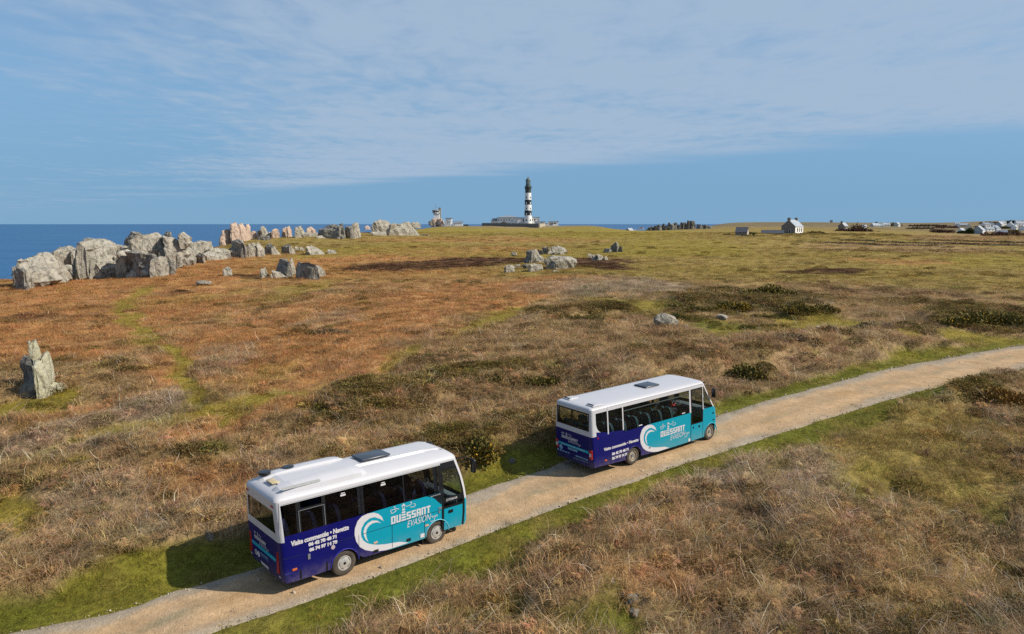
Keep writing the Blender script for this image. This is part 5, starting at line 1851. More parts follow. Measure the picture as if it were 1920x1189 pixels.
BG = 'bushes round the cottages'
for i, a in enumerate([
    ('tall red brown leafless bushes behind the field bank', 1604, 443, 46, 23, LEAF_RED, 470), ('purplish bush covering the left of the half hidden cottage', 1577, 440, 20, 15, LEAF_RED, 480),
    ('fading brown scrub trailing right of the red bushes', 1630, 444, 40, 16, LEAF_BROWN, 480), ('dark green scrub low at the right of the red bushes', 1640, 444, 26, 6, LEAF_GREEN, 470),
    ('clipped dark green hedge right of the white cottage', 1531, 438, 30, 6, LEAF_GREEN, 400), ('light green hedge at the foot of the white cottage', 1500, 441, 36, 4.5, LEAF_OLIVE, 370),
    ('round bush right of the white cottage garden', 1545, 443, 10, 6, LEAF_GREEN, 370), ('grey green bush below the clipped hedge', 1524, 445, 14, 6, LEAF_GREEN, 365),
    ('dark hedge in front of the stone barn', 1362, 450, 36, 8, LEAF_GREEN, 320), ('dark hedge between barn and long shed', 1420, 449.5, 62, 11, LEAF_GREEN, 322),
    ('low dark hedge left behind the stone barn', 1367, 442.5, 24, 5, LEAF_GREEN, 345), ('dark shrub between barn roof and shed roof', 1410, 440, 12, 6, LEAF_GREEN, 350),
    ('brown hedge bank in front of the white cottage', 1480, 447.5, 60, 6, LEAF_BROWN, 345),
    ('wooded dark knoll on the skyline right of the pale cottages', 1672, 426, 34, 9, LEAF_BROWN, 830), ('dark tree above the pale roofed house', 1643, 421, 6, 5, LEAF_GREEN, 805),
    ('dark evergreen trees left of the big white village house', 1817, 438.5, 10, 12, LEAF_GREEN, 655), ('dark shrub at the end of the white garden wall', 1803, 438, 10, 7, LEAF_GREEN, 655),
    ('red brown hedge running along the village front', 1888, 443.5, 90, 12, LEAF_RED, 620), ('olive bush on the village hedge near the right edge', 1899, 437, 16, 9, LEAF_OLIVE, 625),
    ('purple brown scrub left of the village', 1768, 437, 44, 10, LEAF_RED, 690), ('second purple scrub band higher left of the village', 1775, 428, 46, 6, LEAF_RED, 780),
    ('dark scrub behind the dormer house', 1846, 429, 40, 7, LEAF_BROWN, 790), ('dark tree clump on the upper right slope', 1897, 420, 12, 8, LEAF_GREEN, 940), ('brown scrub on the mid slope between scrub and knoll', 1725, 430, 50, 6, LEAF_BROWN, 760),
    ('scrub hedge across the slope above the village', 1868, 419.5, 60, 3.5, LEAF_BROWN, 600), ('dark hedge between upper and lower village houses', 1885, 429, 50, 5, LEAF_GREEN, 600), ('brown scrub band on the far slope left of the village', 1740, 424.5, 70, 4, LEAF_BROWN, 600),
    ('small dark bush by the lighthouse yard wall', 945, 419.5, 8, 4, LEAF_BROWN, 790),
]):
    bush(a[0], a[1], a[2], a[3], a[4], mat=a[5], name='hedge' if 'hedge' in a[0] else 'tree' if ('tree' in a[0] or 'knoll' in a[0]) else 'shrub', cat='hedge' if 'hedge' in a[0] else 'tree' if 'tree' in a[0] else 'shrub',
         group=BG, D=a[6] if a[6] < 600 or a[6] >= 790 else None, n=700, seed=300 + i * 5, depth=.6)


def bank(label, pts, hpx, mat, seed):
    """old field bank overgrown with heather: runs between surveyed points"""
    P = [at(*p) for p in pts]
    e = empty('field_bank', P[0], 0, label, 'field bank', 'overgrown field banks on the right')
    sp = []
    g = random.Random(seed)
    for a, c in zip(P[:-1], P[1:]):
        n = max(2, int((c - a).length / 3))
        for k in range(n):
            p = a.lerp(c, (k + g.random()) / n) - P[0]
            h = hpx * .62 * a.y / F * g.uniform(.5, 1.0)
            sp.append((p.x, p.y, -.1, 3.4, 1.0, h))
    foliage(sp, min(4500, 150 * len(sp)), .26, seed, mat, 'foliage', e, True)
    b = MB()
    for a, c in zip(P[:-1], P[1:]):
        n = 6
        for k in range(n):
            p, q = a.lerp(c, k / n) - P[0], a.lerp(c, (k + 1) / n) - P[0]
            h = hpx * a.y / F * .4
            b.add([(p.x, p.y - .9, -.3), (q.x, q.y - .9, -.3), (q.x, q.y, h), (p.x, p.y, h), (q.x, q.y + .9, -.3), (p.x, p.y + .9, -.3)], [(0, 1, 2, 3), (3, 2, 4, 5)])
    b.build('earth', plain('bank_earth', (.20, .15, .08), .95, noise=(.8, .4)), e)


for i, (lab, pts, h, mt) in enumerate([
    ('topmost thin field bank in front of the red bushes', [(1579, 450.5), (1600, 450.5), (1640, 452)], 3.5, LEAF_BROWN),
    ('long field bank running right from the white cottage', [(1500, 454.5), (1560, 455.5), (1605, 457), (1653, 461), (1700, 462.5), (1770, 464)], 2.6, LEAF_BROWN),
    ('upper right field bank reaching the right edge of the plain', [(1646, 453.5), (1697, 456), (1784, 458), (1841, 460.5), (1925, 463)], 3, LEAF_BROWN),
    ('short dark field bank left in the lowest row', [(1564, 469.5), (1590, 469.5)], 3.5, LEAF_BROWN), ('lowest long field bank dark with heather', [(1603, 469.5), (1657, 471.5), (1710, 471), (1784, 470), (1830, 469.5)], 4.5, LEAF_BROWN),
    ('field bank ending the lowest row at the right edge', [(1855, 472), (1890, 473), (1925, 473)], 3, LEAF_BROWN), ('faint field bank below the village hedge', [(1700, 450), (1760, 451), (1860, 455), (1925, 457)], 2.2, LEAF_OLIVE),
]):
    bank(lab, pts, h, mt, 800 + i)

# ---------------------------------------------------------------- the two minibuses


def paint(name, col, rough=.28, coat=.5, dust=.12):
    """vehicle paint with road dust toward patches"""
    m, t, bs = new_mat(name)
    tc = N(t, 'ShaderNodeTexCoord')
    f = noise_fac(t, tc.outputs['Object'], 1.6, 6, .7, .42, .78, 0, dust)
    g = noise_fac(t, tc.outputs['Object'], 24, 3, .7, .5, .8, 0, dust * .6)
    sz = N(t, 'ShaderNodeSeparateXYZ')
    t.links.new(tc.outputs['Object'], sz.inputs[0])
    lo = N(t, 'ShaderNodeMapRange')
    lo.interpolation_type = 'SMOOTHSTEP'
    for k_, v_ in zip(('From Min', 'From Max', 'To Min', 'To Max'), (.85, .25, 0, .30)):
        lo.inputs[k_].default_value = v_
    t.links.new(sz.outputs[2], lo.inputs['Value'])
    splash = math_node(t, 'MULTIPLY', lo.outputs[0], noise_fac(t, tc.outputs['Object'], 5, 5, .7, .35, .7, .15, 1))
    c = mix_col(t, math_node(t, 'ADD', math_node(t, 'ADD', f, g), splash), col, (.30, .24, .17))
    t.links.new(c, bs.inputs['Base Color'])
    r = math_node(t, 'ADD', math_node(t, 'MULTIPLY', f, 1.2), rough)
    t.links.new(r, bs.inputs['Roughness'])
    bs.inputs['Coat Weight'].default_value = coat
    bs.inputs['Coat Roughness'].default_value = .08
    bs.inputs['Specular IOR Level'].default_value = .35
    # the inner side of the skin is grey lining
    ge = N(t, 'ShaderNodeNewGeometry')
    li = N(t, 'ShaderNodeBsdfDiffuse')
    li.inputs['Color'].default_value = (.05, .05, .055, 1)
    mx = N(t, 'ShaderNodeMixShader')
    t.links.new(ge.outputs['Backfacing'], mx.inputs[0])
    t.links.new(bs.outputs[0], mx.inputs[1])
    t.links.new(li.outputs[0], mx.inputs[2])
    t.links.new(mx.outputs[0], t.nodes['Material Output'].inputs['Surface'])
    return m


def tinted_glass(name, tint):
    m = bpy.data.materials.new(name)
    m.use_nodes = True
    t = m.node_tree
    t.nodes.remove(t.nodes['Principled BSDF'])
    tr = N(t, 'ShaderNodeBsdfTransparent')
    tr.inputs[0].default_value = (*tint, 1)
    gl = N(t, 'ShaderNodeBsdfGlossy')
    gl.inputs['Roughness'].default_value = .03
    gl.inputs['Color'].default_value = (.9, .95, 1, 1)
    lw = N(t, 'ShaderNodeLayerWeight')
    lw.inputs['Blend'].default_value = .5
    fr = math_node(t, 'ADD', math_node(t, 'MULTIPLY', math_node(t, 'POWER', lw.outputs['Facing'], 4.0), .75), .045)
    mx = N(t, 'ShaderNodeMixShader')
    t.links.new(fr, mx.inputs[0])
    t.links.new(tr.outputs[0], mx.inputs[1])
    t.links.new(gl.outputs[0], mx.inputs[2])
    t.links.new(mx.outputs[0], t.nodes['Material Output'].inputs['Surface'])
    return m


P_WHITE = paint('white_coachwork', (.54, .53, .545), .35, .2, .10)
P_BLUE = paint('deep_blue_paint', (.0005, .001, .105), .45, .0, .012)
P_TEAL = paint('turquoise_paint', (.001, .28, .385), .4, .04, .015)
P_BLACK = plain('black_trim', (.010, .011, .013), .3)
RUBBER = plain('tyre_rubber', (.075, .062, .050), .9, noise=(5, .35), spec=.2)
STEEL = plain('silver_wheel', (.52, .50, .47), .38, .35, noise=(6, .15))
STEEL_D = plain('dusty_steel_wheel', (.42, .36, .28), .5, .3, noise=(6, .25))
DARKIN = plain('dark_interior', (.018, .018, .020), .8)
GREYIN = plain('grey_plastic', (.16, .17, .18), .6)
SEATM = plain('navy_seat_cloth', (.045, .052, .13), .9, noise=(9, .4))
SEATM2 = plain('teal_seat_cloth', (.022, .05, .066), .9, noise=(9, .4))
PIPING = plain('seat_piping', (.05, .16, .20), .7)
CURT = plain('grey_curtain', (.36, .36, .40), .9)
DECAL_W = plain('white_vinyl', (.62, .59, .60), .4)
DECAL_T = plain('turquoise_vinyl', (.006, .37, .50), .3, coat=.3)
DECAL_BK = plain('black_vinyl', (.012, .014, .018), .3)
DECAL_LB = plain('pale_blue_vinyl', (.30, .55, .72), .4)
RED_L = plain('red_lens', (.42, .012, .012), .15, coat=.5)
ORANGE_L = plain('orange_lens', (.60, .13, .03), .2, coat=.5)
CLEAR_L = plain('clear_lens', (.55, .55, .55), .15)
HATCHM = plain('smoked_roof_hatch', (.045, .055, .072), .3)
GRILLE = plain('grille_grey', (.30, .30, .29), .6, noise=(40, .3))
GLASS_N = tinted_glass('dark_tinted_glass', (.26, .28, .30))
GLASS_F = tinted_glass('tinted_glass', (.68, .74, .72))
GLASS_C = tinted_glass('clear_windscreen_glass', (.70, .80, .78))

# flat lettering and the seated people are turned into plain meshes in one pass
WORDS = {'visite': ('Visite commentée • Navette', .026, 0), 'tel_a': ('06 42 70 48 71', .05, 0), 'tel_b': ('06 74 97 14 70', .05, 0), 'evasion': ('EVASION', -.004, .28), 'maker': ('OTOKAR', .012, .1),
         'web': ('ouessant-evasion.com', .004, 0), 'bar': ('Visites commentées • Navette', .006, 0), 'tag': ('NAVETTE', .012, 0), 'speed': ('90', .012, 0), 'eleven': ('11', .012, 0)}
_tmp = {}
for key, (txt, off, shear) in WORDS.items():
    cu = bpy.data.curves.new('lettering', 'FONT')
    cu.body = txt
    cu.size = 1.0
    cu.offset = off
    cu.shear = shear
    cu.resolution_u = 3
    _tmp[key] = bpy.data.objects.new('lettering', cu)
    COL.objects.link(_tmp[key])


def person_skeleton():
    """driver sitting upright, arms forward to the wheel: joints, links and radii (seat height at z = 0)"""
    J = [((0, 0, .10), .15), ((-.02, 0, .28), .14), ((-.03, 0, .46), .165), ((-.02, 0, .56), .09), ((.0, 0, .64), .055), ((.02, 0, .74), .088), ((.02, 0, .83), .075),
         ((-.02, .19, .50), .062), ((.10, .25, .30), .045), ((.34, .17, .34), .036), ((.42, .15, .36), .03), ((-.02, -.19, .50), .062), ((.10, -.25, .30), .045), ((.34, -.17, .34), .036), ((.42, -.15, .36), .03),
         ((.10, .10, .07), .09), ((.44, .12, .10), .07), ((.50, .12, -.32), .05), ((.62, .12, -.38), .04), ((.10, -.10, .07), .09), ((.44, -.12, .10), .07), ((.50, -.12, -.32), .05), ((.62, -.12, -.38), .04)]
    E_ = [(0, 1), (1, 2), (2, 3), (3, 4), (4, 5), (5, 6), (2, 7), (7, 8), (8, 9), (9, 10), (2, 11), (11, 12), (12, 13), (13, 14), (0, 15), (15, 16), (16, 17), (17, 18), (0, 19), (19, 20), (20, 21), (21, 22)]
    me = bpy.data.meshes.new('person')
    me.from_pydata([j[0] for j in J], E_, [])
    o = bpy.data.objects.new('person', me)
    COL.objects.link(o)
    o.modifiers.new('skin', 'SKIN')
    for v, j in zip(me.skin_vertices[0].data, J):
        v.radius = (j[1], j[1])
    me.skin_vertices[0].data[0].use_root = True
    s = o.modifiers.new('smooth', 'SUBSURF')
    s.levels = s.render_levels = 2
    return o


_tmp['person'] = person_skeleton()
bpy.context.view_layer.update()
_dg = bpy.context.evaluated_depsgraph_get()
FLAT = {k: bpy.data.meshes.new_from_object(o.evaluated_get(_dg)) for k, o in _tmp.items()}
for o in list(_tmp.values()):
    bpy.data.objects.remove(o)


def glyphs(key):
    me = FLAT[key]
    v = np.array([q.co[:] for q in me.vertices])
    v[:, :2] -= v[:, :2].min(0)
    v[:, 0] /= v[:, 0].max()
    v[:, 1] /= v[:, 1].max()
    return v, [tuple(p.vertices) for p in me.polygons]


LETTERS = {'O': [(0, 0, 1.8, 7), (3.3, 0, 5.1, 7), (1.8, 5.7, 3.3, 7), (1.8, 0, 3.3, 1.3)], 'U': [(0, 0, 1.8, 7), (3.3, 0, 5.1, 7), (1.8, 0, 3.3, 1.3)],
           'E': [(-.2, 0, 5.3, 1.5), (0, 2.4, 5.0, 3.9), (.2, 4.8, 4.8, 6.3), (.5, 7.2, 4.5, 8.7), (.8, 9.6, 4.2, 11.0)],
           'S': [(0, 5.6, 5, 7), (0, 4.2, 1.8, 5.6), (0, 2.8, 5, 4.2), (3.2, 1.4, 5, 2.8), (0, 0, 5, 1.4)], 'A': [(0, 0, 1.8, 7), (3.3, 0, 5.1, 7), (1.8, 5.7, 3.3, 7), (1.8, 2.4, 3.3, 3.7)],
           'N': [(0, 0, 1.8, 7), (3.3, 0, 5.1, 7), (1.8, 5.6, 3.3, 7)], 'T': [(0, 5.4, 5.1, 7), (1.65, 0, 3.45, 5.4)]}
WAVE_OUT = [(1.279, 1.303), (1.224, 1.444), (1.112, 1.566), (0.958, 1.645), (0.762, 1.670), (0.565, 1.640), (0.423, 1.537), (0.329, 1.332), (0.315, 1.156), (0.363, 0.936), (0.481, 0.733), (0.645, 0.593),
            (0.84, 0.502), (1.10, 0.421), (1.357, 0.378), (1.579, 0.376), (1.834, 0.376), (2.15, 0.38), (1.836, 0.496), (1.597, 0.534), (1.361, 0.563), (1.072, 0.628), (0.846, 0.711), (0.72, 0.779), (0.598, 0.894),
            (0.532, 1.029), (0.522, 1.149), (0.54, 1.273), (0.642, 1.426), (0.812, 1.509), (0.982, 1.502), (1.151, 1.404)]
WAVE_IN = [(1.191, 1.262), (1.064, 1.375), (0.894, 1.421), (0.752, 1.382), (0.652, 1.293), (0.606, 1.177), (0.616, 1.044), (0.668, 0.912), (0.763, 0.798), (0.716, 0.911), (0.686, 1.05), (0.705, 1.201), (0.792, 1.293), (0.92, 1.336), (1.063, 1.323)]
WAVE_FILL = [(1.422, 1.678), (1.1, 1.678), (0.762, 1.668), (0.565, 1.640), (0.423, 1.537), (0.329, 1.332), (0.315, 1.156), (0.363, 0.936), (0.481, 0.733), (0.645, 0.593), (0.84, 0.502), (1.10, 0.44), (1.422, 0.42)]
SWIRLS = [[(1.532, 1.473), (1.59, 1.458), (1.68, 1.487), (1.725, 1.502), (1.667, 1.557), (1.534, 1.573), (1.518, 1.53), (1.562, 1.492)], [(1.816, 1.532), (1.727, 1.568), (1.654, 1.610), (1.64, 1.645), (1.685, 1.65)],
          [(2.058, 1.549), (2.195, 1.554), (2.273, 1.59), (2.259, 1.645), (2.213, 1.640)], [(2.209, 1.497), (2.332, 1.465), (2.41, 1.499), (2.38, 1.561), (2.334, 1.559)],
          [(3.035, 1.005), (3.002, 0.986), (3.05, 0.931), (3.083, 0.964), (3.148, 0.975), (3.097, 0.835), (2.999, 0.819), (2.951, 0.846)], [(3.148, 0.961), (3.197, 0.989), (3.223, 0.955), (3.196, 0.925)]]


class Bus:
    def __init__(s, root, W, xr, xf, Rr, Rf, us, belt, tumble, zt, arch, zb, wb, wheel):
        s.root, s.W, s.xr_, s.xf_, s.Rr, s.Rf, s.us, s.belt, s.tumble, s.zt, s.arch, s.zb_, s.wb, s.wheel = root, W, xr, xf, Rr, Rf, us, belt, tumble, zt, arch, zb, wb, wheel
        s.tx = [0, .07, .25, .5, .75, .93, 1]

    def w(s, z):
        return s.W / 2 - max(0, z - s.belt) / (s.zt - s.belt) * s.tumble

    def xr(s, z):
        return float(np.interp(z, *zip(*s.xr_)))

    def xf(s, z):
        return float(np.interp(z, *zip(*s.xf_)))

    def low(s, u):
        z = float(np.interp(u, *zip(*s.zb_)))
        for c in (0, s.wb):
            if abs(u - c) < s.arch:
                z = max(z, s.wheel + math.sqrt(s.arch ** 2 - (u - c) ** 2) * .98)
        return z

    def ring(s, z, inset=0.):
        """outline at a height: list of (x, y, zone, key)"""
        w, x0, x1 = s.w(z) - inset, s.xr(z) + inset, s.xf(z) - inset
        Rr, Rf = min(s.Rr, w * .8), min(s.Rf, w * .8)
        us = s.us
        P = []
        lo = x0 + Rr
        x1r = x1 - Rf
        R_ = [(lo if i == 0 else min(max(u, lo), x1r), 'S', u) for i, u in enumerate(us)]
        U1 = min(us[-1], x1r)
        R_ += [(U1 + (x1r - U1) * t, 'X', t) for t in s.tx[1:]]
        for x, zn, k in R_:
            P.append((x, -w, 'R' + zn, k))
        na = 5
        for k in range(1, na):
            a = -math.pi / 2 + k / na * math.pi / 2
            P.append((x1r + Rf * math.cos(a), -w + Rf + Rf * math.sin(a), 'FC', k))
        nf = 9
        for k in range(nf):
            y = (-w + Rf) + k / (nf - 1) * 2 * (w - Rf)
            P.append((x1 + s.fb * (1 - (y / w) ** 2), y, 'F', y))
        for k in range(1, na):
            a = k / na * math.pi / 2
            P.append((x1r + Rf * math.cos(a), w - Rf + Rf * math.sin(a), 'FC', k))
        for x, zn, k in reversed(R_):
            P.append((x, w, 'L' + zn, k))
        for k in range(1, na):
            a = math.pi / 2 + k / na * math.pi / 2
            P.append((lo + Rr * math.cos(a), w - Rr + Rr * math.sin(a), 'RC', k))
        for f in s.ry:
            P.append((x0, f * (w - Rr), 'B', f))
        for k in range(1, na):
            a = math.pi + k / na * math.pi / 2
            P.append((lo + Rr * math.cos(a), -w + Rr + Rr * math.sin(a), 'RC', k))
        return P

    ry = [1, .93, .5, 0, -.5, -.93, -1]
    fb = .10

    def shell(s, rows, keep, matf, mats):
        """side walls, front and back as one skin, with the openings left out"""
        V, Fc, M = [], [], []
        n = len(s.ring(rows[0]))
        for j, z in enumerate(rows):
            for (x, y, zn, k) in s.ring(z):
                zz = z
                if zn[0] in 'RL' and zn not in ('RC',):
                    zz = max(z, s.low(x))
                elif j == 0:
                    zz = s.low(x)
                V.append((x, y, zz))
        R0 = s.ring(rows[0])
        for j in range(len(rows) - 1):
            zc = (rows[j] + rows[j + 1]) / 2
            RA = s.ring(zc)
            for i in range(n):
                i2 = (i + 1) % n
                za, zb = V[(j + 1) * n + i][2] - V[j * n + i][2], V[(j + 1) * n + i2][2] - V[j * n + i2][2]
                if za < 1e-5 and zb < 1e-5:
                    continue
                xc, yc = (RA[i][0] + RA[i2][0]) / 2, (RA[i][1] + RA[i2][1]) / 2
                z1, z2 = RA[i][2], RA[i2][2]
                zone = z1 if z1 == z2 else ('RX' if {z1, z2} == {'RS', 'RX'} else 'LX' if {z1, z2} == {'LS', 'LX'} else 'FC' if ('FC' in (z1, z2)) else 'RC' if 'RC' in (z1, z2) else z1)
                if not keep(zone, xc, yc, zc):
                    continue
                Fc.append((j * n + i, j * n + i2, (j + 1) * n + i2, (j + 1) * n + i))
                M.append(matf(zone, xc, yc, zc))
        o = mesh_obj('body', V, Fc, mats, s.root, M, 32)
        return o

    def lid(s, prof, mat):
        z0 = s.zt
        V, Fc = [], []
        rings = []
        for d, h in prof:
            r = s.ring(z0, d)
            rings.append([(x, y, z0 + h) for x, y, _, _ in r])
        n = len(rings[0])
        for r in rings:
            V += r
        for j in range(len(rings) - 1):
            for i in range(n):
                i2 = (i + 1) % n
                Fc.append((j * n + i, j * n + i2, (j + 1) * n + i2, (j + 1) * n + i))
        Fc.append(tuple((len(rings) - 1) * n + i for i in range(n)))
        return mesh_obj('roof', V, Fc, mat, s.root, None, 40)

    def S(s, u, z, side=-1, off=0.):
        return (u, side * (s.w(z) + off), z)

    def side_patch(s, name, u0, u1, z0, z1, mat, side=-1, off=-.01, parent=None, nz=3):
        V, Fc = [], []
        zs = sorted(set([z0, z1] + list(np.linspace(z0, z1, nz)) + ([s.belt] if z0 < s.belt < z1 else [])))
        for z in zs:
            for u in (u0, u1):
                V.append(s.S(u, z, side, off))
        for j in range(len(zs) - 1):
            q = (2 * j, 2 * j + 1, 2 * j + 3, 2 * j + 2)
            Fc.append(q if side < 0 else q[::-1])
        return mesh_obj(name, V, Fc, mat, parent or s.root)

    def x_patch(s, name, t0, t1, z0, z1, mat, side=-1, off=0., parent=None, nz=6):
        """panel in the last stretch of the flank, between the fixed stations and the front corner"""
        V, Fc = [], []
        zs = np.linspace(z0, z1, nz)
        ts = np.linspace(t0, t1, 5)
        for z in zs:
            for t in ts:
                x = s.us[-1] + (s.xf(z) - s.Rf - s.us[-1]) * t
                V.append(s.S(x, z, side, off))
        k = len(ts)
        for j in range(len(zs) - 1):
            for i in range(k - 1):
                q = (j * k + i, j * k + i + 1, (j + 1) * k + i + 1, (j + 1) * k + i)
                Fc.append(q if side < 0 else q[::-1])
        return mesh_obj(name, V, Fc, mat, parent or s.root)

    def front_patch(s, name, z0, z1, mat, off=-.012, nz=6):
        V, Fc = [], []
        zs = np.linspace(z0, z1, nz)
        for z in zs:
            for (x, y, zn, k) in s.ring(z):
                if zn == 'F':
                    V.append((x + off, y, z))
        k = 9
        for j in range(nz - 1):
            for i in range(k - 1):
                Fc.append((j * k + i, j * k + i + 1, (j + 1) * k + i + 1, (j + 1) * k + i))
        return mesh_obj(name, V, Fc, mat, s.root)

    def rear_patch(s, name, y0, y1, z0, z1, mat, off=.01, parent=None):
        V = [(s.xr(z) - off, y, z) for z in (z0, z1) for y in (y0, y1)]
        return mesh_obj(name, V, [(0, 2, 3, 1)], mat, parent or s.root)

    def decal(s, name, polys, mat, off, place=None, parent=None):
        """flat vinyl on the right flank from outlines in (u, z)"""
        V, Fc = [], []
        for p in polys:
            p = [place(q) for q in p] if place else p
            b = len(V)
            V += [s.S(u, z, -1, off) for u, z in p]
            for t in tessellate_polygon([[Vector((u, z, 0)) for u, z in p]]):
                Fc.append(tuple(b + i for i in t))
        return mesh_obj(name, V, Fc, mat, parent or s.root)

    def rear_decal(s, name, polys, mat, off, parent=None):
        V, Fc = [], []
        for p in polys:
            b = len(V)
            V += [(s.xr(z) - off, y, z) for y, z in p]
            for t in tessellate_polygon([[Vector((y, z, 0)) for y, z in p]]):
                Fc.append(tuple(b + i for i in t))
        return mesh_obj(name, V, Fc, mat, parent or s.root)

    def words(s, key, u0, u1, z0, z1, mat, off=.006, rear=False):
        v, f = glyphs(key)
        V, n = [], len(v)
        # two passes of the stroke, the second a shade to the right and proud of the first, for the heavy face
        for du, do in ((0, 0), (.008, .001)) if key in ('visite', 'tel_a', 'tel_b') else ((0, 0),):
            for x, y, _ in v:
                u, z = u0 + (u1 - u0) * x + (du if not rear else 0), z0 + (z1 - z0) * y
                V.append((s.xr(z) - off - do, u, z) if rear else s.S(u, z, -1, off + do))
        f = f + [tuple(i + n for i in q) for q in f] if len(V) > n else f
        o = mesh_obj('lettering', V, f, mat, s.root)
        o['kind'] = 'stuff'
        return o

    def logo(s, u0, u1, z0, z1, mat, off=.006, rear=False, full=True):
        """block lettered name whose third letter grows into a striped lighthouse"""
        sx, sz = (u1 - u0) / 8 / 5.9, (z1 - z0) / 7
        put = s.rear_decal if rear else s.decal
        fine = []
        for k, ch in enumerate('OUESSANT'):
            bx = u0 + (u1 - u0) / 8 * k
            P = [[(bx + a * sx, z0 + b * sz), (bx + c * sx, z0 + b * sz), (bx + c * sx, z0 + d * sz), (bx + a * sx, z0 + d * sz)] for (a, b, c, d) in LETTERS[ch]]
            if rear:
                fine += P
            else:
                put('letter', P, mat, off)
        bx = u0 + (u1 - u0) / 8 * 2 + 2.5 * sx
        h = sz
        P = [[(bx - 1.5 * sx, z0 + 11.6 * h), (bx + 1.5 * sx, z0 + 11.6 * h), (bx + 1.4 * sx, z0 + 12 * h), (bx - 1.4 * sx, z0 + 12 * h)],
             [(bx - 1.5 * sx, z0 + 12 * h), (bx - 1.0 * sx, z0 + 12 * h), (bx - 1.0 * sx, z0 + 13.8 * h), (bx - 1.4 * sx, z0 + 13.8 * h)], [(bx + 1.0 * sx, z0 + 12 * h), (bx + 1.5 * sx, z0 + 12 * h), (bx + 1.4 * sx, z0 + 13.8 * h), (bx + 1.0 * sx, z0 + 13.8 * h)],
             [(bx - 2.6 * sx, z0 + 13.8 * h), (bx + 2.6 * sx, z0 + 13.8 * h), (bx + .5 * sx, z0 + 15.6 * h), (bx, z0 + 16.4 * h), (bx - .5 * sx, z0 + 15.6 * h)]]
        if rear:
            fine += P
        else:
            put('lantern_emblem', P, mat, off)
        # wind curls either side and the tail of the second word, as brush strokes
        kx, kz = (u1 - u0) / 1.45, (z1 - z0) / .235
        for st in SWIRLS:
            P = []
            pts = [(u0 + (a - 1.535) * kx, z0 + (b - 1.125) * kz) for a, b in st]
            for (a, b), (c, d) in zip(pts[:-1], pts[1:]):
                nx, nz = -(d - b), (c - a)
                l = math.hypot(nx, nz) or 1
                t = .009 * abs(kx)
                nx, nz = nx / l * t, nz / l * t
                P.append([(a - nx, b - nz), (c - nx, d - nz), (c + nx, d + nz), (a + nx, b + nz)])
            if rear:
                fine += P
            else:
                put('curl', P, mat, off)
        if rear:
            put('logo', fine, mat, off)['kind'] = 'stuff'
        v, f = glyphs('evasion')
        e0, e1 = u0 + (2.10 - 1.535) * kx, u0 + (2.98 - 1.535) * kx
        f0, f1 = z0 + (.865 - 1.125) * kz, z0 + (1.075 - 1.125) * kz
        V = []
        for x, y, _ in v:
            u, z = e0 + (e1 - e0) * x, f0 + (f1 - f0) * y + .03 * x * kz
            V.append((s.xr(z) - off, u, z) if rear else s.S(u, z, -1, off))
        mesh_obj('lettering', V, f, mat, s.root)['kind'] = 'stuff'

    def strip(s, name, paths, width, mat, off=.004):
        P = []
        for st in paths:
            for (a, b), (c, d) in zip(st[:-1], st[1:]):
                nx, nz = -(d - b), (c - a)
                l = math.hypot(nx, nz) or 1
                nx, nz = nx / l * width / 2, nz / l * width / 2
                P.append([(a - nx, b - nz), (c - nx, d - nz), (c + nx, d + nz), (a + nx, b + nz)])
        return s.decal(name, P, mat, off)

    def blk(s, name, x0, x1, y0, y1, z0, z1, mat, parent=None, bev=0.):
        b = MB()
        b.box(x0, x1, y0, y1, z0, z1)
        o = b.build(name, mat, parent or s.root)
        if bev:
            bm = bmesh.new()
            bm.from_mesh(o.data)
            bmesh.ops.bevel(bm, geom=list(bm.edges), offset=bev, segments=2, affect='EDGES', profile=.5, clamp_overlap=True)
            bm.to_mesh(o.data)
            bm.free()
            o.data.shade_smooth()
            o.data.set_sharp_from_angle(angle=R(50))
        return o

    def flank_block(s, name, u, z, w, h, mat, t=.014, parent=None):
        y = s.w(z)
        return s.blk(name, u - w / 2, u + w / 2, -y - t, -y + .02, z - h / 2, z + h / 2, mat, parent)

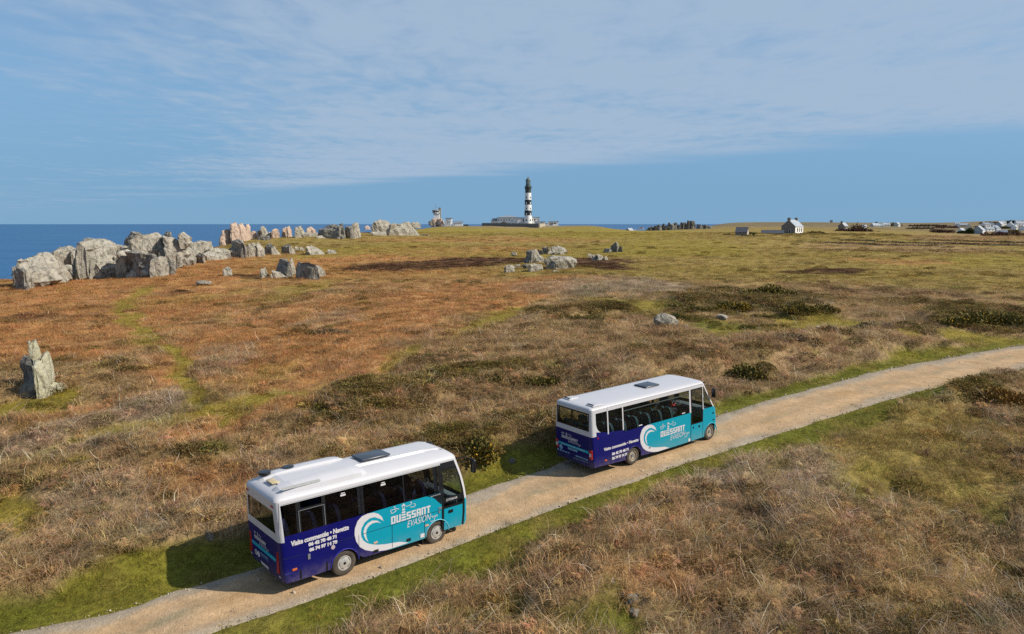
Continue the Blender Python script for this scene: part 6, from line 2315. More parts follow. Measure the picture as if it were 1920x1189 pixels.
    def wheels(s, r, wid, rim_r, style, rimmat):
        for cx in (0, s.wb):
            for sd in (-1, 1):
                cy = sd * (s.W / 2 - wid / 2 - .035)
                mt = Matrix.Translation((cx, cy, r)) @ Matrix.Rotation(R(90) * (1 if sd < 0 else -1), 4, 'X')
                b = MB()
                h = wid / 2
                b.lathe([(rim_r * .98, -h * .9), (r * .90, -h), (r * .975, -h * .82), (r, -h * .5), (r, h * .5), (r * .975, h * .82), (r * .90, h), (rim_r * 1.12, h * .98), (rim_r * 1.0, h * .80), (rim_r * .97, h * .3)], 40, cap=False)
                b.v = [tuple(mt @ Vector(p)) for p in b.v]
                wo = b.build('wheel', RUBBER, s.root, 40)
                b = MB()
                if style == 'cap':
                    b.lathe([(rim_r * 1.02, h * .70), (rim_r * 1.0, h * .96), (rim_r * .90, h * 1.0), (rim_r * .80, h * .92), (rim_r * .74, h * .98), (rim_r * .40, h * 1.12), (rim_r * .20, h * 1.14), (.001, h * 1.13)], 36, cap=False)
                else:
                    b.lathe([(rim_r * 1.02, h * .6), (rim_r * 1.0, h * .93), (rim_r * .90, h * .92), (rim_r * .84, h * .45), (rim_r * .62, h * .62), (rim_r * .45, h * .66), (rim_r * .36, h * .5), (.001, h * .5)], 36, cap=False)
                b.v = [tuple(mt @ Vector(p)) for p in b.v]
                ro = b.build('rim', rimmat, wo, 40)
                b = MB()
                if style == 'cap':
                    for k in range(5):
                        a0 = k * 2 * math.pi / 5 + .25
                        arc = [a0 + j * .13 for j in range(6)]
                        vs = [(rim_r * q * math.cos(a), rim_r * q * math.sin(a), h * (.985 if q < .8 else 1.0)) for a in arc for q in (.76, .82)]
                        b.add(vs, [(2 * j, 2 * j + 1, 2 * j + 3, 2 * j + 2) for j in range(5)])
                    b.lathe([(rim_r * .20, h * 1.10), (rim_r * .20, h * 1.17), (rim_r * .12, h * 1.18)], 16)
                else:
                    for k in range(8):
                        a = k * math.pi / 4 + .3
                        q = rim_r * .74
                        b.lathe([(rim_r * .095, h * .50), (rim_r * .095, h * .60)], 10, c=(q * math.cos(a), q * math.sin(a)))
                    b.lathe([(rim_r * .33, h * .5), (rim_r * .30, h * .85), (rim_r * .1, h * .9)], 16)
                b.v = [tuple(mt @ Vector(p)) for p in b.v]
                b.build('hub_cap', P_BLACK if style == 'cap' else GREYIN, wo, 40)

    def arches(s, mat, u_side=(-1,)):
        for cx in (0, s.wb):
            b = MB()
            for sd in (-1, 1):
                pts = []
                for k in range(25):
                    a = math.pi * k / 24
                    u = cx + s.arch * math.cos(a)
                    z = s.wheel + s.arch * .98 * math.sin(a)
                    if z > s.low(cx + (s.arch + .02) * (1 if a < 1.57 else -1)) - .02:
                        pts.append((u, sd * (s.W / 2 + .004), z))
                b.tube(pts, .016, 6)
            b.build('wheel_arch', mat[0] if cx == 0 else mat[1], s.root, 60)

    def seat(s, x, y, z, wid, mat, pip=None):
        b = MB()
        vs = []
        b.box(x - .02, x + .40, y - wid / 2, y + wid / 2, z + .36, z + .48)
        b.box(x + .02, x + .32, y - .06, y + .06, z, z + .36)
        # backrest with rounded shoulders, leaning back
        prof = [(-.5, 0), (-.5, .62), (-.40, .76), (-.22, .84), (.22, .84), (.40, .76), (.5, .62), (.5, 0)]
        for t0 in (-.05, .06):
            vs += [(x + t0 - q * .16, y + p * wid, z + .44 + q * .92) for p, q in prof]
        n = len(prof)
        b.add(vs, [tuple(range(n - 1, -1, -1)), tuple(range(n, 2 * n))] + [(i, (i + 1) % n, n + (i + 1) % n, n + i) for i in range(n)])
        o = b.build('passenger_seat', mat, s.root)
        if pip:
            b = MB()
            b.tube([(x - .05 - q * .16, y + p * wid * 1.02, z + .44 + q * .92) for p, q in prof], .014, 4)
            b.build('piping', pip, o)
        return o


def bus_root(name, pose, label):
    X, Y, yaw, z0, pit = pose
    e = empty(name, (X, Y, z0), 0, label, 'minibus', 'matching blue and turquoise minibuses')
    e.rotation_euler = (0, -pit, yaw)
    return e


def near_coach():
    root = bus_root('minibus', (-5.521, 20.342, .723, 0.012, -.011), 'nearer minibus with a domed roof, dark windows and two roof air units')
    wins = [(-1.86, -1.40), (-1.27, -.64), (-.53, .62), (.66, 2.0), (2.04, 3.30)]
    us = sorted(set([-1.90 + .16] + [round(a, 3) for w in wins for a in w if a > -1.7] + list(np.round(np.arange(-.46, .47, .08), 3)) + [round(3.221 + a, 3) for a in np.arange(-.46, .17, .08)] + [-1.60, 1.42, 2.6, 3.40]))
    us = [u for u in us if u <= 3.40]
    B = Bus(root, 2.27, [(.3, -1.80), (.55, -1.86), (1.5, -1.91), (2.62, -1.97)], [(.3, 4.36), (.5, 4.45), (1.2, 4.45), (1.5, 4.40), (2.0, 4.29), (2.62, 4.08)], .14, .15, us, 1.68, .11, 2.62, .44,
            [(-1.9, .36), (-.4, .30), (.4, .38), (2.7, .33), (3.6, .40), (4.5, .36)], 3.221, .38)
    rows = [.34, .5, .65, .8, .95, 1.1, 1.25, 1.4, 1.52, 1.68, 1.74, 1.9, 2.1, 2.3, 2.36, 2.52, 2.575, 2.62]

    def keep(zn, x, y, z):
        if zn in ('RS', 'LS'):
            if 1.68 < z < 2.52 and any(a < x < b for a, b in wins):
                return False
        if zn == 'B' and 1.74 < z < 2.36 and abs(y) < .93 * (B.w(z) - .14):
            return False
        if zn == 'F' and 1.25 < z < 2.52:
            return False
        if zn == 'RX' and z < 2.575:
            return False
        if zn == 'LX' and 1.25 < z < 2.36:
            return False
        return True

    def matf(zn, x, y, z):
        if z > 2.52:
            return 0
        if zn in ('B', 'RC'):
            return 0 if z > 1.52 else 1
        if zn == 'FC':
            return 0 if z > 1.25 else 2
        if zn == 'F':
            return 2
        if zn in ('RS', 'LS', 'RX', 'LX'):
            if z > 1.68:
                return 0 if x < -1.84 else 3
            return 1 if x < 1.42 else 2
        return 0
    B.shell(rows, keep, matf, [P_WHITE, P_BLUE, P_TEAL, P_BLACK])
    roof = B.lid([(0, 0), (.012, .035), (.04, .075), (.09, .115), (.16, .15), (.26, .175), (.34, .20), (.50, .225), (.75, .245), (.90, .25)], P_WHITE)
    # raised centre of the roof, running forward
    b = MB()
    secs = []
    for x, hw, h in [(-1.55, .30, .0), (-1.35, .34, .05), (.8, .36, .06), (3.2, .40, .06), (3.75, .42, .02), (3.9, .42, -.06)]:
        zb = 2.85
        secs.append([(x, -hw - .06, zb - .02), (x, -hw, zb + h), (x, 0, zb + h + .02), (x, hw, zb + h), (x, hw + .06, zb - .02)])
    for i in range(len(secs) - 1):
        vs = secs[i] + secs[i + 1]
        b.add(vs, [(k, k + 5, k + 6, k + 1) for k in range(4)])
    b.build('roof_ridge', P_WHITE, roof, 30)
    # two air units along the rear shoulders of the roof
    for sd in (-1, 1):
        b = MB()
        secs = []
        for x, k in [(-1.80, .02), (-1.66, .45), (-1.3, .82), (-.5, 1.0), (.45, 1.0), (.72, .85), (.88, .5), (.98, .06)]:
            hw = .30 * (.72 + .28 * k)
            yc = sd * .62
            tilt = .05
            secs.append([(x, yc + sd * (hw + .02), 2.70), (x, yc + sd * hw * .93, 2.72 + .145 * k), (x, yc + sd * hw * .55, 2.745 + .20 * k), (x, yc - sd * hw * .2, 2.76 + .225 * k), (x, yc - sd * hw * .8, 2.77 + .21 * k), (x, yc - sd * hw, 2.77 + .06 * k)])
        for i in range(len(secs) - 1):
            vs = secs[i] + secs[i + 1]
            fs = [(k, k + 6, k + 7, k + 1) for k in range(5)]
            b.add(vs, fs if sd < 0 else [f[::-1] for f in fs])
        au = b.build('air_unit', P_WHITE, root, 40)
        b = MB()
        pts = []
        for k in range(12):
            a = 2 * math.pi * k / 12
            ex = .50 if math.cos(a) > 0 else -.50
            pts.append((-1.13 + ex * 1.0 + .075 * math.cos(a), math.sin(a) * .055))
        vs = []
        for u, q in pts:
            t = .5 - q / .055 * .36
            vs.append((u, sd * (.785 + .114 * t + .010), 2.935 - .08 * t + .010))
        b.add(vs, [tuple(range(12)) if sd < 0 else tuple(range(11, -1, -1))])
        b.build('grille', GRILLE, au)
        if sd > 0:
            for x in (-1.55, -.85):
                b = MB()
                b.lathe([(.17, 2.92), (.17, 2.985), (.12, 2.99)], 18, c=(x, .60))
                b.build('fan', P_BLACK, au, 40)
    B.blk('roof_hatch', 1.05, 2.05, -.33, .33, 2.94, 3.01, HATCHM, None, .03)
    B.blk('roof_panel', -1.68, -1.15, -.22, .20, 2.86, 2.885, plain('yellowed_plastic', (.60, .48, .28), .5, noise=(3, .25)), None, .01)
    # glass
    for a, c in wins:
        for sd in (-1, 1):
            if sd < 0 and (a, c) == (-1.27, -.64):
                continue
            if a < -1.8:
                a = -1.74
            B.side_patch('window', a, c, 1.68, 2.52, GLASS_N, sd, -.006)
    B.rear_patch('rear_window', -.93, .93, 1.74, 2.36, GLASS_N, -.006)
    B.front_patch('windscreen', 1.25, 2.52, GLASS_C)
    B.x_patch('window', 0, 1, 1.25, 2.36, GLASS_C, 1, -.006)
    # rear emergency door with its frame
    fr = B.strip('rear_door', [[(-1.34, .36), (-1.34, 2.30)], [(-.56, 2.30), (-.56, .34)], [(-1.34, 2.30), (-.56, 2.30)]], .05, P_BLACK, .010)
    B.strip('frame_edge', [[(-1.325, 1.70), (-1.325, 2.27), (-.575, 2.27), (-.575, 1.70)]], .014, GREYIN, .014).parent = fr
    B.side_patch('window_pane', -1.27, -.64, 1.68, 2.28, GLASS_N, -1, -.004, fr)
    B.flank_block('handle', -1.09, .93, .07, .15, GREYIN, .02, fr)
    # front passenger door
    dr = B.x_patch('front_door', .0, 1, .40, 1.14, P_TEAL, -1, .004)
    B.x_patch('window_pane', .06, .94, 1.14, 2.34, GLASS_C, -1, .0, dr)
    for t0, t1, z0, z1 in ((0, .09, .40, 2.42), (.91, 1, .40, 2.42), (.09, .91, 2.32, 2.42), (.09, .91, 1.10, 1.18)):
        B.x_patch('door_frame', t0, t1, z0, z1, P_BLACK, -1, .010, dr)
    B.x_patch('upper_pane', .0, 1, 2.42, 2.575, DECAL_BK, -1, -.002, dr)
    b = MB()
    p0, p1 = B.S(3.62, .98, -1, .02), B.S(3.80, 1.0, -1, .02)
    b.box(3.66, 3.82, p0[1] - .012, p0[1] + .02, .93, 1.02)
    b.build('handle', P_BLACK, dr)
    # graphics on the flank
    B.decal('wave_fill', [WAVE_FILL], P_TEAL, .002)
    B.decal('wave', [WAVE_OUT], DECAL_W, .004)
    B.decal('wave', [WAVE_IN], DECAL_W, .004)
    B.decal('black_swoosh', [[(2.80, 1.678), (3.013, 1.61), (3.141, 1.515), (3.269, 1.376), (3.385, 1.27), (3.395, 1.678)]], DECAL_BK, .003)
    B.logo(1.535, 2.985, 1.125, 1.36, DECAL_W)
    B.words('visite', -1.60, .13, 1.36, 1.51, DECAL_W)
    B.words('tel_a', -1.10, -.26, 1.215, 1.325, DECAL_W)
    B.words('tel_b', -1.08, -.24, 1.055, 1.165, DECAL_W)
    B.strip('panel_seam', [[(-1.82, 1.06), (-1.36, 1.06)], [(-.52, 1.10), (.32, 1.10)], [(.55, 1.10), (3.38, 1.10)], [(1.57, 1.10), (1.57, .40)], [(.45, 1.10), (.45, .42)], [(2.74, 1.10), (2.74, .4)], [(-1.82, .56), (-1.55, .56)]], .012, plain('seam_shadow_gap', (.004, .02, .05), .6), .007)
    B.strip('roof_joint', [[(-1.80, 2.545), (3.38, 2.545)]], .010, GREYIN, .004)
    B.strip('roof_joint', [[(-1.86, 1.70), (-1.86, 2.60)]], .010, GREYIN, .004)
    b = MB()
    # lettering panel low in the door glass
    B.x_patch('sign_panel', .08, .92, 1.28, 1.46, DECAL_BK, -1, .008, dr)
    v, f = glyphs('maker')
    x0_, x1_ = 3.56, 4.0
    mesh_obj('lettering', [B.S(x0_ + (x1_ - x0_) * x, 1.33 + .075 * y, -1, .013) for x, y, _ in v], f, DECAL_W, dr)
    B.words('tag', 2.98, 3.34, 1.615, 1.645, DECAL_W, .008)
    for u in (.02, 1.33):
        B.decal('sticker', [[(u - .08, 2.36), (u + .08, 2.36), (u + .08, 2.41), (u - .08, 2.41)], [(u - .06, 2.43), (u + .06, 2.43), (u + .06, 2.455), (u - .06, 2.455)]], DECAL_W, .002)
    # lamps, flaps and vents on the flank
    B.flank_block('marker_lamp', -1.51, .69, .13, .06, ORANGE_L)
    B.flank_block('marker_lamp', 1.00, .72, .13, .055, plain('pale_orange_lens', (.62, .36, .25), .3))
    B.flank_block('marker_lamp', 2.82, .745, .13, .055, plain('pale_orange_lens', (.62, .36, .25), .3))
    B.flank_block('repeater_lamp', 3.33, 1.17, .13, .06, GREYIN)
    B.flank_block('lock_plate', 3.29, 1.05, .06, .07, GREYIN)
    B.flank_block('vent_flap', 1.01, .46, .16, .075, P_BLACK)
    B.flank_block('vent_flap', 2.15, .47, .15, .085, P_BLACK)
    B.flank_block('white_plate', 2.65, .46, .15, .12, DECAL_W)
    b = MB()
    b.lathe([(.062, 0), (.062, .016), (.045, .02)], 16)
    mt = Matrix.Translation(B.S(-.37, .98)) @ Matrix.Rotation(R(90), 4, 'X')
    b.v = [tuple(mt @ Vector(p)) for p in b.v]
    b.build('fuel_cap', plain('pale_cap', (.45, .36, .36), .5), root)
    # back
    B.logo(.62, -.20, 1.12, 1.22, DECAL_W, .006, True)
    B.rear_decal('stripe', [[(.86, .88), (-.78, .88), (-.78, .99), (.86, .99)]], DECAL_T, .004)
    b = MB()
    for yy in (.60, .42):
        b.lathe([(.085, 0), (.085, .006)], 20, c=(yy, .68))
    b.v = [(B.xr(q[1]) - .003 - q[2], q[0], q[1]) for q in b.v]
    st = b.build('speed_sticker', DECAL_W, root)
    B.words('speed', .655, .545, .64, .72, DECAL_BK, .012, True)
    B.words('tel_a', .25, -.25, .76, .80, DECAL_LB, .006, True)
    B.words('web', .25, -.25, .70, .73, DECAL_LB, .006, True)
    pl = B.rear_patch('number_plate', .30, -.22, .43, .54, DECAL_W, .014)
    pl.data.flip_normals()
    for sd in (-1, 1):
        y0 = sd * .93
        B.blk('tail_light', B.xr(1.0) - .012, B.xr(1.0) + .03, y0 - .06, y0 + .06, .62, 1.35, RED_L)
        for dz in (0, .09):
            b = MB()
            b.lathe([(.035, 0), (.035, .014), (.02, .02)], 12, c=(sd * (.80 + dz), 2.49))
            b.v = [(B.xr(q[1]) - .002 - q[2], q[0], q[1]) for q in b.v]
            b.build('high_lamp', RED_L, root)
        b = MB()
        b.lathe([(.04, 0), (.04, .012)], 12, c=(sd * .97, .52))
        b.v = [(B.xr(q[1]) - .002 - q[2], q[0], q[1]) for q in b.v]
        b.build('reversing_lamp', CLEAR_L, root)
    B.strip('bumper_edge', [[(-1.80, .62), (-1.60, .62)]], .014, plain('pale_blue_edge', (.05, .06, .35), .4), .006)
    # mirrors on long arms
    for sd in (-1, 1):
        b = MB()
        y1 = sd * 1.0
        b.tube([(4.05, y1 * .98, 2.58), (4.35, sd * 1.08, 2.60), (4.62, sd * 1.20, 2.52)], .018, 6)
        b.tube([(4.12, y1 * .98, 2.44), (4.38, sd * 1.06, 2.46), (4.58, sd * 1.16, 2.50)], .014, 6)
        ma = b.build('mirror', P_BLACK, root)
        B.blk('mirror_head', 4.56, 4.66, sd * 1.20 - .10, sd * 1.20 + .10, 2.06, 2.50, P_BLACK, ma, .03)
    # wheels, chassis, cabin
    B.wheels(.38, .22, .215, 'cap', STEEL)
    B.arches([plain('blue_arch_lip', (.03, .03, .30), .35), plain('pale_turquoise_arch_lip', (.20, .55, .65), .35)])
    B.blk('chassis', -1.70, 4.25, -.78, .78, .34, .84, DARKIN)  # underbody block, coloured near black to paint the shadow under the body
    B.blk('mud_flap', 2.69, 2.72, -1.08, -.86, .12, .40, P_BLACK)
    B.blk('floor', -1.85, 4.28, -1.08, 1.08, .84, .87, DARKIN)
    for k, x in enumerate([-1.55, -.75, 0.0, .75, 1.5, 2.2]):
        for y in (-.78, -.36, .55 if k else .1, .86):
            B.seat(x, y, .84, .40, SEATM, None)
    B.seat(3.05, .50, .84, .46, SEATM)
    B.seat(2.95, -.72, .84, .42, SEATM)
    for x in (.57, 3.22):
        for sd in (-1, 1):
            b = MB()
            n = 9
            vs = [(x + k * .018 - .07, sd * (B.w(z) - .05 - .02 * (k % 2)), z) for z in (1.70, 2.5) for k in range(n)]
            b.add(vs, [(k, k + 1, n + k + 1, n + k) for k in range(n - 1)])
            b.build('curtain', CURT, root)
    B.blk('dashboard', 4.0, 4.33, -.95, .95, .95, 1.26, GREYIN, None, .06)
    b = MB()
    mt = Matrix.Translation((3.78, .50, 1.42)) @ Matrix.Rotation(R(-35), 4, 'Y')
    b.tube([mt @ Vector((.22 * math.cos(a), .22 * math.sin(a), 0)) for a in np.linspace(0, 2 * math.pi, 25)], .018, 6)
    b.tube([mt @ Vector((0, 0, 0)), mt @ Vector((.06, 0, -.5))], .03, 6)
    for a in (0, 2.1, 4.2):
        b.tube([mt @ Vector((0, 0, 0)), mt @ Vector((.21 * math.cos(a), .21 * math.sin(a), 0))], .012, 4)
    b.build('steering_wheel', GREYIN, root)
    return root


def far_minibus():
    root = bus_root('minibus', (4.203, 28.611, .648, .478, .027), 'farther minibus with a flat roof, sloping nose and grass seen through its rear window')
    wins = [(-2.02, -1.42, 1.64, 2.46), (-1.36, -.60, 1.55, 2.46), (-.54, 3.42, 1.48, 2.46), (3.57, 4.23, .95, 2.46)]
    us = sorted(set([-2.06] + [a for w in wins for a in w[:2]] + list(np.round(np.arange(-.44, .45, .08), 3)) + [round(4.844 + a, 3) for a in np.arange(-.44, -.50, .08)] + [-1.7, .9, 1.42, 2.4, 3.5, 4.30]))
    B = Bus(root, 2.16, [(.3, -2.18), (.6, -2.22), (1.5, -2.27), (2.6, -2.26)], [(.2, 5.20), (.5, 5.30), (.95, 5.29), (1.40, 5.22), (1.5, 5.12), (2.46, 4.56), (2.6, 4.48)], .12, .16, us, 1.46, .07, 2.60, .42,
            [(-2.3, .38), (-.5, .30), (.5, .27), (2, .21), (3.5, .22), (5.3, .24)], 4.844, .35)
    B.tx = [0, .07] + list(np.linspace(.14, 1, 13))
    rows = [.2, .35, .5, .65, .8, .95, 1.1, 1.25, 1.38, 1.48, 1.55, 1.58, 1.64, 1.70, 1.80, 2.0, 2.2, 2.36, 2.46, 2.54, 2.60]

    def keep(zn, x, y, z):
        if zn in ('RS', 'LS'):
            for i, (a, b, c, d) in enumerate(wins):
                if a < x < b and (c if not (i == 3 and y > 0) else 1.48) < z < d:
                    return False
        if zn == 'B' and 1.80 < z < 2.46 and abs(y) < .93 * (B.w(z) - .12):
            return False
        if zn == 'F' and 1.48 < z < 2.46:
            return False
        if zn in ('RX', 'LX') and 1.48 < z < 2.46 and x > 4.335:
            return False
        return True

    def matf(zn, x, y, z):
        if z > 2.46:
            return 0
        if zn in ('B', 'RC'):
            return 0 if z > 1.58 else 1
        if zn in ('RS', 'LS'):
            if x < -2.02:
                return 0 if z > 1.58 else 1
            if z > (1.64 if x < -1.42 else 1.55 if x < -.57 else 1.48):
                return 0
            return 1 if x < 1.42 else 2
        if zn in ('RX', 'LX', 'FC', 'F'):
            return 0 if z > 1.48 else 2
        return 2
    B.shell(rows, keep, matf, [P_WHITE, P_BLUE, P_TEAL, P_BLACK])
    roof = B.lid([(0, 0), (.010, .02), (.035, .05), (.08, .075), (.15, .092), (.30, .108), (.55, .12), (.80, .125), (.92, .126)], P_WHITE)
    B.blk('roof_hatch', 1.50, 2.35, -.34, .34, 2.725, 2.79, HATCHM, None, .03)
    for y in (-.72, .62):
        B.blk('roof_fairing', -2.05, -1.55, y - .20, y + .20, 2.68, 2.745, P_WHITE, None, .025)
        b = MB()
        b.tube([(-1.98, y - .16, 2.76), (-1.98, y + .16, 2.76)], .022, 6)
        b.build('roof_light', P_BLACK, root)
    B.strip('roof_seam', [[(-1.40, 2.47), (-1.40, 2.60)], [(-1.39, 2.60), (4.3, 2.60)]], .012, GREYIN, .004)
    for i, (a, c, z0, z1) in enumerate(wins):
        for sd in (-1, 1):
            if i == 3 and sd < 0:
                continue
            B.side_patch('window', a, c, z0 if i < 3 else 1.48, z1, GLASS_F, sd, -.006)
    # white curved corner under the rearmost pane
    for sd in (-1, 1):
        pts = [(-2.02, 1.72), (-1.76, 1.685), (-1.85, 1.74), (-1.92, 1.80), (-1.98, 1.90), (-2.02, 2.05)]
        b = MB()
        b.add([B.S(u, z, sd, .0) for u, z in pts], [tuple(range(6)) if sd < 0 else tuple(range(5, -1, -1))])
        b.build('corner_panel', P_WHITE, root)
        b = MB()
        for tri in ([(-2.02, 1.638), (-1.42, 1.638), (-2.02, 1.745)], [(-1.36, 1.548), (-.60, 1.548), (-1.36, 1.63)]):
            b.add([B.S(u, z, sd, .003) for u, z in tri], [(0, 1, 2) if sd < 0 else (2, 1, 0)])
        b.build('belt_wedge', P_BLUE, root)
        b = MB()
        mz = B.w(2.2) - .03
        b.box(-.54, 3.42, sd * mz - .012, sd * mz + .012, 2.27, 2.30)
        b.build('luggage_rail', GREYIN, root)
    rw = B.rear_patch('rear_window', -.90, .90, 1.80, 2.46, GLASS_F, -.004)
    B.rear_decal('window_rubber', [[(-.92, 1.78), (.92, 1.78), (.92, 1.83), (-.92, 1.83)], [(-.92, 2.43), (.92, 2.43), (.92, 2.48), (-.92, 2.48)], [(-.92, 1.83), (-.86, 1.83), (-.86, 2.43), (-.92, 2.43)], [(.86, 1.83), (.92, 1.83), (.92, 2.43), (.86, 2.43)], [(-.03, 1.83), (.02, 1.83), (.02, 2.43), (-.03, 2.43)]], P_BLACK, .004, rw)
    B.front_patch('windscreen', 1.48, 2.46, GLASS_C)
    for sd in (-1, 1):
        B.x_patch('quarter_window', .02, 1, 1.48, 2.46, GLASS_C, sd, -.004)
    # passenger door behind the front wheel
    dr = B.side_patch('passenger_door', 3.52, 4.28, .24, .93, P_TEAL, -1, .006)
    B.side_patch('window_pane', 3.57, 4.23, .95, 2.46, GLASS_F, -1, -.004, dr)
    for a, c, z0, z1 in ((3.52, 3.58, .93, 2.47), (4.22, 4.28, .93, 2.47), (3.58, 4.22, 2.41, 2.47), (3.58, 4.22, .93, .98)):
        B.side_patch('door_frame', a, c, z0, z1, P_BLACK, -1, .008, dr)
    for u in (3.66, 4.05):
        B.flank_block('handle', u, .80 if u < 4 else .78, .05 if u < 4 else .09, .09, P_BLACK, .02, dr)
    B.strip('door_gap', [[(3.50, 1.47), (3.50, .24)], [(4.30, 1.47), (4.30, .24)]], .018, DARKIN, .004)
    pl = lambda q: (q[0] + (.05 if q[0] < 1.4 else .0), .25 + (q[1] - .40) * .985 if q[1] < 1.0 else .841 + (q[1] - 1.0) * .95)
    B.decal('wave_fill', [WAVE_FILL], P_TEAL, .002, pl)
    B.decal('wave', [WAVE_OUT], DECAL_W, .004, pl)
    B.decal('wave', [WAVE_IN], DECAL_W, .004, pl)
    B.logo(1.58, 3.13, .80, 1.04, DECAL_W)
    B.words('visite', -1.65, .26, .925, 1.05, DECAL_W)
    B.words('tel_a', -1.21, -.30, .655, .775, DECAL_W)
    B.words('tel_b', -1.21, -.36, .475, .595, DECAL_W)
    B.strip('panel_seam', [[(-1.30, 1.47), (-1.30, .32)], [(-2.1, .50), (-1.3, .48)]], .010, plain('seam_shadow_gap', (.002, .003, .06), .6), .006)
    for u in (.40, 3.02):
        B.decal('sticker', [[(u - .10, 1.53), (u + .10, 1.53), (u + .10, 1.57), (u - .10, 1.57)]], DECAL_W, .002)
    B.flank_block('marker_lamp', -1.54, .54, .12, .05, ORANGE_L)
    B.flank_block('marker_lamp', -1.95, 1.50, .06, .05, RED_L)
    B.flank_block('white_plate', 3.40, .30, .13, .12, DECAL_W)
    B.flank_block('vent_flap', .93, .50, .09, .035, P_BLACK)
    b = MB()
    b.box(4.95, 5.05, -B.w(1.2) - .012, -B.w(1.2) + .02, 1.16, 1.22)
    b.box(4.98, 5.09, -B.w(1.0) - .012, -B.w(1.0) + .02, .86, .91)
    b.build('repeater_lamp', P_BLACK, root)
    # back
    B.logo(.66, -.30, 1.20, 1.31, DECAL_W, .006, True)
    B.rear_decal('stripe', [[(.98, .90), (-.86, .90), (-.86, 1.0), (.98, 1.0)]], DECAL_T, .004)
    B.words('bar', .72, -.62, .925, .975, DECAL_W, .007, True)
    b = MB()
    b.lathe([(.095, 0), (.095, .006)], 22, c=(.74, .78))
    b.v = [(B.xr(q[1]) - .003 - q[2], q[0], q[1]) for q in b.v]
    b.build('round_sticker', DECAL_LB, root)
    B.words('eleven', .79, .69, .73, .83, DECAL_BK, .012, True)
    B.rear_decal('sticker', [[(.32, .79), (-.22, .79), (-.22, .87), (.32, .87)]], DECAL_LB, .004)
    B.words('tag', .28, -.18, .80, .86, DECAL_BK, .008, True)
    B.words('tel_a', .98, .26, .60, .66, DECAL_LB, .006, True)
    B.words('tel_b', -.12, -.80, .60, .66, DECAL_LB, .006, True)
    B.words('web', .00, -.80, .50, .54, DECAL_LB, .006, True)
    for sd in (-1, 1):
        y0 = sd * .97
        tl = B.blk('tail_light', B.xr(.9) - .014, B.xr(.9) + .06, y0 - .075, y0 + .075, .70, 1.06, RED_L, None, .012)
        B.blk('reversing_lens', B.xr(.9) - .020, B.xr(.9), y0 - .055, y0 + .055, .80, .94, CLEAR_L, tl)
        b = MB()
        b.tube([(4.55, sd * .98, 2.50), (4.85, sd * 1.14, 2.44), (4.90, sd * 1.16, 2.30)], .018, 6)
        ma = b.build('mirror', P_BLACK, root)
        B.blk('mirror_head', 4.85, 4.94, sd * 1.16 - .09, sd * 1.16 + .09, 1.92, 2.32, P_BLACK, ma, .025)
        B.blk('corner_lamp', 4.42, 4.52, sd * .93 - .05, sd * .93 + .05, 2.58, 2.64, P_BLACK)
    B.wheels(.35, .20, .215, 'steel', STEEL_D)
    B.arches([plain('dark_blue_arch_lip', (.008, .008, .12), .4), plain('turquoise_arch_lip', (.05, .45, .55), .35)])
    B.blk('chassis', -2.05, 5.0, -.74, .74, .30, .76, DARKIN)  # underbody block; its near-black colour stands in for the shadow beneath
    B.blk('floor', -2.15, 4.9, -1.03, 1.03, .76, .79, DARKIN)
    for k, x in enumerate([-1.75, -.95, -.25, .45, 1.15, 1.85, 2.5]):
        for y in ((-.76, -.38, .38, .76) if k else (-.76, -.38, 0, .38, .76)):
            B.seat(x, y, .66, .40, SEATM2, PIPING)
    B.seat(3.72, .50, .66, .46, SEATM2, PIPING)
    B.blk('dashboard', 4.55, 5.0, -.90, .90, .95, 1.42, GREYIN, None, .06)
    b = MB()
    mt = Matrix.Translation((4.42, .50, 1.42)) @ Matrix.Rotation(R(-35), 4, 'Y')
    b.tube([mt @ Vector((.20 * math.cos(a), .20 * math.sin(a), 0)) for a in np.linspace(0, 2 * math.pi, 25)], .018, 6)
    b.tube([mt @ Vector((0, 0, 0)), mt @ Vector((.06, 0, -.4))], .03, 6)
    b.build('steering_wheel', GREYIN, root)
    return root


COACH = near_coach()
MINI = far_minibus()


def driver(bus, loc, label, top, hair):
    me = FLAT['person'].copy()
    me.materials.clear()
    for m in (top, plain('dark_trousers', (.03, .03, .04), .9), plain('skin_tone', (.42, .26, .19), .6), hair):
        me.materials.append(m)
    for p in me.polygons:
        c = p.center
        p.material_index = 3 if (c.z > .77 and c.x < .055) or (c.z > .82) else 2 if c.z > .60 or c.x > .36 and c.z > .25 else 1 if c.z < .17 or (c.x > .25 and c.z < .22) else 0
    me.shade_smooth()
    o = bpy.data.objects.new('person', me)
    COL.objects.link(o)
    bpy.context.view_layer.update()
    M = Matrix.Translation(bus.location) @ bus.rotation_euler.to_matrix().to_4x4()
    o.matrix_world = M @ Matrix.Translation(loc)
    # nose, ears and eyes so that the head reads as one
    tag(o, label, 'person')
    b = MB()
    b.lathe([(.001, 0), (.016, .012), (.012, .04), (.001, .055)], 8, c=(.115, 0))
    b.v = [(q[0], q[1], q[2] + .715) for q in b.v]
    for sd in (-1, 1):
        b.box(.0, .04, sd * .088 - .008, sd * .088 + .008, .715, .775)
    b.build('nose_and_ears', plain('skin_tone', (.42, .26, .19), .6), o)
    b = MB()
    for sd in (-1, 1):
        b.box(.092, .106, sd * .035 - .012, sd * .035 + .012, .752, .764)
    b.box(.094, .104, -.025, .025, .690, .698)
    b.build('eyes_and_mouth', plain('dark_feature', (.03, .015, .012), .6), o)
    return o


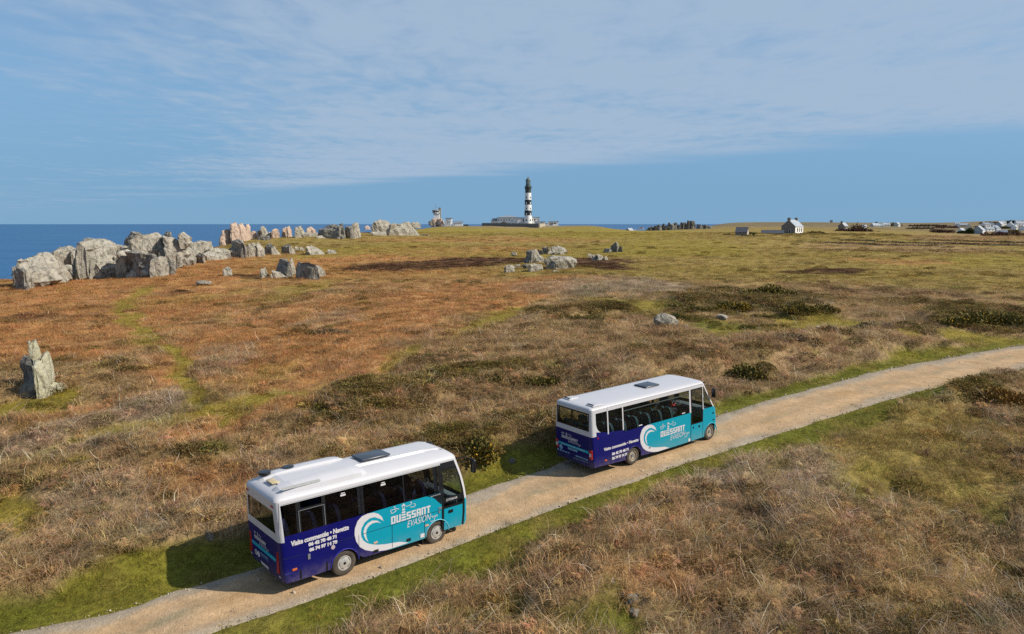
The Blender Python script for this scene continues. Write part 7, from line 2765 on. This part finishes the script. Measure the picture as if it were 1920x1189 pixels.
RED_TOP = plain('red_sweater', (.42, .02, .03), .9)
driver(COACH, (3.12, .50, 1.30), 'person in a red top driving the nearer minibus', plain('dull_red_top', (.22, .02, .02), .9), plain('dark_hair', (.03, .02, .015), .7))
driver(MINI, (3.80, .50, 1.12), 'person in a bright red sweater driving the farther minibus', RED_TOP, plain('light_brown_hair', (.20, .11, .05), .7))
